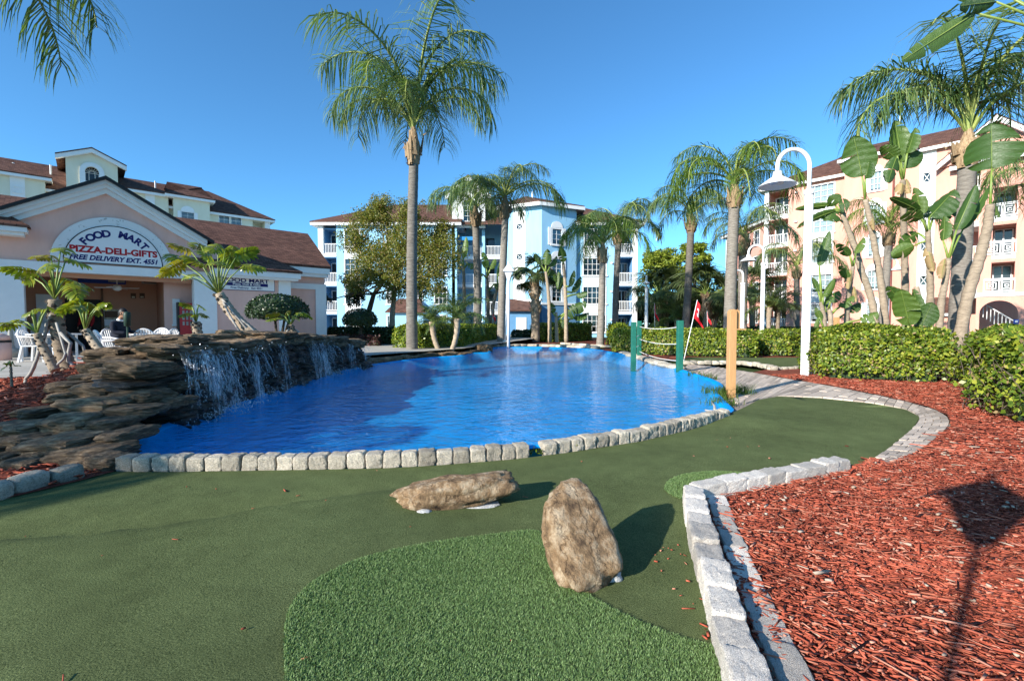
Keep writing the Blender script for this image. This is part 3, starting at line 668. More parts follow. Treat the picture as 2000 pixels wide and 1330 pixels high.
# the stepped end that faces the camera: (centre x, centre y, width, height) read in the picture
Z4 = [(720, 275, 250, 100), (1010, 250, 350, 62), (1350, 215, 260, 55), (850, 312, 230, 60), (1150, 318, 460, 82), (650, 372, 210, 80), (870, 382, 450, 62), (600, 440, 230, 62),
      (820, 458, 300, 82), (470, 500, 230, 70), (690, 545, 340, 100), (440, 580, 190, 66), (650, 650, 480, 112), (1000, 590, 350, 112), (1100, 420, 350, 110), (930, 690, 360, 84),
      (480, 795, 330, 150), (160, 810, 330, 92), (270, 690, 240, 62), (440, 935, 410, 135), (110, 925, 240, 105), (870, 870, 200, 86),
      (600, 1035, 490, 150), (110, 1110, 280, 130), (50, 1012, 170, 50), (1180, 500, 300, 70), (1210, 620, 260, 70), (760, 790, 260, 90), (-60, 980, 200, 90), (300, 1000, 200, 70)]
for (zx, zy, zw, zh) in Z4:
    px, py = zx / 3.695 - (14 if zy > 500 else 0), 620 + zy / 3.695; w, h = zw / 3.695, zh / 3.695
    dep = float(np.interp(zy, [200, 450, 700, 900, 1110], [6.3, 5.5, 4.75, 4.25, 3.86]))
    if px > 230: dep += (px - 230) / 150 * 0.55
    p = at(px, py + h / 2, dep)
    rock(p.x, p.y + .18, p.z - .01, wpx(w, dep) * 1.0, random.uniform(.4, .6), max(.07, wpx(h, dep) * 1.08), random.uniform(-.15, .15), slab=True, tilt=.05)
for px, py, L in ((200, 918, .30), (172, 908, .34), (150, 902, .4)):      # flat stones closing the corner between kerb and rockwork
    p = gd(px, py); rock(p.x, p.y + .06, -.03, L, .24, .15, random.uniform(-.2, .2), slab=True)
# bank stones from the end of the wall round to the far corner
BK = G([(700, 716), (750, 709), (800, 704), (850, 699), (905, 696), (930, 690), (958, 684)])
d = 0; BL = sum((Vector(BK[i + 1]) - Vector(BK[i])).length for i in range(len(BK) - 1))
bank = empty('stone_bank', (BK[2][0], BK[2][1], 0), 'low brown stones along the back bank of the pool by the big palm', 'bank')
while d < BL:
    L = random.uniform(.5, 1.0); p, t = along(BK, d + L / 2); nv = Vector((-t.y, t.x)); q = p + nv * .2
    o = link('stone', random.choice(LR), None, bank); o.location = (q.x - bank.location.x, q.y - bank.location.y, -.02); o.scale = (L * 1.1, .5, random.uniform(.12, .24)); o.rotation_euler = (0, 0, math.atan2(t.y, t.x)); d += L * .9
p = gd(945, 688); o = link('stone', LR[3], None, bank); o.location = (p.x - bank.location.x, p.y - bank.location.y, 0); o.scale = (.75, .6, .34)
# falling water
V = []; Q = []
def strand(p0, vx, vy, T, w):
    n = 6; s = len(V)
    ph = random.uniform(0, 6)
    for i in range(n + 1):
        tt = T * i / n; x = p0[0] + vx * tt + .006 * math.sin(ph + i * 1.4); y = p0[1] + vy * tt + .006 * math.cos(ph + i); z = p0[2] - 4.9 * tt * tt
        ww = w * random.uniform(.25, 1.2)
        V.append((x - ww, y, z)); V.append((x + ww, y, z))
        if i: Q.append((s + 2 * i - 2, s + 2 * i - 1, s + 2 * i + 1, s + 2 * i))
def drop(p, r):
    s = len(V)
    V.extend([(p[0] - r, p[1], p[2]), (p[0], p[1] - r * .5, p[2] - r * 1.6), (p[0] + r, p[1], p[2]), (p[0], p[1] + r * .5, p[2] + r * 1.6)]); Q.append((s, s + 1, s + 2, s + 3))
falls = [(400, .25, 40), (425, .22, 46), (455, .16, 46), (502, .14, 34), (520, .2, 20), (560, .2, 8), (628, .38, 60), (650, .3, 34), (690, .14, 14), (738, .12, 8)]
for (px, wd, nn) in falls:
    best = min(range(200), key=lambda i: abs(1000 + FPX * along(WLs, WLEN * i / 199)[0].x / along(WLs, WLEN * i / 199)[0].y - px)); d0 = WLEN * best / 199
    for k in range(nn):
        dd = min(WLEN, max(0, d0 + random.gauss(0, wd))); p, t = along(WLs, dd); nv = Vector((-t.y, t.x)); zt = wall_top(dd) - random.choice((.05, .08, .2, .35, .5)); sp = random.uniform(.1, .75)
        st = p + nv * random.uniform(.0, .25)
        T = math.sqrt(max(.02, zt - WATER_Z) / 4.9); q = random.uniform(0, .5)
        strand((st.x - nv.x * sp * q * T, st.y - nv.y * sp * q * T, zt - 4.9 * (q * T) ** 2), -nv.x * sp + random.uniform(-.3, .3), -nv.y * sp, T * random.uniform(.25, .75), random.uniform(.0015, .007))
        for _ in range(9):
            tt = T * random.uniform(.1, 1); g_ = .03 + .09 * tt; drop((st.x - nv.x * sp * tt + random.gauss(0, g_), st.y - nv.y * sp * tt + random.gauss(0, g_), max(WATER_Z, zt - 4.9 * tt * tt + random.gauss(0, .06))), random.uniform(.002, .0075))
    p, t = along(WLs, d0); nv = Vector((-t.y, t.x))
    for _ in range(nn * 5):
        q = p - nv * random.gauss(.12, .16) + t * random.gauss(0, wd * 1.3); drop((q.x, q.y, WATER_Z + abs(random.gauss(0, .07))), random.uniform(.002, .008))
fw = npmesh('falling_water', V, Q); V = []; Q = []
for (px, wd, nn) in falls:          # thin torn sheets behind the drops
    best = min(range(200), key=lambda i: abs(1000 + FPX * along(WLs, WLEN * i / 199)[0].x / along(WLs, WLEN * i / 199)[0].y - px)); d0 = WLEN * best / 199
    for k in range(max(2, nn // 10)):
        dd = min(WLEN, max(0, d0 + random.gauss(0, wd * .6))); p, t = along(WLs, dd); nv = Vector((-t.y, t.x)); sp = random.uniform(.15, .5); zt = wall_top(dd) - random.choice((.04, .1, .3)); T = math.sqrt(max(.02, zt - WATER_Z) / 4.9); hw = random.uniform(.04, .13); s = len(V); st = p + nv * random.uniform(.05, .2)
        for i in range(9):
            tt = T * i / 8; c = st - nv * sp * tt; w_ = hw * (1 + .5 * i / 8)
            for q in (-1, -.33, .33, 1): V.append((c.x + t.x * w_ * q - nv.x * .02 * (q * q), c.y + t.y * w_ * q, zt - 4.9 * tt * tt))
            if i: Q.extend([(s + 4 * i - 4 + q, s + 4 * i - 3 + q, s + 4 * i + 1 + q, s + 4 * i + q) for q in range(3)])
o = link('water_veil', npmesh('water_veil', V, Q), mat('water_veil'), None, True); tag(o, 'torn white sheets of water pouring down the dark rock wall', 'falling water', kind='stuff')
o = link('falling_water', fw, mat('spray')); tag(o, 'thin white streams falling over the stacked stones into the pool', 'falling water', kind='stuff')
# ------------------------------------------------------------ foliage builders
def leaf_cloud(P, N, L, W, bend=.15, seed=0, droop=0.0):
    """one folded four-cornered leaf per point; N = leaf normals"""
    r = np.random.default_rng(seed); n = len(P); P = np.asarray(P, float); N = np.asarray(N, float)
    N = N / (np.linalg.norm(N, axis=1, keepdims=True) + 1e-9)
    T = r.normal(size=(n, 3)); T[:, 2] -= droop; T -= N * (T * N).sum(1, keepdims=True); T /= (np.linalg.norm(T, axis=1, keepdims=True) + 1e-9)
    B = np.cross(N, T); s = r.uniform(.6, 1.25, size=(n, 1)); l = L * s; w = W * s
    V = np.stack([P, P + T * l * .5 + B * w * .5 + N * l * bend, P + T * l - N * l * bend * .3, P + T * l * .5 - B * w * .5 + N * l * bend], 1).reshape(-1, 3)
    return V, np.arange(n * 4).reshape(n, 4)
def rand_dirs(n, r, up=0.3):
    d = r.normal(size=(n, 3)); d[:, 2] += up; return d / np.linalg.norm(d, axis=1, keepdims=True)
def cloud_obj(name, P, N, L, W, m, parent, seed=0, **k):
    V, Q = leaf_cloud(np.asarray(P) - np.array(parent.location), N, L, W, seed=seed, **k)
    return link(name, npmesh(name, V, Q), m, parent)

def curve_pts(p0, az, el, L, droop, n=14):
    """a stem that leaves at elevation el and bends under its own weight"""
    pts = [Vector(p0)]; e = el; st = L / n
    for i in range(n):
        e = max(-1.5, e - droop * (0.35 + 1.3 * i / n) / n)
        pts.append(pts[-1] + Vector((math.cos(az) * math.cos(e), math.sin(az) * math.cos(e), math.sin(e))) * st)
    return pts
def frond_mesh(el, seed, L=1.0, droop=1.9, nl=150, ll=.25, lw=.013, hang=1.0, side=.9, m=('frond_leaf', 'rachis'), bare=.16):
    """pinnate frond of length 1 along +x; hanging leaflets on both sides of an arching rachis"""
    r = random.Random(seed); pts = curve_pts((0, 0, 0), r.uniform(-.1, .1), el, L, droop, 18)
    pa = np.array([tuple(p) for p in pts]); tt = np.linspace(0, 1, len(pts))
    def lerp_(t): f = t * (len(pts) - 1); k = min(len(pts) - 2, int(f)); return pts[k].lerp(pts[k + 1], f - k)
    V = []; Q = []
    for i in range(nl):
        for sgn in (-1, 1):
            t = bare + (1 - bare) * ((i + r.random()) / nl)
            p = lerp_(t); q = lerp_(min(1, t + .03)); q0 = lerp_(max(0, t - .03))
            fw = (q - q0).normalized(); sd_ = fw.cross(Vector((0, 0, 1))); sd_ = sd_.normalized() if sd_.length > .05 else Vector((0, 1, 0)); up = sd_.cross(fw)
            u = (t - bare) / (1 - bare); l = ll * (0.35 + 1.0 * math.sin(math.pi * min(1, .12 + .80 * u)) ** .8) * r.uniform(.75, 1.1)
            dr = (sd_ * sgn * side * r.uniform(.7, 1.2) + fw * r.uniform(.35, .7) + up * r.uniform(-.45, .65)).normalized()
            s = len(V); w = lw * r.uniform(.7, 1.2); c = p.copy(); wd = dr.cross(Vector((r.uniform(-.5, .5), r.uniform(-.5, .5), 1))).normalized()
            for k in range(4):
                f = (1.0, 1.1, .75, .08)[k]
                V.append(c - wd * w * f * .5); V.append(c + wd * w * f * .5)
                if k: Q.append((s + 2 * k - 2, s + 2 * k - 1, s + 2 * k + 1, s + 2 * k))
                dr = (dr + Vector((0, 0, -1)) * hang * (.28 + .28 * k) * r.uniform(.7, 1.3)).normalized(); c = c + dr * (l / 3)
    me0 = MB().tube(pts, [.012 * (1 - .8 * k / 18) + .0012 for k in range(19)], 5)
    s = len(V); nf = len(Q)
    V = [tuple(v) for v in V] + me0.v; F = Q + [tuple(a + s for a in f) for f in me0.f]
    me = bpy.data.meshes.new('frond'); me.from_pydata(V, [], F); me.materials.append(mat(m[0])); me.materials.append(mat(m[1]))
    me.polygons.foreach_set('material_index', [0] * nf + [1] * len(me0.f)); me.update()
    return me
QF = {}
ELS = [1.48, 1.25, 1.0, .7, .3]
for i, e in enumerate(ELS):
    for k in range(2): QF[(i, k)] = frond_mesh(e, i * 10 + k, droop=(2.3, 2.9, 2.7, 2.3, 1.8)[i], nl=66, ll=.27, lw=.0075, hang=1.3, bare=.22)
QB = {key: me.copy() for key, me in QF.items()}
for me in QB.values(): me.materials[0] = mat('frond_bright')
PYF = [frond_mesh(e, 90 + i, droop=1.5, nl=60, ll=.17, lw=.012, hang=.35, side=.9, bare=.1) for i, e in enumerate((1.35, 1.1, .8, .5, .15))]

def trunk_pts(a, b, bow=0.0, n=14):
    a, b = Vector(a), Vector(b); out = []
    for i in range(n + 1):
        t = i / n; p = a.lerp(b, t); p.x += bow * math.sin(math.pi * t); out.append(p)
    return out
def queen_palm(base, top, r0, r1, FL, label, nfr=15, seed=0, boots=1.0, az0=None, bright=False, hang=0, group='queen palms', plan=None):
    r = random.Random(seed); base, top = Vector(base), Vector(top)
    root = empty('queen_palm', base, label, 'palm tree', group)
    n = 44; pts = trunk_pts(base, top, r.uniform(-.06, .06), n)
    mb = MB(); mb.tube(pts, [(r0 + (r1 - r0) * (i / n) ** .7) * (1.25 if i == 0 else 1.1 if i == 1 else 1 + (.045 if i % 2 else 0) * r.uniform(.2, 1)) for i in range(n + 1)], 14)
    mb.build('trunk', mat('palm_trunk'), root, True)
    H = boots; mb = MB()              # old leaf bases round the head of the trunk
    mb.tube([top - Vector((0, 0, .05)), top + Vector((0, 0, .15 * H)), top + Vector((0, 0, .5 * H)), top + Vector((0, 0, .85 * H)), top + Vector((0, 0, 1.25 * H))], [r1 * .95, r1 * 1.35, r1 * 1.55, r1 * .9, r1 * .35], 10)
    for k in range(20):
        a = r.uniform(0, 6.28); z = r.uniform(-.1, .55) * H; o = Vector((math.cos(a), math.sin(a), 0)); p = top + Vector((0, 0, z)) + o * r1 * (1.2 + .3 * math.sin(max(0, z / H) * 4))
        L = r.uniform(.35, .6) * H; q = p + o * r1 * r.uniform(.3, .8) + Vector((0, 0, L)); s = o.cross(Vector((0, 0, 1))); w = r1 * .55
        mb.add([p - s * w, p + s * w, q + s * w * .35, q - s * w * .35, p + o * .06 - s * w * .5, p + o * .06 + s * w * .5], [(0, 1, 2, 3), (0, 4, 5, 1), (4, 3, 2, 5)])
        if r.random() < .4:
            e = q + o * r1 * r.uniform(.3, 1.0) + Vector((0, 0, r.uniform(-.12, .1))); mb.tube([q, e], [.03 * H, .008], 4)
    mb.build('leaf_bases', mat('palm_boot'), root)
    crown = top + Vector((0, 0, 1.1 * H)); src = QB if bright else QF
    if plan is None:
        plan = []
        for k in range(nfr):
            i = (0, 1, 1, 2, 2, 3, 3, 4)[k % 8] if k > 1 else 0
            plan.append((i, k * 2.399 + r.uniform(-.3, .3), r.uniform(.8, 1.1)))
    for (i, az, sc) in plan:
        o = link('frond', src[(i, r.randrange(2))], None, root); o.location = crown - base + Vector((0, 0, r.uniform(-.15, .1))); o.rotation_euler = (r.uniform(-.12, .12), 0, az); o.scale = (FL * sc,) * 3
    return root

def fan_mesh(seed, m='sabal_leaf'):
    r = random.Random(seed); V = []; Q = []; n = 30
    mbx = MB().tube(curve_pts((0, 0, 0), 0, .9, .5, .5, 5), [.010, .010, .009, .008, .007, .006], 4)
    hub = Vector(mbx.v[-3]); s0 = len(mbx.v); V = [tuple(v) for v in mbx.v]; F = list(mbx.f); nf = len(F)
    for i in range(n):
        a = math.radians(-125 + 250 * i / (n - 1)); d = Vector((math.cos(a) * .75 + .3, math.sin(a), .35 * math.cos(a) + r.uniform(-.08, .08))).normalized()
        l = .52 * r.uniform(.85, 1.1) * (1 - .25 * abs(a) / 2.2); c = hub.copy(); w = .030; sd_ = d.cross(Vector((0, 0, 1))).normalized(); s = len(V)
        for k in range(4):
            f = (.25, 1, .7, .05)[k]; V += [tuple(c - sd_ * w * f * .5), tuple(c + sd_ * w * f * .5 + Vector((0, 0, .006)))]
            if k: F.append((s + 2 * k - 2, s + 2 * k - 1, s + 2 * k + 1, s + 2 * k))
            d = (d + Vector((0, 0, -.22 - .2 * k))).normalized(); c = c + d * l / 3
    me = bpy.data.meshes.new('fan_leaf'); me.from_pydata(V, [], F); me.materials.append(mat('petiole')); me.materials.append(mat(m))
    me.polygons.foreach_set('material_index', [0] * nf + [1] * (len(F) - nf)); return me
FANS = [fan_mesh(k) for k in range(4)]
def sabal_palm(base, top, r0, R, label, seed=0, n=26, group='cabbage palms'):
    r = random.Random(seed); base, top = Vector(base), Vector(top)
    root = empty('cabbage_palm', base, label, 'palm tree', group)
    MB().tube(trunk_pts(base, top, 0, 12), [r0 * (1 + .12 * (i % 2)) for i in range(13)], 10).build('trunk', mat('pale_bark'), root, True)
    mb = MB(); H = (top - base).length
    for k in range(40):
        a = k * 2.4; z = r.uniform(.45, 1.0) * H; o = Vector((math.cos(a), math.sin(a), 0)); p = base.lerp(top, z / H) + o * r0 * .9
        mb.tube([p, p + o * r0 * .7 + Vector((0, 0, r0 * 1.3))], [r0 * .32, r0 * .12], 4)
    mb.build('leaf_bases', mat('palm_boot'), root)
    for k in range(n):
        o = link('fan_leaf', FANS[k % 4], None, root); o.location = top - base; o.scale = (R * r.uniform(.9, 1.15),) * 3
        o.rotation_euler = (0, r.uniform(-.75, 1.0), k * 2.4)
    return root
def date_palm(base, top, r0, R, label, seed=0, n=30, group='small date palms'):
    r = random.Random(seed); base, top = Vector(base), Vector(top)
    root = empty('date_palm', base, label, 'palm tree', group)
    m = MB(); m.tube(trunk_pts(base, top, r.uniform(-.1, .1), 14), [r0 * (1 + .15 * (i % 2)) * (1 + .5 * (i / 14) ** 3) for i in range(15)], 8); m.build('trunk', mat('pale_bark'), root, True)
    for k in range(n):
        o = link('frond', PYF[k % 5], None, root); o.location = top - base; o.rotation_euler = (0, 0, k * 2.4 + r.uniform(-.2, .2)); o.scale = (R * r.uniform(.85, 1.15),) * 3
    return root

def limb_tree(name, base, trunk, blobs, label, leafm, nleaf, L, W, seed=0, bark='bark', cat='tree', group=None, r0=.18, flatz=1.0, up=.4):
    """trunk polyline, limbs to each clump, leaf clumps in shells round blob centres (x, y, z, r)"""
    r = np.random.default_rng(seed); rr = random.Random(seed); base = Vector(base)
    root = empty(name, base, label, cat, group); tr = [Vector(p) for p in trunk]
    mb = MB(); mb.tube(tr, [r0 * (1 - .55 * i / max(1, len(tr) - 1)) for i in range(len(tr))], 8)
    fork = tr[-1]
    for (x, y, z, R) in blobs:
        c = Vector((x, y, z)); a = tr[rr.randrange(max(0, len(tr) - 2), len(tr))]; m = a.lerp(c, .5) + Vector((rr.uniform(-.3, .3), rr.uniform(-.3, .3), rr.uniform(-.1, .3)))
        mb.tube([a, m, c], [r0 * .32, r0 * .2, r0 * .08], 5)
        for _ in range(3):
            e = c + Vector((rr.gauss(0, 1), rr.gauss(0, 1), rr.gauss(0, .8))) * R * .6; mb.tube([m.lerp(c, .6), e], [r0 * .09, r0 * .03], 4)
    mb.build('trunk', mat(bark), root, True)
    P = []; N = []; tot = sum(b[3] ** 2 for b in blobs)
    for (x, y, z, R) in blobs:
        n = int(nleaf * R * R / tot); nc = max(4, n // 28)
        d = rand_dirs(nc, r, .15); cc = d * (R * r.uniform(.35, 1.05, size=(nc, 1))) * np.array([1, 1, flatz]) + np.array([x, y, z])
        k = r.integers(0, nc, n); p = cc[k] + r.normal(size=(n, 3)) * R * .13
        P.append(p); N.append(d[k] * .6 + rand_dirs(n, r, up))
    cloud_obj('crown', np.concatenate(P), np.concatenate(N), L, W, mat(leafm), root, seed)
    return root

def hedge(poly, z0, h, label, leafm, dens, L, W, seed=0, twigs=0, top_noise=.08, group='clipped hedges', bare=0.0, core=True, lumpy=.12):
    """clipped hedge: leaves through an outer shell over a twiggy heart, plan polygon poly"""
    r = np.random.default_rng(seed); c = (sum(p[0] for p in poly) / len(poly), sum(p[1] for p in poly) / len(poly))
    root = empty('hedge', (c[0], c[1], z0), label, 'hedge', group)
    per = resample(poly, .05); P = []; N = []
    A = np.array(per); n = len(A); e = np.roll(A, -1, 0) - A; ar = .5 * abs(np.sum(A[:, 0] * np.roll(A[:, 1], -1) - np.roll(A[:, 0], -1) * A[:, 1]))
    sg = 1 if np.sum(A[:, 0] * np.roll(A[:, 1], -1) - np.roll(A[:, 0], -1) * A[:, 1]) > 0 else -1
    nn = np.stack([e[:, 1], -e[:, 0]], 1) * sg; nn /= np.linalg.norm(nn, axis=1, keepdims=True)
    per_l = np.sum(np.linalg.norm(e, axis=1)); ns = int(dens * per_l * h); k = r.integers(0, n, ns)
    z = h * r.random(ns) ** .85
    if bare: keep = (z > bare * h * r.random(ns)) ; k = k[keep]; z = z[keep]; ns = len(k)
    lump = np.array([noise.noise(Vector((A[i][0] * 1.6, A[i][1] * 1.6, zz * 2.2 + seed))) for i, zz in zip(k, z)])
    dep = np.abs(r.normal(0, .09, ns)) - .04 - lumpy * lump - .5 * lumpy * (r.random(ns) < .06) * r.random(ns)
    P.append(np.stack([A[k, 0] - nn[k, 0] * dep, A[k, 1] - nn[k, 1] * dep, z0 + z], 1)); N.append(np.stack([nn[k, 0], nn[k, 1], np.full(ns, .5)], 1) + .6 * r.normal(size=(ns, 3)))
    dep = dep + .38 * (z / h) ** 6; P[0] = np.stack([A[k, 0] - nn[k, 0] * dep, A[k, 1] - nn[k, 1] * dep, z0 + z], 1)
    nt = int(dens * ar * .9); xy = []
    x0, y0 = A.min(0); x1, y1 = A.max(0)
    while len(xy) < nt:
        q = r.uniform((x0, y0), (x1, y1), size=(nt, 2)); xy += list(q[inside_np(q, poly)])
        if len(xy) == 0: break
    xy = np.array(xy[:nt])
    if len(xy):
        zz = np.array([top_noise * noise.noise(Vector((a * 1.3, b * 1.3, seed))) for a, b in xy]) + h - np.abs(r.normal(0, .06, len(xy)))
        ed = np.sqrt(((xy[:, None, :] - A[None, ::8, :]) ** 2).sum(2).min(1)); zz = zz - .30 * np.clip(1 - ed / .45, 0, 1) ** 2
        P.append(np.column_stack([xy, z0 + zz])); N.append(np.array([0, 0, 1.0]) + .6 * r.normal(size=(len(xy), 3)))
    cloud_obj('foliage', np.concatenate(P), np.concatenate(N), L, W, mat(leafm), root, seed)
    if bare:
        k = r.integers(0, len(P[0]), int(len(P[0]) * .05)); cloud_obj('dry_leaves', P[0][k], N[0][k], L, W, mat('dry_leaf'), root, seed + 70)
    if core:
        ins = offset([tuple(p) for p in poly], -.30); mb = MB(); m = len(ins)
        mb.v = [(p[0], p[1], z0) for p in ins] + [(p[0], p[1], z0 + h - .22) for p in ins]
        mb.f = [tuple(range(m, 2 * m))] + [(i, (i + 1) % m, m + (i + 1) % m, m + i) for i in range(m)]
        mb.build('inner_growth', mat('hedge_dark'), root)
    if twigs:
        mb = MB(); rr = random.Random(seed)
        for _ in range(twigs):
            i = rr.randrange(n); d = rr.uniform(-.03, .16); p = Vector((A[i][0] - nn[i][0] * d, A[i][1] - nn[i][1] * d, z0 + rr.uniform(0, .75) * h))
            q = p + Vector((nn[i][0] * rr.uniform(-.1, .12) + rr.gauss(0, .12), nn[i][1] * rr.uniform(-.1, .12) + rr.gauss(0, .12), rr.uniform(.0, .28))); mb.tube([p, p.lerp(q, .5) + Vector((0, 0, rr.uniform(-.03, .03))), q], [.006, .004, .002], 3, False)
        mb.build('twigs', mat('twig'), root)
    return root

# big paddle leaves (banana-like) placed by base, tip and width
def paddle(root, base, tip, width, roll=0.0, fold=.35, curl=.12, splits=3, seed=0, m='banana_leaf', petiole=0.0, name='leaf'):
    r = random.Random(seed); a, b = Vector(base), Vector(tip); ax = (b - a); L = ax.length; ax.normalize()
    view = Vector((a.x, a.y, 0)).normalized(); side = ax.cross(view).normalized(); nrm = side.cross(ax).normalized()
    side = (side * math.cos(roll) + nrm * math.sin(roll)).normalized(); nrm = side.cross(ax).normalized()
    n = 26; cut = sorted(r.randrange(4, n - 3) for _ in range(splits)); V = []; UV = []; F = []
    off = root.location
    for sgn in (-1, 1):
        gaps = {c for i, c in enumerate(cut) if (i % 2 == 0) == (sgn > 0)}; sag = 0; prev = None
        for i in range(n + 1):
            t = i / n; w = width * .5 * min(1, (math.sin(math.pi * (t ** .85)) ** .55 if 0 < t < 1 else 0)); c = a + ax * L * t - nrm * curl * L * (t * t) + Vector((0, 0, -1)) * curl * L * t * t * .5
            if i in gaps and prev is not None: sag = r.uniform(-.15, .25); dup = True
            else: dup = False
            rows = [sag] if not dup else [oldsag, sag]
            for q, sg_ in enumerate(rows):
                ff = fold + sg_; ids = []
                for k in range(4):
                    u = k / 3; wob = .03 * width * math.sin(t * 40 + k) * u
                    p = c + side * sgn * w * u * math.cos(ff * u) + nrm * (w * u * math.sin(ff * u) + wob) + Vector((0, 0, -abs(w) * u * u * .15)) + ax * w * .25 * u * (q - .5 if dup and u > 0 else 0)
                    ids.append(len(V)); V.append(p - off); UV.append((t * 3, u * sgn))
                if prev is not None and not (dup and q == 1): F += [(prev[k], ids[k], ids[k + 1], prev[k + 1]) for k in range(3)]
                prev = ids
            oldsag = sag
    me = bpy.data.meshes.new(name); me.from_pydata(V, [], F); me.materials.append(mat(m)); me.materials.append(mat('petiole'))
    uvl = me.uv_layers.new(name='UVMap')
    for lp in me.loops: uvl.data[lp.index].uv = UV[lp.vertex_index]
    o = link(name, me, None, root, True)
    mb = MB(); pts = [a + ax * L * t - nrm * (curl * L * t * t + .004) + Vector((0, 0, -1)) * curl * L * t * t * .5 for t in (0, .25, .5, .75, .97)]
    wr = max(.006, L * .010); mb.tube(pts, [wr, wr * .8, wr * .6, wr * .4, wr * .15], 5)
    q = mb.build('midrib', mat('petiole'), root, True); q.parent = o
    return o
def stem(root, pts, r0, r1, m='pale_bark', name='trunk', rings=True, n=26):
    P = np.array([tuple(p) for p in pts]); t = np.linspace(0, 1, len(P)); q = []
    for i in range(n + 1):
        q.append(Vector([np.interp(i / n, t, P[:, k]) for k in range(3)]))
    for _ in range(3): q = [q[0]] + [(q[i - 1] + q[i] * 2 + q[i + 1]) / 4 for i in range(1, n)] + [q[-1]]
    rad = [(r0 + (r1 - r0) * i / n) * (1 + (.14 if (i % 2 and rings) else 0)) for i in range(n + 1)]
    return MB().tube(q, rad, 9).build(name, mat(m), root, True)
# ------------------------------------------------------------ building kit
def uvplan(o):
    me = o.data; l = me.uv_layers.new(name='UVMap')
    for p in me.polygons:
        n = p.normal; u = Vector((0, 0, 1)).cross(n); u = u.normalized() if u.length > .01 else Vector((1, 0, 0)); v = n.cross(u)
        for li in p.loop_indices:
            c = me.vertices[me.loops[li].vertex_index].co; l.data[li].uv = (c.dot(u), c.dot(v))
    return o
def roof(root, polys, name='roof', th=.10):
    mb = MB()
    for p in polys: mb.slab(p, (0, 0, -th))
    return uvplan(mb.build(name, mat('shingles'), root))
def walls(root, F, s0, s1, z0, z1, n0, n1, ops, m, name='wall'):
    ss = sorted({s0, s1} | {min(max(o[i], s0), s1) for o in ops for i in (0, 1)}); zs = sorted({z0, z1} | {min(max(o[i], z0), z1) for o in ops for i in (2, 3)})
    mb = MB()
    for i in range(len(ss) - 1):
        run = None
        for j in range(len(zs) - 1):
            cs, cz = (ss[i] + ss[i + 1]) / 2, (zs[j] + zs[j + 1]) / 2
            if any(o[0] < cs < o[1] and o[2] < cz < o[3] for o in ops):
                if run is not None: fbox(mb, F, ss[i], ss[i + 1], n0, n1, run, zs[j]); run = None
            elif run is None: run = zs[j]
        if run is not None: fbox(mb, F, ss[i], ss[i + 1], n0, n1, run, z1)
    bm_ = mb.build(name, mat(m), root)
    return bm_
def fb(root, name, m, F, *boxes, bevel=0):
    mb = MB()
    for b in boxes: fbox(mb, F, *b)
    return mb.build(name, mat(m), root, bevel=bevel)
def window(root, F, s0, s1, z0, z1, n=0.0, nx=2, nz=3, shut=0.0, arch=False, blind=1.0, sill=True, w=.07, x=False):
    """frame > pane, blind, muntins; built into an opening"""
    mb = MB()
    for b in ((s0 - w, s0, z0 - w, z1 + w), (s1, s1 + w, z0 - w, z1 + w), (s0, s1, z0 - w, z0), (s0, s1, z1, z1 + w)): fbox(mb, F, b[0], b[1], n - .05, n + .10, b[2], b[3])
    if sill: fbox(mb, F, s0 - w * 2, s1 + w * 2, n - .12, n - .052, z0 - w * 1.6, z0 - w * .2)
    if shut:
        for a, b in ((s0 - w - shut, s0 - w - .01), (s1 + w + .01, s1 + w + shut)): fbox(mb, F, a, b, n - .06, n - .005, z0 - w, z1 + w)
    if arch:
        c = (s0 + s1) / 2; R = (s1 - s0) / 2 + w; pts = [F.pt(c + R * math.cos(a), n - .055, z1 + w + .02 + R * math.sin(a) * .95) for a in np.linspace(0, math.pi, 15)]
        mb.slab(pts, F.n * .05)
    f = mb.build('window', mat('white_trim'), root)
    g = MB(); fbox(g, F, s0, s1, n + .07, n + .08, z0, z1); o = g.build('pane', mat('window_glass'), root); o.parent = f
    g = MB()
    t = .035
    for k in range(1, nx): q = s0 + (s1 - s0) * k / nx; fbox(g, F, q - t / 2, q + t / 2, n + .045, n + .067, z0, z1)
    for k in range(1, nz): q = z0 + (z1 - z0) * k / nz; fbox(g, F, s0, s1, n + .04, n + .062, q - t / 2, q + t / 2)
    if x:
        for a, b in (((s0, z0), (s1, z1)), ((s0, z1), (s1, z0))): g.tube([F.pt(a[0], n + .05, a[1]), F.pt(b[0], n + .05, b[1])], .025, 4)
    if nx > 1 or nz > 1 or x: o = g.build('muntins', mat('white_trim'), root); o.parent = f
    g = MB(); fbox(g, F, s0 - .1, s1 + .1, n + .45, n + .5, z0 - .1, z1 + .1); o = g.build('room', mat('dark_room'), root); o.parent = f
    if blind:
        g = MB(); zb = z1 - (z1 - z0) * blind; k = int((s1 - s0) / .12)
        for i in range(k):
            a = s0 + (s1 - s0) * i / k; b = s0 + (s1 - s0) * (i + .9) / k; d = random.uniform(0, .02); fbox(g, F, a, b, n + .14 + d, n + .16 + d, zb, z1)
        o = g.build('blind', mat('blind'), root); o.parent = f
    return f
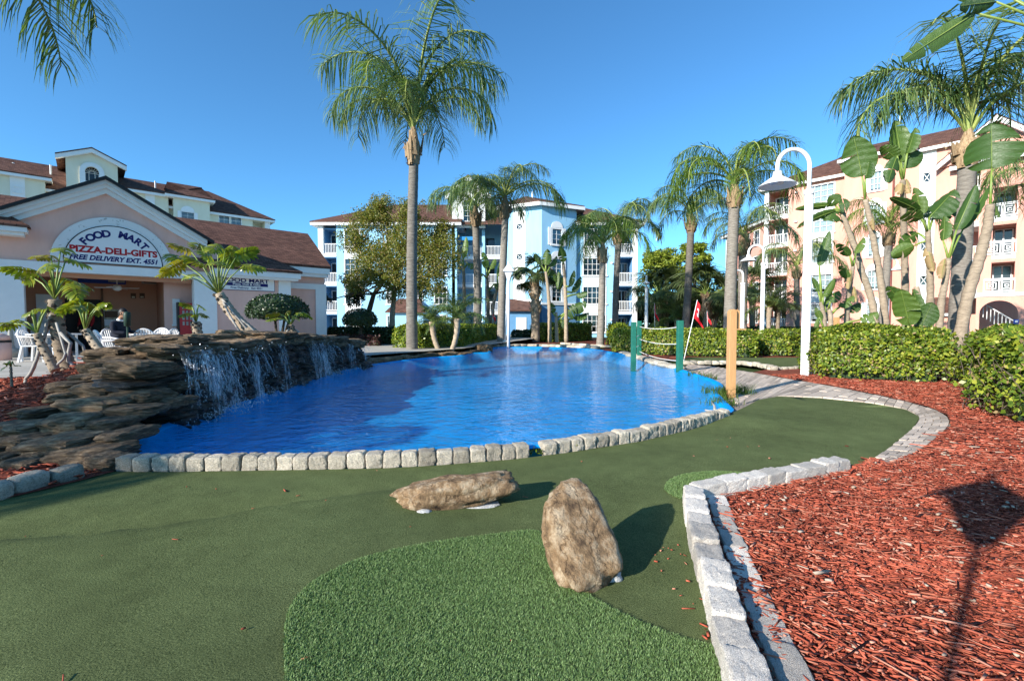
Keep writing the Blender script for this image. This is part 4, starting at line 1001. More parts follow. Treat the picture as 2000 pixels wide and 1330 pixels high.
def railing(root, F, s0, s1, n, z, h=1.0, step=.14, m='white_trim', fancy=False):
    mb = MB(); fbox(mb, F, s0, s1, n, n + .06, z + h - .07, z + h); fbox(mb, F, s0, s1, n, n + .05, z + .08, z + .14)
    if not fancy:
        k = max(2, int((s1 - s0) / step))
        for i in range(k + 1): a = s0 + (s1 - s0) * i / k; fbox(mb, F, a - .018, a + .018, n + .005, n + .045, z + .14, z + h - .07)
    else:
        k = max(1, round((s1 - s0) / 1.0)); w = (s1 - s0) / k
        for i in range(k):
            c = s0 + w * (i + .5); zc = z + .5 * h
            for q in (.40, .25, .11):
                for (a, b, cc, d) in ((c - q, c - q + .05, zc - q, zc + q), (c + q - .05, c + q, zc - q, zc + q), (c - q + .05, c + q - .05, zc + q - .05, zc + q), (c - q + .05, c + q - .05, zc - q, zc - q + .05)): fbox(mb, F, a, b, n + .01, n + .04, cc, d)
            fbox(mb, F, s0 + w * i - .03, s0 + w * i + .03, n, n + .055, z, z + h - .07)
    return mb.build('railing', mat(m), root)
def balcony(root, F, s0, s1, zf, zt, n, wallm, rail=True, depth=1.7, door=True, fancy=False):
    fb(root, 'balcony_recess', wallm, F, (s0 - .1, s1 + .1, n + depth, n + depth + .1, zf, zt), (s0 - .12, s0 - .002, n + .25, n + depth, zf, zt), (s1 + .002, s1 + .12, n + .25, n + depth, zf, zt), (s0, s1, n + .02, n + depth, zt - .06, zt + .02))
    fb(root, 'balcony_floor', 'white_trim', F, (s0 - .02, s1 + .02, n - .03, n + depth, zf - .28, zf))
    if rail: railing(root, F, s0, s1, n + .04, zf, fancy=fancy)
    if door:
        a = s0 + (s1 - s0) * .12; b = s1 - (s1 - s0) * .12
        fr = fb(root, 'balcony_door', 'white_trim', F, (a - .08, a, n + depth - .06, n + depth - .005, zf, zf + 2.1), (b, b + .08, n + depth - .06, n + depth - .005, zf, zf + 2.1), (a, b, n + depth - .06, n + depth - .005, zf + 2.05, zf + 2.13), ((a + b) / 2 - .04, (a + b) / 2 + .04, n + depth - .06, n + depth - .005, zf, zf + 2.05))
        g = fb(root, 'pane', 'dark_glass', F, (a, (a + b) / 2 - .04, n + depth - .03, n + depth - .004, zf, zf + 2.05), ((a + b) / 2 + .04, b, n + depth - .03, n + depth - .004, zf, zf + 2.05)); g.parent = fr

def hip_roof(root, F, s0, s1, n0, n1, z, h, hl=True, hr=True, ov=.5, name='roof'):
    a, b, c, d = s0 - ov, s1 + ov, n0 - ov, n1 + ov; m = (c + d) / 2; run = (d - c) / 2
    r0 = a + (run if hl else 0); r1 = b - (run if hr else 0)
    A, B, C, D = F.pt(a, c, z), F.pt(b, c, z), F.pt(b, d, z), F.pt(a, d, z); R0, R1 = F.pt(r0, m, z + h), F.pt(r1, m, z + h)
    o = roof(root, [[A, B, R1, R0], [C, D, R0, R1], [B, C, R1], [D, A, R0]], name)
    fb(root, 'fascia', 'white_trim', F, (a + .03, b - .03, c + .03, c + .08, z - .36, z - .105), (a + .03, b - .03, d - .08, d - .03, z - .36, z - .105), (a + .03, a + .08, c + .085, d - .085, z - .36, z - .105), (b - .08, b - .03, c + .085, d - .085, z - .36, z - .105), (a + .085, b - .085, c + .085, d - .085, z - .30, z - .22))
    return o

# ------------------------------------------------------------ the food shop
dF = (0.735, 0.678); PF = (-14.9, 13.8)
FM = Face(PF, (PF[0] + dF[0], PF[1] + dF[1])); S, Z = FM.S, FM.Z; ZF = 0.25
mart = empty('shop_building', (-11.6, 17.0, ZF), 'peach gabled shop with white pillars and open porch behind the waterfall', 'shop')
sA = S(215); zA = Z(215, 366); sR = S(392); zR = Z(392, 472); half = sR - sA; sL = sA - half
s1, s2, s3, s4 = S(-6), S(50), S(380), S(424)
zl0, zl1 = Z(200, 537), Z(200, 519)
fb(mart, 'pillar', 'white_trim', FM, (s1 - 3.2, s2, -.10, .45, ZF, zl0 + .02), bevel=.015)
fb(mart, 'pillar', 'white_trim', FM, (s3, s4, -.10, .45, ZF, zl0 + .02), bevel=.015)
fb(mart, 'pillar_base', 'mart_stucco', FM, (s3 - .03, s4 + .03, -.13, .47, ZF - .1, ZF + .28))
fb(mart, 'lintel', 'white_trim', FM, (s1 - 3.2, s4, -.08, .40, zl0 + .022, zl1))
mb = MB(); k = (zA - zR) / half
mb.slab([FM.pt(sL - .0, 0, zl1 + .003), FM.pt(sR, 0, zl1 + .003), FM.pt(sR, 0, zR), FM.pt(sA, 0, zA), FM.pt(sL, 0, zR)], FM.n * .35)
fbox(mb, FM, s1 - 3.2, sL - .003, 0.0, .35, zl1 + .003, zR - .25); fbox(mb, FM, sR + .003, s4 + .1, 0, .35, zl1 + .003, zR - .1)
mb.build('gable_wall', mat('mart_stucco'), mart)
for sg in (-1, 1):           # raking cornice in three steps with a dark drip edge
    for (t0, t1, pr) in ((.0, .12, -.30), (.122, .24, -.22), (.242, .40, -.12)):
        mb = MB(); e = half + .22
        def rk(sx, dz, n): return FM.pt(sA + sg * sx, n, zA + .16 - k * sx - dz)
        mb.hexa([rk(0, t1, pr), rk(e, t1, pr), rk(e, t1, .0), rk(0, t1, .0), rk(0, t0, pr), rk(e, t0, pr), rk(e, t0, .0), rk(0, t0, .0)]); mb.build('cornice', mat('white_trim'), mart)
    mb = MB(); e = half + .42; mb.hexa([rk(0, -.002, -.42), rk(e, -.002, -.42), rk(e, -.002, .3), rk(0, -.002, .3), rk(0, -.10, -.42), rk(e, -.10, -.42), rk(e, -.10, .3), rk(0, -.10, .3)]); mb.build('drip_edge', mat('black_trim'), mart)
e = half + .42
roof(mart, [[FM.pt(sA, .3, zA + .25), FM.pt(sA, 6, zA + .25), FM.pt(sA - e, 6, zA + .25 - k * e), FM.pt(sA - e, .3, zA + .25 - k * e)], [FM.pt(sA, .3, zA + .25), FM.pt(sA + e, .3, zA + .25 - k * e), FM.pt(sA + e, 6, zA + .25 - k * e), FM.pt(sA, 6, zA + .25)]], 'gable_roof', .05)
# main roof behind, hipped at the right end
nE, nR = 0.65, 5.2; zE = Z(600, 517, nE); sE = S(648, nE); sRd = S(604, nR); zRd = Z(604, 457, nR)
roof(mart, [[FM.pt(-9, nE, zE), FM.pt(sE, nE, zE), FM.pt(sRd, nR, zRd), FM.pt(-9, nR, zRd)], [FM.pt(sE, nE, zE), FM.pt(sE, 2 * nR - nE, zE), FM.pt(sRd, nR, zRd)], [FM.pt(-9, 2 * nR - nE, zE), FM.pt(-9, nR, zRd), FM.pt(sRd, nR, zRd), FM.pt(sE, 2 * nR - nE, zE)]])
fb(mart, 'fascia', 'white_trim', FM, (s4 + .1, sE - .04, nE + .03, nE + .5, zE - .36, zE - .11), (s4 + .1, sE - .10, nE + .12, nE + .5, zE - .50, zE - .362))
sW = S(635, 1.15)
fb(mart, 'side_wall', 'mart_stucco', FM, (s4, sW, 1.15, 1.5, ZF, zE - .30), (sW - .3, sW, 1.5, 9, ZF, zE - .3))
fb(mart, 'pilaster', 'white_trim', FM, (S(617, 1.1), sW + .04, 1.06, 1.14, ZF, Z(625, 566, 1.1)))
fb(mart, 'wall_band', 'white_trim', FM, (S(566, 1.1), sW + .04, 1.06, 1.14, Z(600, 565, 1.1) + .003, Z(600, 554, 1.1)))
# projecting bay under a low skirt roof, with its corner pilaster
sB = S(566, -.02); zS = Z(588, 531, -.5); sS = S(592, -.5)
fb(mart, 'bay_wall', 'mart_stucco', FM, (s4 + .002, sB, -.02, 1.14, ZF, zS - .08))
fb(mart, 'pilaster', 'white_trim', FM, (S(546, -.1), sB + .04, -.10, -.022, ZF, zS - .12))
fb(mart, 'bay_base', 'white_trim', FM, (s4 + .002, S(546, -.1) - .003, -.06, -.022, ZF - .1, ZF + .30))
roof(mart, [[FM.pt(s4 - 1.0, -.55, zS), FM.pt(sS, -.55, zS), FM.pt(sS - 1.6, 1.5, zS + 1.1), FM.pt(s4 - 1.0, 1.5, zS + 1.1)], [FM.pt(sS, -.55, zS), FM.pt(sS, 1.3, zS), FM.pt(sS - 1.6, 1.5, zS + 1.1)]], 'skirt_roof', .08)
fb(mart, 'fascia', 'white_trim', FM, (s4 - .2, sS - .05, -.50, .3, zS - .30, zS - .085), (s4 - .2, sS - .13, -.42, .3, zS - .38, zS - .302))
zSl = Z(30, 438, -.6); sSl = S(64, -.6)
roof(mart, [[FM.pt(-6, -.62, zSl), FM.pt(sSl, -.62, zSl), FM.pt(sSl - .5, .02, zSl + .38), FM.pt(-6, .02, zSl + .38)], [FM.pt(sSl, -.62, zSl), FM.pt(sSl, .0, zSl + .02), FM.pt(sSl - .5, .02, zSl + .38)]], 'skirt_roof', .06)
fb(mart, 'fascia', 'white_trim', FM, (-6, sSl - .05, -.58, -.003, zSl - .20, zSl - .065), (-6, sSl - .12, -.48, -.003, zSl - .30, zSl - .202))
# porch: back wall, flank, ceiling
sQ = S(322, .9); nB = 3.4
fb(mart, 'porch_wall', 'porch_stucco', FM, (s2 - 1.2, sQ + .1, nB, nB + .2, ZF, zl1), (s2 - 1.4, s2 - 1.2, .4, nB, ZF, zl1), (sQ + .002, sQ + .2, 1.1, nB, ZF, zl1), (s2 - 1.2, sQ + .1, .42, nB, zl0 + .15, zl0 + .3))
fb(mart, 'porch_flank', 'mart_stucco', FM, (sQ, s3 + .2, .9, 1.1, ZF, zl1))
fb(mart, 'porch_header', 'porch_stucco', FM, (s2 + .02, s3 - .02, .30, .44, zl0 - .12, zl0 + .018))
fb(mart, 'window_surround', 'white_trim', FM, (S(338, .85), S(352, .85), .84, .897, Z(345, 633, .85), Z(345, 584, .85)), (S(336, .85), S(352, .85), .80, .897, Z(345, 637, .85), Z(345, 633, .85) - .002))
fb(mart, 'doorway', 'dark_room', FM, (S(150, nB) - .3, S(198, nB), nB - .03, nB - .004, ZF, Z(170, 585, nB)), bevel=0)
fb(mart, 'door_frame', 'brown_wood', FM, (S(198, nB) + .01, S(203, nB), nB - .12, nB - .004, ZF, Z(170, 560, nB)))
fb(mart, 'counter', 'white_trim', FM, (S(60, 2.6), S(108, 2.6), 2.4, 2.8, ZF, ZF + 1.0))
fb(mart, 'back_door', 'white_trim', FM, (S(72, nB), S(116, nB), nB - .05, nB - .004, ZF, Z(90, 575, nB)))
# vaulted arch band round the sign
cS = (S(128) + S(320)) / 2; rS = (S(320) - S(128)) / 2; zS0 = Z(225, 517)
mb = MB(); m_ = 28; po = []; pi = []
for i in range(m_ + 1):
    a = math.pi * i / m_; po.append((cS + (rS + .30) * math.cos(a), zS0 + (rS + .28) * math.sin(a))); pi.append((cS + (rS - .02) * math.cos(a), zS0 + (rS - .02) * math.sin(a)))
for i in range(m_):
    q = [po[i], po[i + 1], pi[i + 1], pi[i]]; mb.hexa([FM.pt(a, -.07, z) for a, z in q] + [FM.pt(a, -.003, z) for a, z in q])
mb.build('arch_band', mat('white_weathered'), mart)

def text(root, body, F, s, z, n, size, m, rot=0.0, align='CENTER', bold=.012, shear=0.0, sx=1.0, name='lettering'):
    cu = bpy.data.curves.new('t', 'FONT'); cu.body = body; cu.size = size; cu.align_x = align; cu.offset = bold * size; cu.shear = shear; cu.extrude = .002; cu.resolution_u = 4
    ob = bpy.data.objects.new('t', cu); COL.objects.link(ob); dg = bpy.context.evaluated_depsgraph_get()
    me = bpy.data.meshes.new_from_object(ob.evaluated_get(dg)); bpy.data.objects.remove(ob)
    c, s_ = math.cos(rot), math.sin(rot)
    loc = root.location
    for v in me.vertices:
        x, y, zz = v.co.x * sx, v.co.y, v.co.z; a = x * c - y * s_; b = x * s_ + y * c
        v.co = F.pt(s + a, n - zz, z + b) - loc
    me.materials.clear(); me.materials.append(mat(m)); return link(name, me, None, root)
sg = empty('shop_sign', FM.pt(cS, -.05, zS0), 'half-round white FOOD MART sign over the porch', 'sign')
mb = MB(); mb.slab([FM.pt(cS + rS * math.cos(a), -.085, zS0 + rS * math.sin(a)) for a in np.linspace(0, math.pi, 33)], FM.n * .03); mb.build('panel', mat('sign_white'), sg)
mb = MB(); P_ = [FM.pt(cS + rS * math.cos(a), -.085, zS0 + rS * math.sin(a)) for a in np.linspace(0, math.pi, 33)]; mb.tube(P_ + [P_[0]], .014, 4); mb.build('edging', mat('black_trim'), sg)
word = 'FOOD MART'; nchar = len(word)
for i, ch in enumerate(word):
    if ch == ' ': continue
    a = math.radians(90 + 48 - 96 * i / (nchar - 1)); R = rS * .735
    text(sg, ch, FM, cS + R * math.cos(a), zS0 + R * math.sin(a) * .98, -.088, .30, 'ink_blue', rot=(a - math.pi / 2), bold=.045, name='letter')
text(sg, 'PIZZA-DELI-GIFTS', FM, cS, zS0 + .33, -.088, .28, 'ink_red', bold=.045, sx=1.0)
text(sg, 'FREE DELIVERY EXT. 4551', FM, cS, zS0 + .09, -.088, .215, 'ink_blue', bold=.04, shear=.25, sx=.92)
b0, b1 = S(426, -.06), S(537, -.06); zb0, zb1 = Z(490, 567, -.06), Z(490, 544, -.06); bw = b1 - b0; bh = zb1 - zb0; bc = (b0 + b1) / 2
sg = empty('shop_sign', FM.pt(bc, -.05, zb0), 'small rectangular white FOOD MART banner on the bay wall', 'sign')
fb(sg, 'panel', 'sign_white', FM, (b0, b1, -.07, -.025, zb0, zb1)); fb(sg, 'border', 'ink_blue', FM, (b0 - .02, b1 + .02, -.05, -.023, zb0 - .02, zb1 + .02))
text(sg, 'FOOD MART', FM, bc, zb0 + bh * .64, -.074, bh * .46, 'ink_blue', bold=.03, sx=1.28)
fb(sg, 'stripe', 'ink_blue', FM, (b0 + bw * .12, b1 - bw * .12, -.073, -.0705, zb0 + bh * .33, zb0 + bh * .59))
text(sg, 'Pizza, Deli & Gifts', FM, bc, zb0 + bh * .385, -.076, bh * .25, 'sign_white', bold=.02, sx=1.15)
text(sg, 'Free Delivery   Ext 4551', FM, bc, zb0 + bh * .10, -.074, bh * .22, 'ink_blue', bold=.02, sx=1.1)

# ------------------------------------------------------------ pale yellow apartment block behind the shop
pY = at(530, 600, 58); FY = Face((pY.x - dF[0] * 40, pY.y - dF[1] * 40), (pY.x, pY.y)); S, Z = FY.S, FY.Z
yel = empty('apartment_building', (pY.x - 12, pY.y, 0), 'pale yellow apartment block with arched tower window behind the shop', 'building')
zE = Z(530, 430); sE = S(531)
sa, sb, sc, sd_, se = S(-60), S(104), S(345, -1.0), S(415, -1.0), S(497)
W1 = (S(433), S(452), Z(452, 441), Z(452, 421)); W2 = (S(456), S(475), Z(465, 442), Z(465, 423))
walls(yel, FY, sa, se, 0, zE - .25, 0, .3, [W1, W2], 'yellow_stucco')
for w_ in (W1, W2): window(yel, FY, *w_, n=.02, nx=2, nz=2, blind=.9, sill=False)
fb(yel, 'wall', 'yellow_stucco', FY, (sE - .25, sE, .3, 9, 0, zE - .25)); fb(yel, 'corner_post', 'white_trim', FY, (sE - .55, sE, 0, .28, 0, zE - .25))
balcony(yel, FY, se + .1, sE - .6, zE - 2.9, zE - .3, 0, 'yellow_stucco', rail=False)
hip_roof(yel, FY, sa - 4, sE, 0, 11, zE, 3.6, hl=False)
W3 = (S(360, -1), S(384, -1), Z(372, 436, -1), Z(372, 416, -1)); zB = Z(380, 386, -1)
walls(yel, FY, sc, sd_, 0, zB - .2, -1.0, -.7, [W3], 'yellow_stucco', 'bay_wall'); window(yel, FY, *W3, n=-.98, shut=.28, arch=True, nx=2, nz=3, blind=1)
fb(yel, 'bay_side', 'yellow_stucco', FY, (sd_ - .3, sd_, -.7, 1.5, 0, zB - .2), (sc, sc + .3, -.7, 1.5, 0, zB - .2))
hip_roof(yel, FY, sc - .3, sd_, -1.0, 6, zB, 2.1, name='bay_roof')
W5 = (S(291, -.6), S(309, -.6)); zC = Z(300, 376, -.6)
fb(yel, 'bay_wall', 'yellow_stucco', FY, (S(255, -.6), sc - .4, -.6, -.3, 0, zC - .2)); fb(yel, 'white_panel', 'white_trim', FY, (*W5, -.64, -.602, 0, zC - .25))
hip_roof(yel, FY, S(255, -.6), sc - .4, -.6, 6, zC, 1.8, hl=False, name='bay_roof')
# tower
t0, t1 = S(139, -1.5), S(239, -1.5); tc = (t0 + t1) / 2; zp = Z(188, 299, -1.5); zf = Z(239, 325, -1.5)
A0, A1 = S(176, -1.5), S(203, -1.5); za = Z(189, 338, -1.5)
walls(yel, FY, t0, t1, 0, zf, -1.5, -1.2, [(A0, A1, 0, za + (A1 - A0) / 2)], 'yellow_stucco', 'tower_wall')
mb = MB(); mb.slab([FY.pt(t0, -1.5, zf), FY.pt(t1, -1.5, zf), FY.pt(tc, -1.5, zp)], FY.n * .3); fbox(mb, FY, t1 - .3, t1, -1.2, 5, 0, zf); fbox(mb, FY, t0, t0 + .3, -1.2, 5, 0, zf); mb.build('tower_wall', mat('yellow_stucco'), yel)
mb = MB(); c = (A0 + A1) / 2; R = (A1 - A0) / 2; N_ = 14
for i in range(N_):
    a0, a1 = math.pi * i / N_, math.pi * (i + 1) / N_
    q = [(c + R * math.cos(a0), za + R * math.sin(a0)), (c + R * math.cos(a1), za + R * math.sin(a1)), (c + R * math.cos(a1), za + R + .01), (c + R * math.cos(a0), za + R + .01)]
    mb.hexa([FY.pt(a, -1.498, z) for a, z in q] + [FY.pt(a, -1.2, z) for a, z in q])
mb.build('arch_spandrel', mat('yellow_stucco'), yel)
mb = MB()
for i in range(N_):
    a0, a1 = math.pi * i / N_, math.pi * (i + 1) / N_
    q = [(c + (R + .4) * math.cos(a0), za + (R + .4) * math.sin(a0)), (c + (R + .4) * math.cos(a1), za + (R + .4) * math.sin(a1)), (c + R * math.cos(a1), za + R * math.sin(a1)), (c + R * math.cos(a0), za + R * math.sin(a0))]
    mb.hexa([FY.pt(a, -1.58, z) for a, z in q] + [FY.pt(a, -1.502, z) for a, z in q])
for a, b in ((A0 - .4, A0), (A1, A1 + .4)): fbox(mb, FY, a, b, -1.58, -1.502, za - 4, za)
mb.build('arch_surround', mat('white_trim'), yel)
mb = MB(); 
for i in range(9):
    a = math.pi * i / 8; mb.tube([FY.pt(c + R * .45 * math.cos(a), -.9, za + R * .45 * math.sin(a)), FY.pt(c + R * math.cos(a), -.9, za + R * math.sin(a))], .04, 4)
mb.tube([FY.pt(c + R * .45 * math.cos(a), -.9, za + R * .45 * math.sin(a)) for a in np.linspace(0, math.pi, 11)], .04, 4)
for q in (-1, -.45, .45, 1): mb.tube([FY.pt(c + R * q, -.9, za - 3), FY.pt(c + R * q, -.9, za)], .04, 4)
for q in (0, -.8, -1.6): mb.tube([FY.pt(A0, -.9, za + q), FY.pt(A1, -.9, za + q)], .035, 4)
wf = mb.build('arched_window', mat('white_trim'), yel); g = fb(yel, 'pane', 'dark_glass', FY, (A0, A1, -.85, -.8, za - 4, za + R)); g.parent = wf
kk = (zp - zf) / (t1 - tc); ov = .7
roof(yel, [[FY.pt(tc, -2.0, zp + .35), FY.pt(tc, 6, zp + .35), FY.pt(t0 - ov, 6, zf + .35 - kk * ov), FY.pt(t0 - ov, -2.0, zf + .35 - kk * ov)], [FY.pt(tc, -2.0, zp + .35), FY.pt(t1 + ov, -2.0, zf + .35 - kk * ov), FY.pt(t1 + ov, 6, zf + .35 - kk * ov), FY.pt(tc, 6, zp + .35)]], 'tower_roof')
for sgn, ee in ((-1, t0 - ov), (1, t1 + ov)):
    mb = MB(); w0, w1 = FY.pt(tc, -1.95, zp + .24), FY.pt(ee, -1.95, zf + .24 - kk * ov); mb.slab([w0, w1, w1 - Vector((0, 0, .38)), w0 - Vector((0, 0, .38))], FY.n * .4); mb.build('cornice', mat('white_trim'), yel)
# left wing of the block
zL = Z(60, 343, -.8); sl1 = S(98, -.8)
fb(yel, 'wing_wall', 'yellow_stucco', FY, (sa - 4, sl1, -.8, -.5, 0, zL - .2), (sl1 - .3, sl1, -.5, 3, 0, zL - .2))
fb(yel, 'white_panel', 'white_trim', FY, (S(30, -.8), S(59, -.8), -.84, -.802, 0, zL - .25))
window(yel, FY, S(37, -.8), S(52, -.8), Z(45, 378, -.8), Z(45, 367, -.8), n=-.86, nx=1, nz=1, blind=0, sill=False, x=True)
hip_roof(yel, FY, sa - 6, sl1, -.8, 6, zL, 2.0, hl=False, name='wing_roof')
for px_, py_ in ((38, 322), (110, 326), (311, 356), (371, 370)):
    r_ = S(px_, 3); z_ = Z(px_, py_ + 8, 3); MB().tube([FY.pt(r_, 3, z_ - .9), FY.pt(r_, 3, z_ + .5)], .08, 6).build('vent_pipe', mat('white_trim'), yel)
# ------------------------------------------------------------ blue apartment block across the pool
FB = Face((-30, 45), (30, 45)); S, Z = FB.S, FB.Z
blu = empty('apartment_building', (5, 45, 0), 'light blue four-storey apartment block with white balconies across the pool', 'building')
LV = [-0.3, 2.45, 5.2, 8.0]; zE = 10.75
# right wing
ops = []; wins = []
for k, z in enumerate(LV):
    a, b = (1139, 1182) if k < 3 else (1141, 1164); ops.append((S(a), S(b), z + .75, z + 2.35)); wins.append(ops[-1])
walls(blu, FB, S(1121), S(1207), -1, zE, 0, .3, ops, 'blue_stucco')
for w_ in wins: window(blu, FB, *w_, n=0, nx=5, nz=3, blind=random.choice((.6, 1.0, 1.0)), w=.09)
for k in range(3): fb(blu, 'spandrel', 'white_trim', FB, (S(1138), S(1183), -.04, -.003, LV[k] + 2.50, LV[k + 1] + .55))
fb(blu, 'column', 'white_trim', FB, (S(1235), S(1244), -.05, .6, -1, zE)); fb(blu, 'end_wall', 'blue_stucco', FB, (S(1244) - .3, S(1244), .6, 12, -1, zE))
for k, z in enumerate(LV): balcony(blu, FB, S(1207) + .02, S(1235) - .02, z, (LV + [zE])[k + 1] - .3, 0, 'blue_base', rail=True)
for k in range(4): MB().lathe(FB.pt(S(1194), -.06, LV[k] + 1.9), [(.02, -.1), (.12, -.06), (.12, .06), (.02, .1)], 8).build('wall_lamp', mat('white_trim'), blu)
hip_roof(blu, FB, S(1110), S(1246), 0, 12, zE + .3, 3.2, hl=False)
# faceted bay in the middle: the left facet takes the sun, the right one turns from it
xc = FB.S(1055) - 30; FL_ = Face((FB.S(985) - 30, 44.5), (xc, 42.9)); FR_ = Face((xc, 42.9), (FB.S(1124) - 30, 44.6)); zB = 12.2
def opx(F, a, b, p0, p1): return (F.S(a), F.S(b), F.Z((a + b) / 2, p1), F.Z((a + b) / 2, p0))
oL = [opx(FL_, 1009, 1020, 497, 507), opx(FL_, 1009, 1020, 555, 565), opx(FL_, 1009, 1020, 438, 448)]
walls(blu, FL_, 0, FL_.len, 3.5, zB, 0, .25, oL, 'blue_stucco', 'bay_wall')
fb(blu, 'white_panel', 'white_trim', FL_, (FL_.S(1003), FL_.S(1008.6), -.04, -.003, 3.5, zB), (FL_.S(1020.6), FL_.S(1026), -.04, -.003, 3.5, zB), *[(FL_.S(1008.6), FL_.S(1020.6), -.04, -.003, a, b) for a, b in ((3.5, oL[1][2]), (oL[1][3], oL[0][2]), (oL[0][3], oL[2][2]), (oL[2][3], zB))])
for w_ in oL: window(blu, FL_, *w_, n=0, nx=1, nz=1, blind=0, sill=False, x=True, w=.05)
oR = [opx(FR_, 1078, 1096, 448, 477), opx(FR_, 1078, 1096, 506, 534), opx(FR_, 1078, 1096, 562, 588)]
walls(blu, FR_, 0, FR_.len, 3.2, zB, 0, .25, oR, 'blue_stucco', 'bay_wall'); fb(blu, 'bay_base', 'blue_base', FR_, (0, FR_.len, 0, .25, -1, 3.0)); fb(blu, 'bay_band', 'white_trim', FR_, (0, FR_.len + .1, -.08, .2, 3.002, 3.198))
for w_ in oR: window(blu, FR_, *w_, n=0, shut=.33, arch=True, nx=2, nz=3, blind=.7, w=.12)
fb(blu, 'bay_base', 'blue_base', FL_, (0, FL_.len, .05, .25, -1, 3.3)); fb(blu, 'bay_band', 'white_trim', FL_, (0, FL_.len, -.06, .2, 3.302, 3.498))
e = .55; pA, pB, pC = FL_.pt(-e, -e, zB + .25), FL_.pt(FL_.len, -e * 1.1, zB + .25), FR_.pt(FR_.len + e, -e, zB + .25); top = Vector((FB.S(1030) - 30, 50, zB + 2.7)); pD = Vector((pC.x, 54, zB + .25)); pE = Vector((pA.x, 54, zB + .25))
roof(blu, [[pA, pB, top], [pB, pC, top], [pC, pD, top], [pE, pA, top]], 'bay_roof')
mb = MB()
for a, b in ((pA, pB), (pB, pC), (pC, pD)): mb.slab([a - Vector((0, 0, .11)), b - Vector((0, 0, .11)), b - Vector((0, 0, .42)), a - Vector((0, 0, .42))], (a - b).cross(Vector((0, 0, 1))).normalized() * -.06)
mb.slab([pA - Vector((0, 0, .3)), pB - Vector((0, 0, .3)), pC - Vector((0, 0, .3)), pD - Vector((0, 0, .3)), pE - Vector((0, 0, .3))], (0, 0, .05)); mb.build('fascia', mat('white_trim'), blu)
MB().tube([(top.x + .6, 48, zB + 1.6), (top.x + .6, 48, zB + 2.6)], .09, 6).build('vent_pipe', mat('white_trim'), blu)
# lean-to with a door at the foot of the bay
Fl = Face((FB.S(993) - 30, 41.5), (FB.S(1045) - 30, 41.5)); zt = Fl.Z(1020, 606)
fb(blu, 'lean_to', 'blue_base', Fl, (0, Fl.len, 0, 3, -1, zt)); fb(blu, 'door', 'white_trim', Fl, (Fl.S(1008), Fl.S(1028), -.05, -.002, -1, Fl.Z(1018, 620)))
roof(blu, [[Fl.pt(-.3, -.4, zt), Fl.pt(Fl.len + .3, -.4, zt), Fl.pt(Fl.len + .3, 2.6, zt + 1.15), Fl.pt(-.3, 2.6, zt + 1.15)]], 'lean_to_roof')
# recessed stair hall with open landings and gable above
s0, s1 = S(893, 1.6), S(985, 1.6)
fb(blu, 'hall_wall', 'blue_stucco', FB, (s0, s1, 4.0, 4.3, -1, 12)); fb(blu, 'hall_wall', 'blue_stucco', FB, (s0 - .3, s0, 0, 4, -1, 11), (S(940), S(946), 1.2, 1.6, -1, 11))
for k, z in enumerate(LV[1:]):
    fb(blu, 'landing', 'white_trim', FB, (s0, s1, 1.3, 4.0, z - .3, z)); railing(blu, FB, s0, s1, 1.32, z, fancy=False)
for k, z in enumerate(LV): g = fb(blu, 'hall_door', 'dark_glass', FB, (S(950, 4), S(966, 4), 3.93, 3.998, z, z + 2.2))
fb(blu, 'awning', 'awning', FB, (S(896, .6), S(925, .6), .4, 1.6, Z(910, 470, .6), Z(910, 463, .6)))
for i in range(9): fb(blu, 'stair', 'white_trim', FB, (S(905, 1) + i * .28, S(905, 1) + i * .28 + .3, .6, 1.6, -.3 + i * .28, -.18 + i * .28))
g0, g1 = S(884, .3), S(948, .3); gp = Z(908, 350, .3); gf = Z(908, 378, .3); gc = (g0 + g1) / 2
oG = [(S(906, .3), S(930, .3), Z(920, 432, .3), Z(920, 392, .3))]
walls(blu, FB, g0, g1, 10.6, gf, .3, .6, oG, 'white_trim', 'gable_wall'); window(blu, FB, *oG[0], n=.3, nx=3, nz=4, blind=0, sill=False)
mb = MB(); mb.slab([FB.pt(g0, .3, gf), FB.pt(g1, .3, gf), FB.pt(gc, .3, gp)], FB.n * .3); mb.build('gable_wall', mat('white_trim'), blu)
kk = (gp - gf) / (g1 - gc)
roof(blu, [[FB.pt(gc, -.2, gp + .3), FB.pt(gc, 8, gp + .3), FB.pt(g0 - .6, 8, gf + .3 - kk * .6), FB.pt(g0 - .6, -.2, gf + .3 - kk * .6)], [FB.pt(gc, -.2, gp + .3), FB.pt(g1 + .6, -.2, gf + .3 - kk * .6), FB.pt(g1 + .6, 8, gf + .3 - kk * .6), FB.pt(gc, 8, gp + .3)]], 'gable_roof')
for ee in (g0 - .6, g1 + .6):
    a, b = FB.pt(gc, -.18, gp + .19), FB.pt(ee, -.18, gf + .19 - kk * .6); MB().slab([a, b, b - Vector((0, 0, .4)), a - Vector((0, 0, .4))], FB.n * .3).build('cornice', mat('white_trim'), blu)
roof(blu, [[FB.pt(S(880), -.2, 10.9), FB.pt(S(990), -.2, 10.9), FB.pt(S(990), 5, 14.0), FB.pt(S(880), 5, 14.0)]], 'roof')
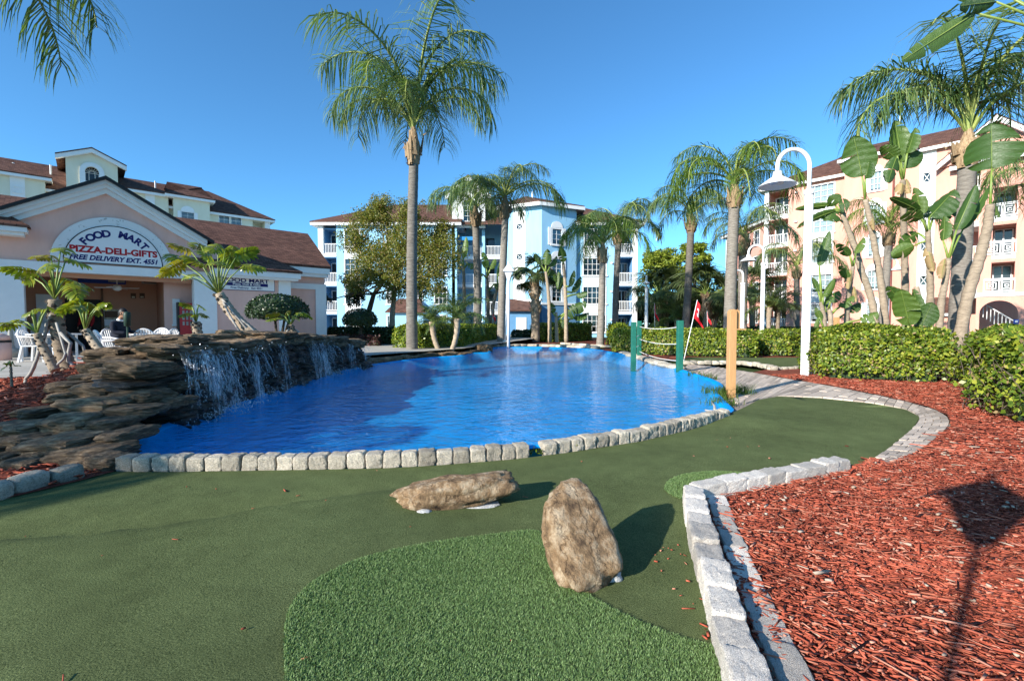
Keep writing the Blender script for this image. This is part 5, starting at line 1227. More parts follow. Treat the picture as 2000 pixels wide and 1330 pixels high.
# left wing behind the oak
ops = []
for k, z in enumerate(LV):
    for a, b in ((676, 704), (757, 767), (800, 825), (850, 872)): ops.append((S(a), S(b), z + .75, z + 2.3))
walls(blu, FB, S(659), S(893), -1, zE, 0, .3, ops, 'blue_stucco')
for w_ in ops: window(blu, FB, *w_, n=0, nx=3, nz=3, blind=random.choice((.7, 1.0)), w=.09)
for k in range(3): fb(blu, 'spandrel', 'white_trim', FB, (S(675), S(705), -.04, -.003, LV[k] + 2.45, LV[k + 1] + .6))
fb(blu, 'column', 'white_trim', FB, (S(624), S(634), -.05, .6, -1, zE)); fb(blu, 'end_wall', 'blue_stucco', FB, (S(624), S(624) + .3, .6, 12, -1, zE))
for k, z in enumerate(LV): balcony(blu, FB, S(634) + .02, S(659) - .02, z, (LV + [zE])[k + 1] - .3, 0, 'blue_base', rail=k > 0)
hip_roof(blu, FB, S(622), S(893), 0, 12, zE + .3, 3.2, hr=False)
F2_ = Face((FB.S(768) - 30, 43.6), (FB.S(832) - 30, 43.6)); zt = F2_.Z(800, 609)
fb(blu, 'lean_to', 'blue_stucco', F2_, (0, F2_.len, 0, 1.3, -1, zt)); roof(blu, [[F2_.pt(-.3, -.4, zt), F2_.pt(F2_.len + .3, -.4, zt), F2_.pt(F2_.len - .6, 1.3, zt + 1.3), F2_.pt(.6, 1.3, zt + 1.3)]], 'lean_to_roof')

# ------------------------------------------------------------ pink apartment block on the right
a_, b_ = at(1488, 600, 46), at(2000, 600, 33.5)
FP = Face((a_.x, a_.y), (b_.x, b_.y)); S, Z = FP.S, FP.Z
pnk = empty('apartment_building', (34, 39, 0), 'sunlit pink five-storey apartment block with white balconies at right', 'building')
z0 = .75; st = 2.72; LV = [z0 + st * k for k in range(5)]; zE = z0 + st * 5 - .1
fb(pnk, 'column', 'white_trim', FP, (S(1489), S(1497), -.05, .6, -1, zE))
for k, z in enumerate(LV): balcony(pnk, FP, S(1497) + .02, S(1535) - .02, z, z + st - .3, 0, 'pink_stucco', rail=True)
ops = []; big = []
for k, z in enumerate(LV): ops.append((S(1573), S(1622), z + .7, z + 2.25)); big.append(ops[-1])
walls(pnk, FP, S(1535), S(1642), -1, zE, 0, .3, ops, 'pink_stucco')
for w_ in big: window(pnk, FP, *w_, n=0, nx=4, nz=3, blind=random.choice((.7, 1.0, .85)), w=.1)
for k in range(4): fb(pnk, 'spandrel', 'white_trim', FP, (S(1571), S(1624), -.04, -.003, LV[k] + 2.4, LV[k + 1] + .52))
hip_roof(pnk, FP, S(1489), S(1700), 0, 12, zE + .3, 3.4, hr=False)
for k in range(5): MB().lathe(FP.pt(S(1550), -.08, LV[k] + 1.95), [(.02, -.1), (.14, -.06), (.14, .06), (.02, .1)], 8).build('wall_lamp', mat('white_trim'), pnk)
# projecting bay with arched windows
nb = -1.3; zB = zE + .9; ops = [(S(1693, nb), S(1713, nb), z + .7, z + 2.2) for z in LV]
walls(pnk, FP, S(1642, nb), S(1735, nb), -1, zB, nb, nb + .3, ops, 'pink_stucco', 'bay_wall')
for w_ in ops: window(pnk, FP, *w_, n=nb, nx=3, nz=3, shut=.3, arch=True, blind=.9, w=.1)
fb(pnk, 'bay_side', 'pink_stucco', FP, (S(1642, nb), S(1642, nb) + .3, nb + .3, 3, -1, zB), (S(1735, nb) - .3, S(1735, nb), nb + .3, 3, -1, zB))
hip_roof(pnk, FP, S(1642, nb), S(1735, nb) + 1, nb, 7, zB + .25, 2.0, name='bay_roof')
ops = [(S(1795), S(1808), z + .9, z + 1.6) for z in LV]; zC = zE + .75
walls(pnk, FP, S(1735, nb), S(1848), -1, zC, -.3, .0, ops, 'pink_stucco'); 
q = [S(1788), S(1794.5), S(1808.5), S(1819)]
fb(pnk, 'white_panel', 'white_trim', FP, (q[0], q[1], -.34, -.303, -1, zC), (q[2], q[3], -.34, -.303, -1, zC), *[(q[1], q[2], -.34, -.303, ([-1] + [z + 1.65 for z in LV])[k], ([z + .85 for z in LV] + [zC])[k]) for k in range(6)])
for w_ in ops: window(pnk, FP, *w_, n=-.3, nx=1, nz=1, blind=0, sill=False, x=True, w=.05)
hip_roof(pnk, FP, S(1735), S(1850), -.3, 8, zC + .25, 2.3, hl=False, hr=False, name='roof')
MB().box(0, 0, 0, 0, 0, 0)
c = FP.pt(S(1738, 2), 2, 0); mb = MB(); zc_ = Z(1738, 300, 2); mb.box(c.x - .8, c.x + .8, c.y - .8, c.y + .8, zc_ - 2.2, zc_); mb.box(c.x - .95, c.x + .95, c.y - .95, c.y + .95, zc_ - .002, zc_ + .25); mb.build('chimney', mat('white_trim'), pnk)
# stair hall with square-pattern rails and arched entry
n5 = .8
fb(pnk, 'hall_wall', 'pink_stucco', FP, (S(1848), S(1848) + .35, -.3, 3.2, -1, zE), (S(1848), S(2030), 3.2, 3.5, -1, zE))
for k, z in enumerate(LV[1:]): fb(pnk, 'landing', 'white_trim', FP, (S(1850, .2), S(1905, .2), .2, 3.2, z - .25, z)); railing(pnk, FP, S(1850, .2), S(1905, .2), .22, z)
roof(pnk, [[FP.pt(S(1845), -1, zE - .9), FP.pt(S(1905), -1, zE - .9), FP.pt(S(1905), 2.5, zE + .2), FP.pt(S(1845), 2.5, zE + .2)]], 'hall_roof'); fb(pnk, 'fascia', 'white_trim', FP, (S(1845), S(1905), -.95, -.85, zE - 1.3, zE - 1.01))
np_ = -1.0; sa, sb = S(1905, np_), S(2030, np_); o0, o1 = S(1932, np_), S(1978, np_); za = Z(1950, 612, np_); R = (S(1988, np_) - S(1912, np_)) / 2; cA = (S(1988, np_) + S(1912, np_)) / 2; zbnd = Z(1950, 572, np_)
ops = []
for k, z in enumerate((zbnd, zbnd + st, zbnd + 2 * st)): ops.append((o0, o1, z + .0, z + st - .45))
walls(pnk, FP, sa, sb, zbnd, zE - 1.2, np_, np_ + .35, ops, 'pink_stucco', 'front_wall')
for w_ in ops: balcony(pnk, FP, w_[0] + .01, w_[1] - .01, w_[2] + .02, w_[3], np_, 'pink_stucco', rail=False, depth=2.0); railing(pnk, FP, w_[0] - .35, w_[1] + .02, np_ - .10, w_[2], h=1.05, fancy=True)
walls(pnk, FP, sa, sb, -1, zbnd - .25, np_ + .002, np_ + .36, [(cA - R, cA + R, -1, za + R * .96)], 'pink_stucco', 'front_wall'); fb(pnk, 'band', 'white_trim', FP, (sa - .05, sb, np_ - .08, np_ + .33, zbnd - .248, zbnd - .002))
mb = MB()
for i in range(16):
    a0, a1 = math.pi * i / 16, math.pi * (i + 1) / 16; q = [(cA + R * math.cos(a0), za + R * .95 * math.sin(a0)), (cA + R * math.cos(a1), za + R * .95 * math.sin(a1)), (cA + R * math.cos(a1), za + R), (cA + R * math.cos(a0), za + R)]
    mb.hexa([FP.pt(a, np_ + .004, z) for a, z in q] + [FP.pt(a, np_ + .34, z) for a, z in q])
mb.build('arch_spandrel', mat('pink_stucco'), pnk)
mb = MB()
for i in range(14): a = cA - R + i * .2; zz = za + .9 - i * .17; mb.tube([FP.pt(a, .3, zz - 1.0), FP.pt(a, .3, zz)], .025, 4)
mb.tube([FP.pt(cA - R, .3, za + .95), FP.pt(cA - R + 2.8, .3, za - 1.4)], .04, 4); mb.build('stair_rail', mat('white_trim'), pnk)
gp = Z(1932, 236, -.5); gc = S(1932, -.5); gh = S(1995, -.5) - gc; gf = Z(1995, 262, -.5); kk = (gp - gf) / gh
mb = MB(); mb.slab([FP.pt(gc - gh * 2.0, -.5, gp - kk * gh * 2.0), FP.pt(gc + gh * 1.5, -.5, gp - kk * gh * 1.5), FP.pt(gc, -.5, gp)], FP.n * .3); fbox(mb, FP, gc - gh * .75, gc + gh, -.48, -.2, zE - 1.0, gp - kk * gh); mb.build('gable_wall', mat('pink_stucco'), pnk)
window(pnk, FP, S(1872, -.5), S(1882, -.5), Z(1877, 345, -.5), Z(1877, 330, -.5), n=-.56, nx=1, nz=2, blind=0)
for sgn, mul in ((-1, 2.0), (1, 1.5)):
    ee = gc + sgn * gh * mul; a, b = FP.pt(gc, -1.0, gp + .25), FP.pt(ee, -1.0, gp + .25 - kk * gh * mul)
    roof(pnk, [[a, FP.pt(gc, 8, gp + .25), FP.pt(ee, 8, gp + .25 - kk * gh * mul), b]], 'gable_roof'); mb = MB(); mb.slab([a - Vector((0, 0, .11)), b - Vector((0, 0, .11)), b - Vector((0, 0, .5)), a - Vector((0, 0, .5))], FP.n * .3); mb.build('cornice', mat('white_trim'), pnk)
roof(pnk, [[FP.pt(S(1905), np_ - .6, zE - .9), FP.pt(S(2040), np_ - .6, zE - .9), FP.pt(S(2040), 4, zE + 1.4), FP.pt(S(1905), 4, zE + 1.4)]], 'roof'); fb(pnk, 'fascia', 'white_trim', FP, (S(1905), S(2040), np_ - .56, np_ - .45, zE - 1.3, zE - 1.01))
Fq = Face(tuple(FP.pt(S(1800, -2.5), -2.5, 0)[:2]), tuple(FP.pt(S(1868, -2.5), -2.5, 0)[:2])); zt = Fq.Z(1840, 612)
fb(pnk, 'lean_to', 'pink_stucco', Fq, (0, Fq.len, 0, 2.2, -1, zt)); roof(pnk, [[Fq.pt(-.3, -.4, zt + .1), Fq.pt(Fq.len + .3, -.4, zt + .1), Fq.pt(Fq.len - .6, 2.2, zt + 1.3), Fq.pt(.6, 2.2, zt + 1.3)]], 'lean_to_roof'); fb(pnk, 'fascia', 'white_trim', Fq, (-.25, Fq.len + .25, -.36, -.3, zt - .2, zt - .005))
# wing stepping back on its left
c_ = at(1418, 600, 56); d_ = at(1490, 600, 47.5); F3 = Face((c_.x, c_.y), (d_.x, d_.y)); zw = F3.Z(1425, 462)
ops = [(F3.S(1470), F3.S(1480), z + .6, z + 2.1) for z in LV[:4]] + [(F3.S(1455), F3.S(1461), z + .6, z + 2.1) for z in LV[:4]]
walls(pnk, F3, 0, F3.len, -1, zw, 0, .3, ops, 'pink_stucco', 'wing_wall')
for w_ in ops: window(pnk, F3, *w_, n=0, nx=2, nz=2, blind=.3)
fb(pnk, 'column', 'white_trim', F3, (-.1, .5, -.1, .6, -1, zw)); hip_roof(pnk, F3, -.2, F3.len + 2, 0, 9, zw + .25, 2.2, name='wing_roof')
# ------------------------------------------------------------ palms
def base_at(px, py): return gd(px, py, 0.0)
def qp(bx, by, tx, ty, w0, w1, FL, label, dep=None, z0=0.0, **k):
    b = gd(bx, by, z0); d = dep or b.y
    if dep: b = at(bx, by, dep); b.z = z0
    t = at(tx, ty, d); r0, r1 = wpx(w0, d) / 2, wpx(w1, d) / 2
    return queen_palm(b, t, r0, r1, wpx(FL, d), label, **k)
PI = math.pi
# (shape row, azimuth, size): the main palm's fronds as they hang in the picture
MAIN = [(0, PI - .15, .98), (1, PI + .12, .78), (2, PI + .35, .62), (0, PI + .9, 1.0), (0, .6, 1.05), (0, 2.2, 1.0), (0, -1.2, 1.05), (1, .12, .78), (2, -.25, .62), (0, -.6, .9), (1, 1.3, .8), (1, -1.9, .75), (1, 1.9, .8), (0, .2, .9), (2, -1.4, .6), (1, 2.6, .8)]
qp(805, 694, 808, 322, 23, 18, 285, 'tallest queen palm with smooth grey trunk standing at the pool edge', seed=1, boots=1.25, plan=MAIN)
qp(932, 655, 929, 442, 16, 13, 112, 'queen palm with full crown, right behind the tall one at centre', dep=27, seed=2, boots=1.0, nfr=14)
qp(978, 668, 987, 428, 16, 13, 132, 'leaning queen palm beside the white double lamp post', dep=26, seed=3, boots=1.1, nfr=14)
qp(1201, 645, 1207, 478, 13, 11, 122, 'queen palm against the corner balconies of the blue block', dep=33, seed=4, boots=.9, nfr=14)
qp(1172, 672, 1177, 512, 15, 12, 110, 'short bright queen palm in front of the blue block', dep=25, seed=5, boots=.9, nfr=13, bright=True)
qp(1337, 645, 1349, 455, 15, 13, 112, 'slender queen palm in the gap between blue and pink blocks', dep=30, seed=6, boots=1.1, nfr=14)
qp(1424, 655, 1434, 405, 24, 19, 165, 'bright queen palm just left of the big gooseneck lamp', dep=22, seed=7, boots=1.0, nfr=15, bright=True)
qp(1451, 650, 1452, 500, 15, 17, 105, 'shaded queen palm with dark ragged trunk before the pink block', dep=29, seed=8, boots=1.1, nfr=12)
qp(1870, 650, 1889, 325, 34, 27, 290, 'large queen palm among paddle-leaved plants at far right', dep=15, seed=9, boots=.95, plan=[(2, PI + .05, 1.0), (0, PI + .5, 1.1), (0, PI - .4, 1.05), (0, .5, 1.15), (0, 2.4, 1.1), (0, -1.0, 1.1), (0, .2, 1.1), (1, -.3, .9), (1, .5, 1.0), (0, 1.4, 1.0), (0, -2.2, .95), (1, PI - .1, .8)])
qp(1556, 645, 1556, 545, 11, 10, 105, 'small queen palm before the pink balconies', dep=37, seed=10, boots=.9, nfr=11)
qp(1722, 650, 1735, 480, 15, 12, 110, 'queen palm half hidden behind the paddle-leaved stems', dep=24, seed=11, boots=.8, nfr=12, bright=True)
qp(2060, 650, 2062, 415, 20, 17, 190, 'queen palm reaching in from beyond the right picture edge', dep=21, seed=12, boots=.9, nfr=13)
# palm out of frame at left whose frond tips hang into the sky and shade the lawn
queen_palm((-10.2, 7.4, 0), (-9.35, 8.0, 6.65), .21, .17, 4.6, 'queen palm whose drooping frond hangs in at the top left corner', seed=13, boots=1.0, plan=[(1, -.06, 1.62), (0, .9, .9), (1, 1.6, .9), (2, 2.6, .9), (2, 3.7, .9), (1, 4.4, .9), (2, -1.9, .9), (0, 3.0, .9), (3, 2.0, .8)])
queen_palm((-12.4, -1.5, 0), (-12.2, -1.4, 2.3), .2, .17, 4.2, 'palm out of view at left whose feathery shadow lies on the rocks', seed=14, boots=.9, plan=[(1, k * .9, .9) for k in range(7)] + [(2, k * 1.5 + .3, .85) for k in range(4)])
for (bx, by, tx, ty, w, R, dep, lb, sd) in ((1046, 650, 1045, 545, 16, 62, 31, 'cabbage palm with cross-hatched trunk before the blue bay', 1), (1286, 650, 1288, 578, 9, 72, 37, 'cabbage palm beside the distant white lamp', 2), (1302, 650, 1300, 582, 9, 66, 39, 'second cabbage palm right behind the one by the distant lamp', 3), (1381, 655, 1378, 575, 13, 82, 33, 'cabbage palm with peeling boots left of the bright queen palm', 4), (1390, 655, 1396, 588, 13, 72, 35, 'stout cabbage palm touching the trunk of the bright queen palm', 5), (1470, 655, 1468, 560, 10, 55, 40, 'cabbage palm against the stepped pink wing', 6)):
    b = at(bx, by, dep); b.z = 0; sabal_palm(b, at(tx, ty, dep), wpx(w, dep) / 2, wpx(R, dep) / .95, lb, sd)
for (bx, by, tx, ty, w, R, dep, lb, sd) in ((860, 684, 843, 628, 9, 50, 18.5, 'left one of two small date palms behind the big palm', 1), (879, 686, 893, 622, 9, 72, 18.2, 'right and fuller one of two small date palms behind the big palm', 2), (1503, 650, 1503, 600, 7, 56, 28, 'small date palm before the pink ground floor, left of a pair', 3), (1520, 650, 1521, 604, 7, 50, 28.5, 'small date palm before the pink ground floor, right of a pair', 4), (1322, 650, 1322, 622, 8, 62, 34, 'low date palm under the trees between the two blocks', 5)):
    b = at(bx, by, dep); b.z = 0; date_palm(b, at(tx, ty, dep), wpx(w, dep) / 2, wpx(R, dep), lb, sd)

# ------------------------------------------------------------ trees
D = 27.0
def blobs(lst, d, dz=0): return [(at(x, y, d + random.uniform(-1.2, 1.2)).x, d + random.uniform(-1.2, 1.2), at(x, y, d).z, wpx(r, d)) for x, y, r in lst]
tb = at(766, 660, D); tb.z = 0
limb_tree('oak_tree', tb, [tb, at(766, 620, D), at(770, 570, D), at(775, 530, D)], blobs([(700, 440, 36), (735, 410, 34), (760, 460, 44), (700, 500, 40), (745, 520, 44), (790, 500, 46), (830, 470, 44), (860, 510, 44), (840, 550, 40), (780, 560, 36), (720, 405, 24), (665, 465, 26), (870, 455, 28), (690, 545, 26), (800, 430, 34)], D), 'broad olive and rust leaved oak in front of the blue block', 'oak_leaf', 42000, .125, .07, seed=4, bark='pale_bark', r0=.2)
D = 29.0; tb = at(722, 660, D); tb.z = 0
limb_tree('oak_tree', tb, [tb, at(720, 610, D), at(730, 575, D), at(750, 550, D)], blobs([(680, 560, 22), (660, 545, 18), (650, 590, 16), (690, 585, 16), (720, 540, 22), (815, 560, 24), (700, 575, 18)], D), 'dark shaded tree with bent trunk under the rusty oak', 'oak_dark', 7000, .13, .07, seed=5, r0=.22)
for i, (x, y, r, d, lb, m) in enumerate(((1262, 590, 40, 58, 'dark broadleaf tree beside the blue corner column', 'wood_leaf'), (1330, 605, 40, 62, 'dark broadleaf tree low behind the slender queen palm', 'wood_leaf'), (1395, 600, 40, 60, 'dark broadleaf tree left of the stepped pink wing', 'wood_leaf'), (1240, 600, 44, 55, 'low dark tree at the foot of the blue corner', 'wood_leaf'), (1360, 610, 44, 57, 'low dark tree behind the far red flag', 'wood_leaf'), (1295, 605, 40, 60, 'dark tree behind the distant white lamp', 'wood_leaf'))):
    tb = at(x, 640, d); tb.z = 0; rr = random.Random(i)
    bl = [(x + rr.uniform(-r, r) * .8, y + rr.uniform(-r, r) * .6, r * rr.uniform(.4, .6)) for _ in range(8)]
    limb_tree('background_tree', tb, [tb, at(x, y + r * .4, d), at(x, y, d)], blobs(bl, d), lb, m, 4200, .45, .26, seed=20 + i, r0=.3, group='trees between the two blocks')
for i, (x, lst, d, lb) in enumerate(((1287, [(1285, 500, 26), (1305, 495, 22), (1270, 515, 20), (1300, 520, 28), (1320, 525, 20), (1280, 530, 26), (1320, 540, 20)], 70, 'rounded bright pine above the dark trees'), (1357, [(1345, 485, 16), (1368, 482, 15), (1335, 505, 15), (1378, 505, 15), (1355, 515, 14), (1350, 540, 18), (1380, 530, 12), (1340, 525, 12)], 66, 'open bright pine behind the slender queen palm'))):
    tb = at(x, 640, d); tb.z = 0
    limb_tree('pine_tree', tb, [tb, at(x, 580, d), at(x, 530, d), at(x, 500, d)], blobs(lst, d), lb, 'pine_leaf', 5000, .55, .2, seed=40 + i, r0=.35, flatz=.6, up=1.2)
# topiary
def topiary(px, py, rx, ry, d, lb, stems, seed, base_z=.25, n=5200, L=.07):
    r = np.random.default_rng(seed); c = at(px, py, d); b = Vector((c.x, c.y, base_z)); root = empty('topiary_bush', b, lb, 'bush')
    dd = rand_dirs(n, r, 0); dd[:, 2] = np.where(dd[:, 2] < -.45, dd[:, 2] * .5, dd[:, 2]); R = np.array([wpx(rx, d), wpx(rx, d), wpx(ry, d)])
    lump = np.array([1 + .05 * noise.noise(Vector(tuple(v)) * 3.0) for v in dd])[:, None]
    P = np.array(c) + dd * R * lump * r.uniform(.9, 1.02, size=(n, 1)); cloud_obj('foliage', P, dd + .5 * r.normal(size=(n, 3)), L, L * .55, mat('topiary_leaf'), root, seed)
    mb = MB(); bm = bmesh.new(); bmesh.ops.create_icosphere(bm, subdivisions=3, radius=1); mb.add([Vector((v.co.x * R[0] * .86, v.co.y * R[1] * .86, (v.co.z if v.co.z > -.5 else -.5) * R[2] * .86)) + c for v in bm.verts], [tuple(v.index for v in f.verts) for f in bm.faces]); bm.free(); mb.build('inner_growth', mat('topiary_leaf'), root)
    mb = MB()
    for dx in stems: mb.tube([Vector((c.x + dx * .3, c.y, base_z)), Vector((c.x + dx, c.y, (base_z + c.z) / 2)), Vector((c.x + dx * 2, c.y, c.z - R[2] * .3))], [.05, .04, .03], 6)
    mb.build('trunk', mat('bark'), root, True)
topiary(543, 607, 54, 30, 13.2, 'clipped dome bush on thin stems against the shop wall', (-.05, .1, .18), 1)
topiary(703, 625, 31, 21, 21.5, 'dark clipped ball bush behind the far end of the waterfall', (0, .05), 2, base_z=0, n=4200, L=.08)
# ------------------------------------------------------------ hedges
hA = [tuple(gd(1605, 742)[:2]), tuple(gd(1720, 748)[:2]), tuple(gd(1866, 754)[:2])]; 
hedge([hA[0], hA[1], hA[2], (hA[2][0] + 1.2, hA[2][1] + 1.6), (hA[0][0] + 1.2, hA[0][1] + 1.8), (hA[0][0] + .2, hA[0][1] + 1.0)], .04, 1.10, 'broad sunlit leafy hedge right of the big gooseneck lamp', 'hedge_leaf', 1500, .075, .048, seed=1, twigs=420, bare=.25, lumpy=.24, top_noise=.16)
hB = [tuple(gd(1884, 806)[:2]), tuple(gd(2010, 838)[:2]), (9.5, 4.6), (11, 9.5), (hA[2][0] + .9, hA[2][1] + .5), tuple(gd(1893, 772)[:2])]
hedge(hB, .04, 1.12, 'nearest leafy hedge with bare twigs below at right edge', 'hedge_leaf', 1500, .078, .050, seed=2, twigs=900, bare=.6, lumpy=.26, top_noise=.16)
def hpoly(front, back):
    return [tuple(gd(x, y)[:2]) for x, y in front] + back
f = [gd(1196, 689), gd(1330, 695), gd(1420, 697), gd(1478, 698)]; hedge([tuple(p[:2]) for p in f] + [(f[-1].x + .6, f[-1].y + 2.2), (f[0].x + .8, f[0].y + 2.8)], 0, 1.02, 'long clipped hedge behind the green rope fence', 'hedge_leaf', 800, .095, .055, seed=3, bare=.1)
f = [gd(1482, 694), gd(1545, 696), gd(1600, 694)]; hedge([tuple(p[:2]) for p in f] + [(f[-1].x + 1, f[-1].y + 2), (f[0].x + .8, f[0].y + 2)], 0, 1.0, 'rounded olive hedge behind the second green, left of the lamp', 'hedge_leaf', 800, .095, .055, seed=4, bare=.1)
f = [gd(1036, 666), gd(1090, 668), gd(1152, 665)]; hedge([tuple(p[:2]) for p in f] + [(f[-1].x + .5, f[-1].y + 2.5), (f[0].x + .5, f[0].y + 2.5)], 0, 1.25, 'clipped hedge beyond the pool, left of the short bright palm', 'hedge_leaf', 420, .13, .075, seed=5)
f = [gd(768, 690), gd(820, 692), gd(900, 688), gd(945, 675), gd(975, 670)]; hedge([tuple(p[:2]) for p in f] + [(f[-1].x, f[-1].y + 3), (f[0].x + .3, f[0].y + 3)], 0, 1.18, 'yellow green hedge behind the tallest palm', 'hedge_leaf', 620, .11, .065, seed=6)
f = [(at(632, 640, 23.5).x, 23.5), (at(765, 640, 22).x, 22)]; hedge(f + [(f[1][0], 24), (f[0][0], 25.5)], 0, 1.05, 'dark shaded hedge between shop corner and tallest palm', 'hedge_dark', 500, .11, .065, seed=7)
f = [(at(640, 640, 21.3).x, 21.3), (at(735, 640, 20.6).x, 20.6)]; hedge(f + [(f[1][0], 21.4), (f[0][0], 22.1)], 0, .72, 'low reddish hedge under the ball bush', 'red_leaf', 500, .11, .04, seed=8)
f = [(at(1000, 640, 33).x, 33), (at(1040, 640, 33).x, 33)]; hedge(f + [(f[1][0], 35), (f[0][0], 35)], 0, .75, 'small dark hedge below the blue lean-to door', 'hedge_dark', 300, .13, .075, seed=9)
f = [(at(1200, 640, 24).x, 24), (at(1225, 640, 24).x, 24)]; hedge(f + [(f[1][0] + .4, 26), (f[0][0], 26)], 0, 1.25, 'small rounded shrub at left end of the long hedge', 'hedge_leaf', 420, .12, .07, seed=10)
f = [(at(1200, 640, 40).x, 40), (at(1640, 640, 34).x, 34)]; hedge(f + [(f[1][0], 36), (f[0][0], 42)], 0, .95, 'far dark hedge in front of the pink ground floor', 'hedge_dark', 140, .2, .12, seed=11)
# ------------------------------------------------------------ paddle-leaved plants (giant bird of paradise)
PD = [0]
def paddle_plant(label, base, d, stems_, leaves, r0=11.5, group='paddle-leaved plants', dry=()):
    b = at(*base, d); b.z = 0; root = empty('paddle_plant', b, label, 'plant', group)
    for pts in stems_:
        w = [at(x, y, d) for x, y in pts]; w[0].z = min(w[0].z, 0.05); stem(root, w, wpx(r0, d) / 2 * 1.1, wpx(r0, d) / 2 * .72)
    for (bx, by, lx, ly, tx, ty, wd, roll) in leaves:
        PD[0] += 1; k = random.Random(PD[0]); dd = d + k.uniform(-.5, .5)
        A, L0, T = at(bx, by, d), at(lx, ly, (d + dd) / 2), at(tx, ty, dd)
        MB().tube([A, A.lerp(L0, .5) + Vector((0, 0, .02)), L0], [wpx(4.5, d) / 2 + .006, wpx(3.6, d) / 2 + .004, wpx(2.6, d) / 2 + .003], 6).build('leaf_stalk', mat('petiole'), root, True)
        paddle(root, L0, T, wpx(wd * .95, d), roll, fold=k.uniform(.1, .45), curl=k.uniform(.02, .14), splits=k.randrange(1, 5), seed=PD[0])
    for (bx, by, lx, ly, tx, ty, wd) in dry:
        PD[0] += 1; paddle(root, at(lx, ly, d), at(tx, ty, d - .2), wpx(wd, d), .3, fold=.8, curl=.1, splits=4, seed=PD[0], m='dry_leaf')
    return root
paddle_plant('paddle-leaved stem whose crown spreads left behind the big lamp', (1722, 630), 13.6, [[(1722, 630), (1704, 585), (1682, 530), (1672, 490), (1655, 445), (1645, 418)]],
    [(1645, 418, 1632, 412, 1548, 436, 22, .9), (1645, 420, 1630, 400, 1552, 407, 18, .8), (1645, 416, 1628, 408, 1618, 432, 38, .1), (1648, 415, 1638, 400, 1660, 396, 32, .3), (1650, 420, 1640, 395, 1618, 383, 30, .2), (1655, 440, 1630, 425, 1604, 412, 26, .4)])
paddle_plant('tall paddle-leaved stem holding one broad upright leaf beside the lamp', (1741, 634), 14.2, [[(1741, 634), (1722, 560), (1708, 480), (1697, 420), (1690, 390)]],
    [(1690, 390, 1684, 345, 1668, 262, 62, .1), (1690, 385, 1690, 350, 1700, 315, 30, .9)], dry=[(1700, 420, 1702, 415, 1706, 450, 14)])
paddle_plant('tallest middle paddle-leaved stem with drooping split leaf', (1772, 640), 14.8, [[(1772, 640), (1768, 560), (1766, 470), (1764, 400), (1763, 352)]],
    [(1763, 352, 1760, 318, 1752, 232, 44, .5), (1763, 350, 1768, 330, 1776, 275, 52, .0), (1762, 350, 1750, 310, 1722, 282, 34, .6), (1763, 350, 1752, 305, 1730, 358, 28, .5), (1764, 350, 1772, 300, 1792, 248, 30, .7)], dry=[(1763, 372, 1764, 352, 1758, 380, 24), (1763, 372, 1770, 350, 1776, 378, 20)])
paddle_plant('paddle-leaved clump with dark shaded fan right of the middle stem', (1818, 640), 13.2, [[(1818, 640), (1817, 560), (1815, 500), (1812, 450)], [(1800, 640), (1795, 590), (1790, 560)]],
    [(1812, 455, 1800, 420, 1790, 362, 28, .5), (1812, 455, 1796, 412, 1738, 380, 24, .8), (1813, 455, 1815, 425, 1866, 372, 52, .5), (1814, 455, 1822, 428, 1860, 405, 44, .9), (1812, 455, 1800, 428, 1760, 415, 34, .6), (1812, 470, 1792, 455, 1755, 478, 30, .5), (1813, 470, 1786, 480, 1738, 498, 36, .4)], dry=[(1812, 490, 1812, 480, 1822, 530, 24)])
paddle_plant('paddle-leaved stem with two long leaves slanting up to the right', (1832, 640), 12.6, [[(1832, 640), (1838, 590), (1848, 540), (1853, 505)]],
    [(1853, 505, 1868, 450, 1908, 360, 30, .2), (1853, 505, 1880, 450, 1932, 368, 24, .8), (1852, 505, 1842, 470, 1850, 420, 26, .7)], dry=[(1850, 520, 1846, 505, 1836, 545, 20)])
paddle_plant('leaning paddle-leaved stem with one huge leaf at right', (1866, 636), 12.4, [[(1866, 636), (1890, 575), (1915, 500), (1930, 440), (1934, 400)]],
    [(1934, 402, 1937, 330, 1938, 238, 92, .12), (1936, 420, 1940, 400, 1952, 425, 10, .4)], r0=18)
paddle_plant('low paddle-leaved cluster with glowing young leaf above the hedge', (1790, 645), 12.0, [[(1790, 645), (1788, 628)]],
    [(1790, 640, 1800, 636, 1822, 588, 38, .15), (1780, 640, 1776, 636, 1760, 560, 46, .2), (1785, 640, 1795, 628, 1772, 572, 40, .9), (1770, 640, 1768, 600, 1736, 552, 34, .5), (1792, 640, 1796, 620, 1788, 560, 26, .6)], r0=6)
paddle_plant('cluster of narrow paddle leaves just right of the big lamp post', (1612, 660), 13.0, [[(1612, 660), (1610, 620), (1603, 590)], [(1625, 655), (1622, 615), (1618, 600)], [(1650, 650), (1655, 600), (1660, 560), (1666, 520)]],
    [(1606, 600, 1608, 580, 1632, 542, 18, .2), (1606, 600, 1598, 570, 1588, 540, 14, .6), (1612, 610, 1610, 596, 1626, 560, 16, .9), (1618, 605, 1622, 590, 1640, 568, 20, .3), (1608, 620, 1604, 625, 1592, 600, 14, .3), (1625, 612, 1640, 600, 1668, 578, 22, .6), (1630, 630, 1655, 610, 1680, 592, 24, .7), (1640, 635, 1680, 625, 1716, 610, 30, .6), (1660, 560, 1655, 545, 1640, 515, 18, .4), (1666, 522, 1660, 500, 1634, 475, 20, .4), (1666, 522, 1672, 495, 1688, 465, 18, .5), (1612, 650, 1600, 620, 1590, 650, 10, .2), (1605, 590, 1600, 520, 1622, 450, 20, .3)], r0=9, dry=[(1666, 530, 1664, 525, 1655, 565, 20), (1660, 570, 1668, 560, 1672, 590, 14)])
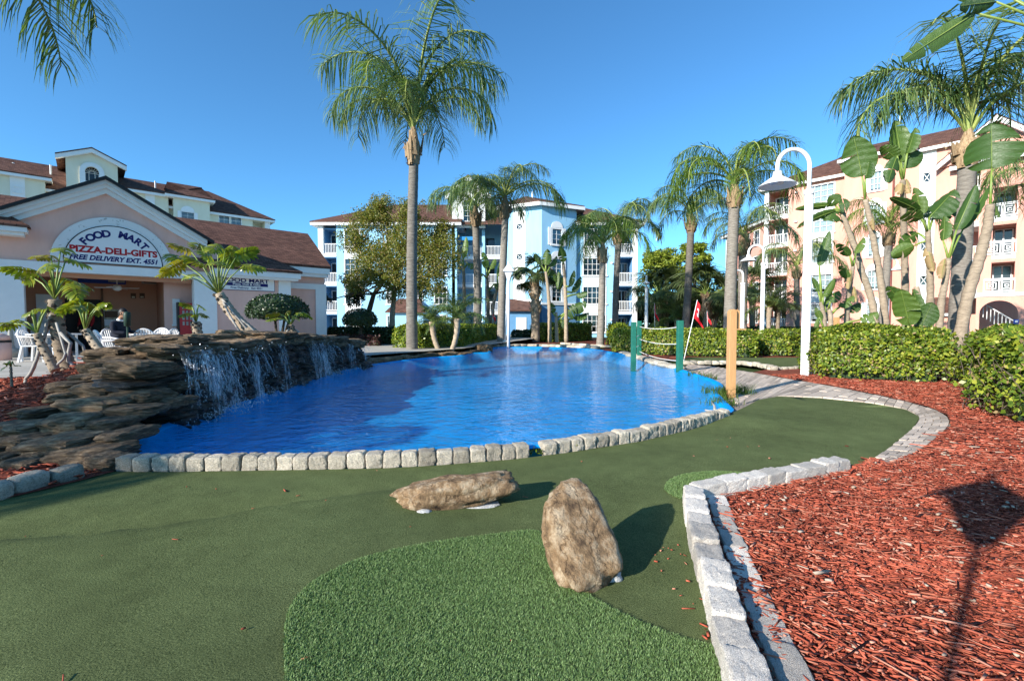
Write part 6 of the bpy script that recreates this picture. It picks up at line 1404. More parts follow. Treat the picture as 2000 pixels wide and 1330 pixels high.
paddle_plant('dark paddle-leaved clump of two tall stems beyond the pool', (1085, 645), 29, [[(1074, 645), (1073, 600), (1070, 560), (1066, 530)], [(1106, 645), (1105, 590), (1103, 540), (1100, 515)], [(1088, 645), (1086, 610)]],
    [(1066, 532, 1066, 518, 1070, 486, 20, .3), (1066, 532, 1058, 520, 1046, 494, 14, .6), (1067, 535, 1075, 520, 1088, 500, 14, .5), (1068, 540, 1076, 528, 1086, 548, 16, .4), (1100, 516, 1100, 512, 1096, 482, 20, .2), (1103, 540, 1092, 565, 1092, 530, 18, .3), (1104, 560, 1112, 560, 1122, 528, 14, .6), (1104, 570, 1118, 572, 1136, 540, 16, .5), (1104, 580, 1125, 575, 1148, 572, 18, .6), (1088, 620, 1080, 612, 1078, 590, 14, .4), (1090, 620, 1115, 605, 1145, 590, 28, .3), (1092, 630, 1120, 622, 1150, 612, 20, .7), (1090, 630, 1105, 612, 1125, 600, 30, .2), (1088, 632, 1098, 625, 1110, 632, 26, .3)], r0=7)
paddle_plant('dark paddle-leaved clump between the two central palms', (958, 650), 32, [[(954, 650), (953, 590), (952, 540)], [(965, 650), (962, 600), (972, 560)], [(905, 650), (907, 580), (905, 520)]],
    [(952, 540, 950, 525, 944, 490, 16, .3), (952, 540, 958, 525, 968, 505, 14, .4), (952, 545, 942, 535, 930, 545, 18, .4), (972, 562, 972, 540, 978, 510, 14, .5), (972, 562, 980, 548, 990, 525, 12, .4), (905, 522, 905, 505, 912, 462, 14, .4), (905, 522, 898, 510, 886, 500, 16, .5), (905, 525, 915, 515, 930, 520, 18, .5), (953, 570, 965, 555, 985, 560, 18, .5)], r0=7)
paddle_plant('near paddle leaf reaching in at the top right corner', (2200, 640), 5.2, [[(2230, 700), (2200, 400), (2140, 150), (2110, 80)]],
    [(2110, 80, 1990, 2, 1905, 36, 10, .2), (2110, 85, 1905, 26, 1757, 121, 40, .35), (2110, 80, 1945, 4, 1870, 12, 30, .5), (2110, 80, 1960, -12, 1848, -30, 44, .4)], r0=30)

# ------------------------------------------------------------ tree philodendrons by the waterfall
def lobed_mesh(seed, m='philo_leaf'):
    """deeply cut leaf, length 1 along +x, drooping lobes"""
    r = random.Random(seed); V = []; F = []
    for i in range(9):
        t = .04 + .92 * i / 9
        for sgn in (-1, 1):
            L = .46 * math.sin(math.pi * (.18 + .72 * t)) * r.uniform(.85, 1.15); a = math.radians(125 - 100 * t); d = Vector((math.cos(a), sgn * math.sin(a), .12)); c = Vector((t * .82, 0, .02 - .12 * t * t)); s = len(V); w = .055
            sd_ = Vector((-d.y, d.x, 0)) * sgn; tw = r.uniform(-.3, .3)
            for k in range(5):
                f = (.75, .75, 1.25, .95, .1)[k]; V += [tuple(c - sd_ * w * f + Vector((0, 0, tw * w))), tuple(c + sd_ * w * f - Vector((0, 0, tw * w)))]
                if k: F.append((s + 2 * k - 2, s + 2 * k - 1, s + 2 * k + 1, s + 2 * k))
                d = (d + Vector((.08, 0, -.16 - .08 * k))).normalized(); c = c + d * L / 4
    s = len(V)
    for k in range(8):
        t = k / 7; w = .05 * (1 - t) + .012; V += [(t * .9, -w, .022 - .12 * t * t), (t * .9, w, .022 - .12 * t * t)]
        if k: F.append((s + 2 * k - 2, s + 2 * k - 1, s + 2 * k + 1, s + 2 * k))
    me = bpy.data.meshes.new('leaf'); me.from_pydata(V, [], F); me.materials.append(mat(m)); me.polygons.foreach_set('use_smooth', [True] * len(F)); return me
LOB = [lobed_mesh(k) for k in range(5)]; LOBY = lobed_mesh(8, 'philo_yellow')
def philodendron(label, base, d, trunk, top, leaves, roots, w=22, seed=0, z0=.3, size=1.0, group='tree philodendrons', yellow=0):
    r = random.Random(seed); b = at(*base, d); root = empty('philodendron', (b.x, b.y, z0), label, 'plant', group)
    pts = [at(x, y, d) for x, y in trunk]; stem(root, pts, wpx(w, d) / 2 * 1.1, wpx(w, d) / 2 * .8, 'pale_bark', n=30)
    mb = MB(); P = np.array([tuple(p) for p in pts])          # leaf scars ring the trunk
    for i in range(34):
        t = i / 34; q = Vector([np.interp(t, np.linspace(0, 1, len(P)), P[:, k]) for k in range(3)]); a = i * 2.4; o = Vector((math.cos(a), math.sin(a), 0)); rr = wpx(w, d) / 2
        mb.tube([q + o * rr * .75 - Vector((0, 0, .015)), q + o * rr * 1.15], [rr * .45, rr * .22], 5)
    mb.build('leaf_scars', mat('dark_scar'), root)
    T = at(*top, d); k = 0
    for (lx, ly, dd, sc) in leaves:
        L0 = at(lx, ly, d + dd); mid = T.lerp(L0, .5) + Vector((0, 0, .06)); MB().tube([T, mid, L0], [.016 * size, .012 * size, .008 * size], 6).build('leaf_stalk', mat('petiole'), root, True)
        o = link('leaf', LOBY if k < yellow else LOB[k % 5], None, root); o.location = L0 - root.location; v = L0 - T; az = math.atan2(v.y, v.x) + r.uniform(-.5, .5)
        o.rotation_euler = (r.uniform(-.8, .8), r.uniform(-.5, .75), az); s_ = sc * size * .84; o.scale = (s_, s_, s_); k += 1
    mb = MB()
    for rt in roots:
        p = [at(x, y, d + dd) for x, y, dd in rt]; q = [p[0]]
        for a, c in zip(p[:-1], p[1:]): q += [a.lerp(c, .5) + Vector((r.uniform(-.02, .02), r.uniform(-.02, .02), 0)), c]
        mb.tube(q, [.022 * size * r.uniform(.7, 1.1)] * len(q), 6)
    if roots: mb.build('aerial_roots', mat('root'), root, True)
    return root
rr = random.Random(3)
lv = [(358, 512, -.3, .62), (345, 532, -.1, .6), (372, 490, .1, .62), (392, 478, .2, .6), (410, 500, -.3, .6), (440, 488, .2, .62), (462, 500, 0, .6), (474, 520, .2, .58), (398, 520, -.5, .6), (430, 512, -.5, .55), (378, 540, .2, .5), (350, 508, .3, .6), (455, 482, .4, .6), (405, 485, .6, .6), (425, 478, -.2, .55)]
philodendron('big leaning philodendron with arching bare trunk on top of the waterfall', (500, 658), 9.6, [(505, 662), (488, 648), (468, 630), (448, 606), (434, 585), (428, 574)], (427, 574), lv, [[(434, 585, -.1), (455, 610, -.15), (480, 640, -.1), (500, 660, 0)], [(440, 600, .1), (470, 618, .1), (500, 655, .1)], [(436, 590, -.15), (452, 622, -.2), (475, 655, -.15)], [(450, 610, -.1), (485, 635, -.1), (512, 660, 0)]], w=20, seed=1, z0=.9, yellow=3)
philodendron('small philodendron with stout ringed trunk before the red machine', (388, 668), 8.2, [(389, 672), (386, 655), (384, 638), (383, 628)], (383, 628), [(375, 600, 0, .26), (388, 596, .1, .24), (368, 612, -.1, .24), (380, 618, -.15, .2), (392, 612, .1, .22)], [], w=16, seed=2, z0=.9)
philodendron('tall dark-trunked philodendron on stilt roots at the left', (125, 715), 7.4, [(135, 725), (122, 690), (114, 650), (108, 615), (107, 585)], (107, 583), [(100, 500, 0, .52), (118, 492, .2, .5), (70, 532, -.2, .5), (60, 540, .1, .45), (128, 545, .1, .5), (140, 555, -.1, .5), (95, 515, -.3, .45), (130, 505, .2, .45), (100, 548, .4, .4)],
    [[(100, 615, -.1), (92, 630, -.1), (78, 680, -.15), (62, 725, -.2), (50, 740, -.2)], [(102, 625, .1), (84, 660, 0), (72, 700, 0), (58, 735, -.1)], [(118, 650, -.2), (138, 670, -.25), (133, 705, -.2), (145, 718, -.2)], [(115, 640, .1), (150, 665, .1), (165, 685, .1)], [(110, 630, -.2), (128, 690, -.25), (112, 712, -.3), (95, 735, -.3)], [(50, 742, -.2), (40, 765, -.5), (48, 780, -.7), (36, 800, -.9), (5, 830, -1.2)]], w=24, seed=3, z0=.5, yellow=1)
philodendron('short leaning philodendron left of the dark-trunked one', (95, 718), 7.1, [(108, 724), (96, 700), (82, 675), (72, 652)], (72, 650), [(60, 612, 0, .26), (64, 606, .2, .26), (38, 626, 0, .36), (20, 632, -.1, .3), (85, 605, .2, .34), (95, 600, .1, .3)], [], w=15, seed=4, z0=.5)
philodendron('leaning philodendron right of the dark-trunked one, above the rocks', (196, 684), 7.0, [(200, 690), (186, 672), (172, 652), (167, 644)], (167, 644), [(145, 592, 0, .36), (155, 586, .1, .36), (172, 592, .1, .36), (188, 600, -.1, .28), (160, 598, -.2, .34), (196, 598, 0, .24)], [], w=15, seed=5, z0=.7)
philodendron('small yellow-green philodendron in front of the clipped dome bush', (566, 655), 10.8, [(572, 658), (570, 645), (568, 634)], (568, 634), [(545, 612, 0, .38), (560, 610, .2, .34), (580, 612, .1, .36), (592, 610, 0, .34), (538, 622, -.2, .3), (574, 618, -.2, .3)], [[(568, 638, 0), (558, 650, -.1), (552, 658, -.1)], [(570, 636, 0), (582, 648, .1), (588, 658, .1)]], w=11, seed=6, z0=.9, yellow=2)
philodendron('seedling philodendron on the shaded mound at the left edge', (22, 760), 5.9, [(23, 755), (22, 735), (21, 716)], (21, 716), [(12, 716, 0, .22), (28, 714, .1, .2), (18, 712, -.1, .18)], [], w=4, seed=7, z0=.2, size=.6)

# ------------------------------------------------------------ lamps
def gooseneck(base, H, R, sw, label, r=.1, dirx=-1, group='white gooseneck lamps', seg=12, face=0.0):
    """pole, collar, half-hoop neck and a wide shallow shade"""
    b = Vector(base); root = empty('street_lamp', b, label, 'street lamp', group); ux = Vector((dirx * math.cos(face), math.sin(face), 0)); hc = b + Vector((0, 0, H - R))
    MB().tube([b, b + Vector((0, 0, .05)), b + Vector((0, 0, (H - R) * .87))], [r, r, r * .92], seg).build('pole', mat('white_paint'), root, True)
    MB().tube([b + Vector((0, 0, (H - R) * .862)), b + Vector((0, 0, (H - R) * .868)), b + Vector((0, 0, (H - R) * .885)), b + Vector((0, 0, (H - R) * .892))], [r * 1.0, r * 1.14, r * 1.14, r * .6], seg).build('collar', mat('white_paint'), root, True)
    pts = [b + Vector((0, 0, (H - R) * .87)), hc] + [hc + ux * (R - R * math.cos(a)) + Vector((0, 0, R * math.sin(a))) for a in np.linspace(.15, PI, 14)] + [hc + ux * 2 * R - Vector((0, 0, .12 * R * 4))]
    MB().tube(pts, r * .5, 8).build('neck', mat('white_paint'), root, True)
    e = pts[-1]; k = sw / 2
    MB().lathe(e, [(k * .22, .04), (k * .24, -.02), (k * .26, -k * .18), (k * .45, -k * .30), (k * .98, -k * .68), (k, -k * .72), (k * .96, -k * .72), (k * .42, -k * .36), (.01, -k * .30)], 28).build('shade', mat('white_paint'), root, True)
    MB().lathe(e, [(k * .3, -k * .40), (k * .36, -k * .5), (k * .3, -k * .62), (k * .02, -k * .66)], 16).build('lens', mat('white_plastic'), root, True)
    return root
def gl(px, py, d, top, Rpx, swpx, label, rpx, dirx=-1, **k):
    b = at(px, py, d); b.z = 0; H = at(px, top, d).z; gooseneck(b, H, wpx(Rpx, d), wpx(swpx, d), label, wpx(rpx, d), dirx, **k)
b = gd(1572, 735); gl(1572, 735, b.y, 292, 31, 66, 'big white gooseneck lamp post in the mulch right of the path', 8.0)
b = gd(1583, 733); mb = MB(); mb.box(b.x + .02, b.x + .09, b.y - .03, b.y + .03, 0, .27); o = mb.build('marker_stake', mat('white_trim')); tag(o, 'short white stake at the foot of the big gooseneck lamp', 'stake')
gl(1488, 660, 19, 478, 13, 30, 'gooseneck lamp behind the hedge, second from the big one', 4.0, face=.5)
gl(1449, 660, 27, 528, 9, 17, 'small gooseneck lamp before the shaded palm trunk', 4)
gl(1262, 655, 33, 540, 6, 16, 'distant gooseneck lamp in front of the dark trees', 3.2, face=-1.2)
gl(1731, 650, 24, 505, 9, 26, 'gooseneck lamp half hidden behind paddle-leaved stems', 3.5, dirx=1)
def lantern(base, H, s, label, r=.06, group=None):
    """square tapered lantern with pyramid hat on a pole"""
    b = Vector(base); root = empty('lantern_post', b, label, 'street lamp', group); t = b + Vector((0, 0, H))
    MB().tube([b, t], r, 10).build('pole', mat('white_paint'), root, True)
    def sq(k, z): return [t + Vector((x * k, y * k, z)) for x, y in ((-1, -1), (1, -1), (1, 1), (-1, 1))]
    MB().hexa(sq(s * .16, 0) + sq(s * .55, .62 * s * 2)).build('glass_box', mat('white_plastic'), root)
    mb = MB(); mb.hexa(sq(s * .72, .62 * s * 2 + .002) + sq(s * .70, .62 * s * 2 + .05)); mb.hexa(sq(s * .70, .62 * s * 2 + .052) + sq(s * .06, .62 * s * 2 + s * 1.1)); mb.build('hat', mat('white_paint'), root)
    MB().lathe(t + Vector((0, 0, s * 2.3)), [(.01, -.02), (s * .1, .02), (s * .1, .08), (.01, .14)], 8).build('finial', mat('white_paint'), root, True)
    return root
d = 23.4; b = at(993, 678, d); b.z = 0; lantern(b, at(993, 548, d).z, .36, 'white lantern post standing at the far end of the pool', .075)
d = 26; b = at(984, 668, d); b.z = 0; mb = MB(); mb.tube([b, at(990, 575, d)], [.085, .08], 10); root = empty('white_pole', b, 'plain white pole right beside the lantern post across the pool', 'pole'); mb.build('pole', mat('white_paint'), root, True); q = at(984, 663, d); MB().box(q.x - .1, q.x + .2, q.y - .2, q.y, 0, .3).build('foot_box', mat('white_paint'), root)
# lantern outside the picture whose shadow falls on the mulch
sp = gd(1925, 1005); HL = 2.5; Lh = HL / math.tan(SUN_EL)
lantern((sp.x - SH.x * Lh, sp.y - SH.y * Lh, 0), HL - .25, .27, 'lantern post out of view whose pointed shadow lies on the mulch', .02)

# ------------------------------------------------------------ rope fence, posts, flags
rf = empty('rope_fence', tuple(gd(1290, 715)), 'green square posts with three sagging white ropes at the pool bank', 'fence')
tops = []
for (px, pb, pt, w) in ((1237, 712, 629, 13), (1248, 700, 627, 11), (1327, 727, 626, 16)):
    b = gd(px, pb, -.05 if px == 1237 else 0); h = at(px, pt, b.y).z; k = wpx(w, b.y) / 2 * .68; mb = MB(); mb.box(b.x - k, b.x + k, b.y - k, b.y + k, -.3, h); mb.build('post', mat('green_paint'), rf, bevel=.008); tops.append((b, h))
(b0, h0), (b1, h1), (b2, h2) = tops
def sag(a, c, s): return [a.lerp(c, t) - Vector((0, 0, s * 4 * t * (1 - t))) for t in np.linspace(0, 1, 13)]
for f in (.88, .55, .22):
    p1, p2 = Vector((b1.x, b1.y, h1 * (f - .03))), Vector((b2.x, b2.y, h2 * f)); MB().tube(sag(p1, p2, .07), .012, 6).build('rope', mat('rope'), rf, True)
for f in (.62, .35): MB().tube(sag(Vector((b0.x, b0.y, h0 * f)), Vector((b1.x, b1.y, h1 * f)), .01), .010, 6).build('rope', mat('rope'), rf, True)
# wooden post with a rounded head and a second board behind it
b = gd(1427, 777); h = at(1427, 604, b.y).z; wp = empty('wooden_post', (b.x, b.y, 0), 'tan wooden post with rounded top beside the garden path', 'post'); k = wpx(18, b.y) / 2 * .76
prof = [(-k, 0), (k, 0), (k, h - k)] + [(k * math.cos(a), h - k + k * math.sin(a)) for a in np.linspace(.2, PI - .2, 8)] + [(-k, h - k)]
MB().slab([Vector((b.x + x, b.y - k, z)) for x, z in prof], (0, 2 * k, 0)).build('shaft', mat('tan_wood'), wp, bevel=.006)
hd = h - wpx(38, b.y)
mb = MB(); mb.slab([Vector((b.x + k + .002 + x * 1.6 * k, b.y - .2 * k, hd + z)) for x, z in ((0, 0), (.75, 0), (.75, wpx(30, b.y)), (.62, wpx(35, b.y)), (.3, wpx(37, b.y)), (0, wpx(37, b.y)))], (0, 1.1 * k, 0)); mb.build('side_board', mat('tan_wood'), wp); mb = MB(); mb.box(b.x + k + .001, b.x + k * 3.6, b.y - k, b.y + k, hd - .02, hd - .001); mb.build('shelf', mat('tan_wood'), wp)
b = at(1633, 660, 11.8); b.z = 0; wp = empty('wooden_post', b, 'weathered reddish wooden post behind the broad hedge', 'post'); mb = MB(); h = at(1633, 620, 11.8).z; mb.box(b.x - .05, b.x + .05, b.y - .05, b.y + .05, 0, h); mb.build('shaft', mat('tan_wood'), wp, bevel=.01); mb = MB(); mb.box(b.x + .05, b.x + .09, b.y - .04, b.y + .04, h - .35, h - .2); mb.build('peg', mat('tan_wood'), wp)
def flag(base, top, d, w, h, label, mark=True, seed=0, r=.012):
    b, t = base, top; root = empty('golf_flag', b, label, 'flag', 'red golf flags'); MB().tube([b, t], r, 6).build('pole', mat('white_paint'), root, True)
    V = []; F = []; nx, nz = 10, 12; ax = (t - b).normalized()
    for j in range(nz + 1):
        for i in range(nx + 1):
            u = i / nx; v = j / nz; wob = math.sin(u * 5 + v * 3 + seed) * .12 * w * u
            hang = w * (.06 + .62 * v ** .8) * u; drop_ = u * h * .55 * (.5 + v * .6)
            V.append(t - ax * h * v + Vector((hang + w * .10 * math.sin(v * 7 + seed) * u, wob - .02, -drop_)) )
            if i and j: a = j * (nx + 1) + i; F.append((a - nx - 2, a - nx - 1, a, a - 1))
    o = MB(); o.v = [tuple(v) for v in V]; o.f = F; c = o.build('cloth', mat('flag_cloth'), root, True)
    if mark:
        q = MB(); o2 = Vector((0, -.012, 0))
        for (i0, i1, j0, j1) in ((3, 6, 4, 5), (5, 7, 5, 7), (3, 5, 7, 9)):
            for i in range(i0, i1):
                for j in range(j0, j1): q.poly([V[jj * (nx + 1) + ii] + o2 for jj, ii in ((j, i), (j, i + 1), (j + 1, i + 1), (j + 1, i))])
        q.build('mark', mat('sign_white'), root, True)
    return root
b = gd(1334, 711); d = b.y; flag(b, at(1362, 586, d + .3), d, .42, .58, 'nearest red golf flag on leaning white pole by the rope fence', seed=1)
for (px, pt, dd, w, h, lb, s) in ((1278, 592, 30, .38, .75, 'red golf flag in the dark trees right of the distant lamp', 2), (1381, 608, 29, .36, .55, 'small red golf flag right of the nearest one', 3), (962, 606, 31, .36, .5, 'red golf flag behind hedge left of the lantern post', 4)):
    b = at(px + 2, 650, dd); b.z = 0; flag(b, at(px, pt, dd), dd, w, h, lb, seed=s)
b = at(1984, 640, 30); b.z = 0; si = empty('info_sign', b, 'small blue notice beside the arched pink entrance', 'sign'); q0, q1 = at(1980, 640, 30), at(1990, 624, 30); mb = MB(); mb.box(q0.x, q1.x, 30, 30.04, q0.z, q1.z); mb.build('plate', mat('sign_blue'), si); mb = MB(); m0, m1 = at(1982.5, 630, 30), at(1987.5, 626, 30); mb.box(m0.x, m1.x, 29.99, 29.998, m0.z, m1.z); mb.build('mark', mat('sign_white'), si); mb = MB(); mb.box(q0.x + .1, q0.x + .16, 30.05, 30.1, 0, q1.z); mb.build('post', mat('white_trim'), si)
# ------------------------------------------------------------ things on the shop patio
ZP = 0.25
def chair(loc, rz, label, name='plastic_chair'):
    root = empty(name, loc, label, 'chair', 'white plastic chairs'); root.rotation_euler = (0, 0, rz)
    def B(nm, *boxes, lean=0):
        mb = MB()
        for b in boxes: mb.box(*b)
        if lean: mb.v = [(x, y + (z - .42) * lean if z > .42 else y, z) for x, y, z in mb.v]
        me = bpy.data.meshes.new(nm); me.from_pydata(mb.v, [], mb.f); return link(nm, me, mat('white_plastic'), root)
    B('seat', (-.24, .24, -.23, .22, .40, .43))
    for sx in (-1, 1):
        for sy in (-1, 1):
            x, y = sx * .22, sy * .2; mb = MB(); mb.hexa([(x + sx * .05 - .03, y + sy * .06 - .02, 0), (x + sx * .05 + .03, y + sy * .06 - .02, 0), (x + sx * .05 + .03, y + sy * .06 + .02, 0), (x + sx * .05 - .03, y + sy * .06 + .02, 0), (x - .035, y - .02, .41), (x + .035, y - .02, .41), (x + .035, y + .02, .41), (x - .035, y + .02, .41)])
            me = bpy.data.meshes.new('leg'); me.from_pydata(mb.v, [], mb.f); link('leg', me, mat('white_plastic'), root)
        mb = MB(); mb.tube([(sx * .25, -.22, .42), (sx * .28, -.22, .62), (sx * .28, .0, .65), (sx * .25, .28, .66)], .022, 6); me = bpy.data.meshes.new('armrest'); me.from_pydata(mb.v, [], mb.f); link('armrest', me, mat('white_plastic'), root, True)
    mb = MB(); arc = [(.24 * math.cos(a), .22 + (.42 + .43 * math.sin(a) ** .7 - .42) * .25, .44 + .42 * math.sin(a) ** .6) for a in np.linspace(0, PI, 15)]; mb.tube(arc, .02, 6)
    for k in range(7): x = -.18 + .06 * k; zt = .44 + .42 * (1 - (x / .24) ** 2) ** .3; mb.hexa([(x - .02, .22, .42), (x + .02, .22, .42), (x + .02, .235, .42), (x - .02, .235, .42), (x - .02, .325, zt), (x + .02, .325, zt), (x + .02, .34, zt), (x - .02, .34, zt)])
    me = bpy.data.meshes.new('backrest'); me.from_pydata(mb.v, [], mb.f); link('backrest', me, mat('white_plastic'), root)
    return root
def pz(px, d): p = at(px, 640, d); return (p.x, p.y, ZP)
chair(pz(290, 12.2), PI + .35, 'white slatted plastic chair seen from behind, nearest the seated man')
chair(pz(316, 12.6), -1.5, 'white plastic chair in profile beside the red machine')
chair(pz(305, 13.6), .2, 'white plastic chair facing out, behind the other two')
chair(pz(72, 12.2), 1.9, 'white plastic chair behind the dark philodendron trunk at left')
chair(pz(226, 9.4), PI - .6, 'white plastic chair just behind the top rocks, only its rounded back showing')
tb = empty('patio_table', pz(276, 13.0), 'white plastic table between the seated man and the chairs', 'table'); x, y, z = tb.location
MB().lathe((x, y, z + .70), [(.02, -.03), (.42, -.03), (.45, 0), (.45, .02), (.02, .022)], 20).build('table_top', mat('white_plastic'), tb)
for a in (0.8, 2.4, 3.9, 5.5): MB().tube([(x + .3 * math.cos(a), y + .3 * math.sin(a), z), (x + .25 * math.cos(a), y + .25 * math.sin(a), z + .68)], .025, 6).build('leg', mat('white_plastic'), tb)
tb = empty('patio_table', pz(96, 12.4), 'white plastic table behind the philodendrons at left', 'table'); x, y, z = tb.location
mb = MB(); mb.box(x - .5, x + .5, y - .4, y + .4, z + .69, z + .73); mb.build('table_top', mat('white_plastic'), tb)
for a, c in ((-.42, -.32), (.42, -.32), (-.42, .32), (.42, .32)): MB().tube([(x + a, y + c, z), (x + a, y + c, z + .69)], .028, 6).build('leg', mat('white_plastic'), tb)
# cigarette receptacle and a bin at the left edge
c = gd(22, 697, ZP); c = at(22, 697, c.y * .985)
o = MB().lathe((c.x, c.y, ZP), [(.20, 0), (.21, .03), (.20, .07), (.24, .10), (.24, .19), (.20, .24), (.10, .28), (.075, .36), (.055, .7), (.04, .92), (.045, .95), (.02, .97)], 20).build('ash_receptacle', mat('grey_plastic'), None, True); tag(o, 'grey bulb-shaped cigarette receptacle by the shop pillar', 'ash receptacle')
c = at(-4, 705, 12.6); bn = empty('litter_bin', (c.x, c.y, ZP), 'pinkish litter bin with dark band cut by the left edge', 'bin'); MB().lathe((c.x, c.y, ZP), [(.26, 0), (.27, .02), (.27, .48)], 18).build('drum', mat('mart_stucco'), bn, True); MB().lathe((c.x, c.y, ZP + .482), [(.275, 0), (.275, .06)], 18).build('band', mat('black_trim'), bn); MB().lathe((c.x, c.y, ZP + .544), [(.26, 0), (.24, .12), (.12, .18), (.02, .19)], 18).build('lid', mat('mart_stucco'), bn, True)
# ceiling fan, wall lamps, boards in the porch
S, Z = FM.S, FM.Z; nf = 1.9; zf_ = Z(231, 563, nf); p = FM.pt(S(231, nf), nf, zf_); fan = empty('ceiling_fan', p, 'white ceiling fan hanging in the shop porch', 'fan')
MB().tube([p + Vector((0, 0, .1)), p + Vector((0, 0, .55))], .015, 6).build('rod', mat('white_trim'), fan); MB().lathe(p, [(.05, -.10), (.12, -.06), (.14, .02), (.10, .10), (.02, .12)], 14).build('motor', mat('white_trim'), fan, True)
for k in range(4):
    a = .35 + k * PI / 2; u = Vector((math.cos(a), math.sin(a), 0)); v = Vector((-u.y, u.x, .15)); mb = MB(); mb.slab([p + u * .14 - v * .05, p + u * .65 - v * .075, p + u * .65 + v * .075, p + u * .14 + v * .05], (0, 0, .012)); mb.build('blade', mat('white_trim'), fan)
nb = nB
def board(name, a, b, c, d, n, m, label, cat): o = fb(None, name, m, FM, (S(a, n), S(b, n), n - .05, n - .006, Z((a + b) / 2, d, n), Z((a + b) / 2, c, n))); tag(o, label, cat); return o
def blk(name, rows, label, cat, group=None):
    a, b, c, d, n = rows[0][:5]; root = empty(name, FM.pt(S((a + b) / 2, n), n, Z((a + b) / 2, d, n)), label, cat, group)
    for (a, b, c, d, n, m, nm) in rows: fb(root, nm, m, FM, (S(a, n), S(b, n), n - .04, n - .004, Z((a + b) / 2, d, n), Z((a + b) / 2, c, n)))
    return root
blk('menu_board', [(200, 232, 604, 640, nb, 'beige_board', 'board'), (205, 230, 608, 620, nb - .045, 'brown_wood', 'picture'), (204, 229, 624, 636, nb - .045, 'sign_white', 'picture')], 'framed menu pictures on the porch wall left of the man', 'menu board')
blk('wall_banner', [(155, 248, 541, 554, nb - .05, 'sign_blue', 'cloth'), (214, 246, 543, 552, nb - .095, 'grey_plastic', 'print')], 'dark blue banner along the top of the porch wall', 'banner')
blk('wall_banner', [(279, 315, 544, 555, nb - .05, 'grey_plastic', 'cloth'), (283, 311, 546, 553, nb - .095, 'brown_wood', 'print')], 'small greyish banner at the right top of the porch', 'banner')
blk('wall_lantern', [(257, 267, 573, 583, nb, 'brown_wood', 'box'), (259, 265, 579, 582, nb - .045, 'beige_board', 'shade')], 'left square wall light on the porch wall', 'wall light'); blk('wall_lantern', [(274, 284, 573, 583, nb, 'brown_wood', 'box'), (276, 282, 579, 582, nb - .045, 'beige_board', 'shade')], 'right square wall light on the porch wall', 'wall light')
r_ = blk('cash_sign', [(164, 184, 602, 612, nb - .06, 'sign_white', 'panel')], 'small white ATM sign in the dark shop doorway', 'sign'); text(r_, 'ATM', FM, S(174, nb - .1), Z(174, 611, nb - .1), nb - .105, .13, 'ink_blue', bold=.03)
# red vending machine
v = empty('vending_machine', FM.pt(S(366, .5), .5, ZP), 'red vending machine recessed beside the shop pillar', 'vending machine'); v0, v1 = S(351, .45), S(381, .45); zt = Z(365, 592, .45)
fb(v, 'cabinet', 'red_plastic', FM, (v0, v1, .45, .88, ZP, zt)); fb(v, 'side_trim', 'black_trim', FM, (v0 - .05, v0 - .002, .43, .88, ZP, zt + .02))
w = v1 - v0
for i in range(3):
    for j in range(4): fb(v, 'display_window', 'grey_plastic', FM, (v0 + w * (.18 + .24 * i), v0 + w * (.32 + .24 * i), .43, .448, zt - .22 - .2 * j, zt - .08 - .2 * j))
fb(v, 'dispenser', 'black_trim', FM, (v0 + w * .25, v0 + w * .75, .43, .448, ZP + .35, ZP + .6))
# green garden torch in front of the man
c = at(249, 690, 9.0); gt = empty('garden_torch', (c.x, c.y, ZP), 'dark green garden torch on a thin pole in front of the man', 'torch'); MB().tube([(c.x, c.y, ZP), at(249, 638, 9.0)], .018, 8).build('pole', mat('dark_green_metal'), gt, True); q = at(249, 638, 9.0); MB().lathe(q, [(.03, 0), (.055, .02), (.06, .24), (.05, .28), (.02, .29)], 12).build('canister', mat('dark_green_metal'), gt, True)
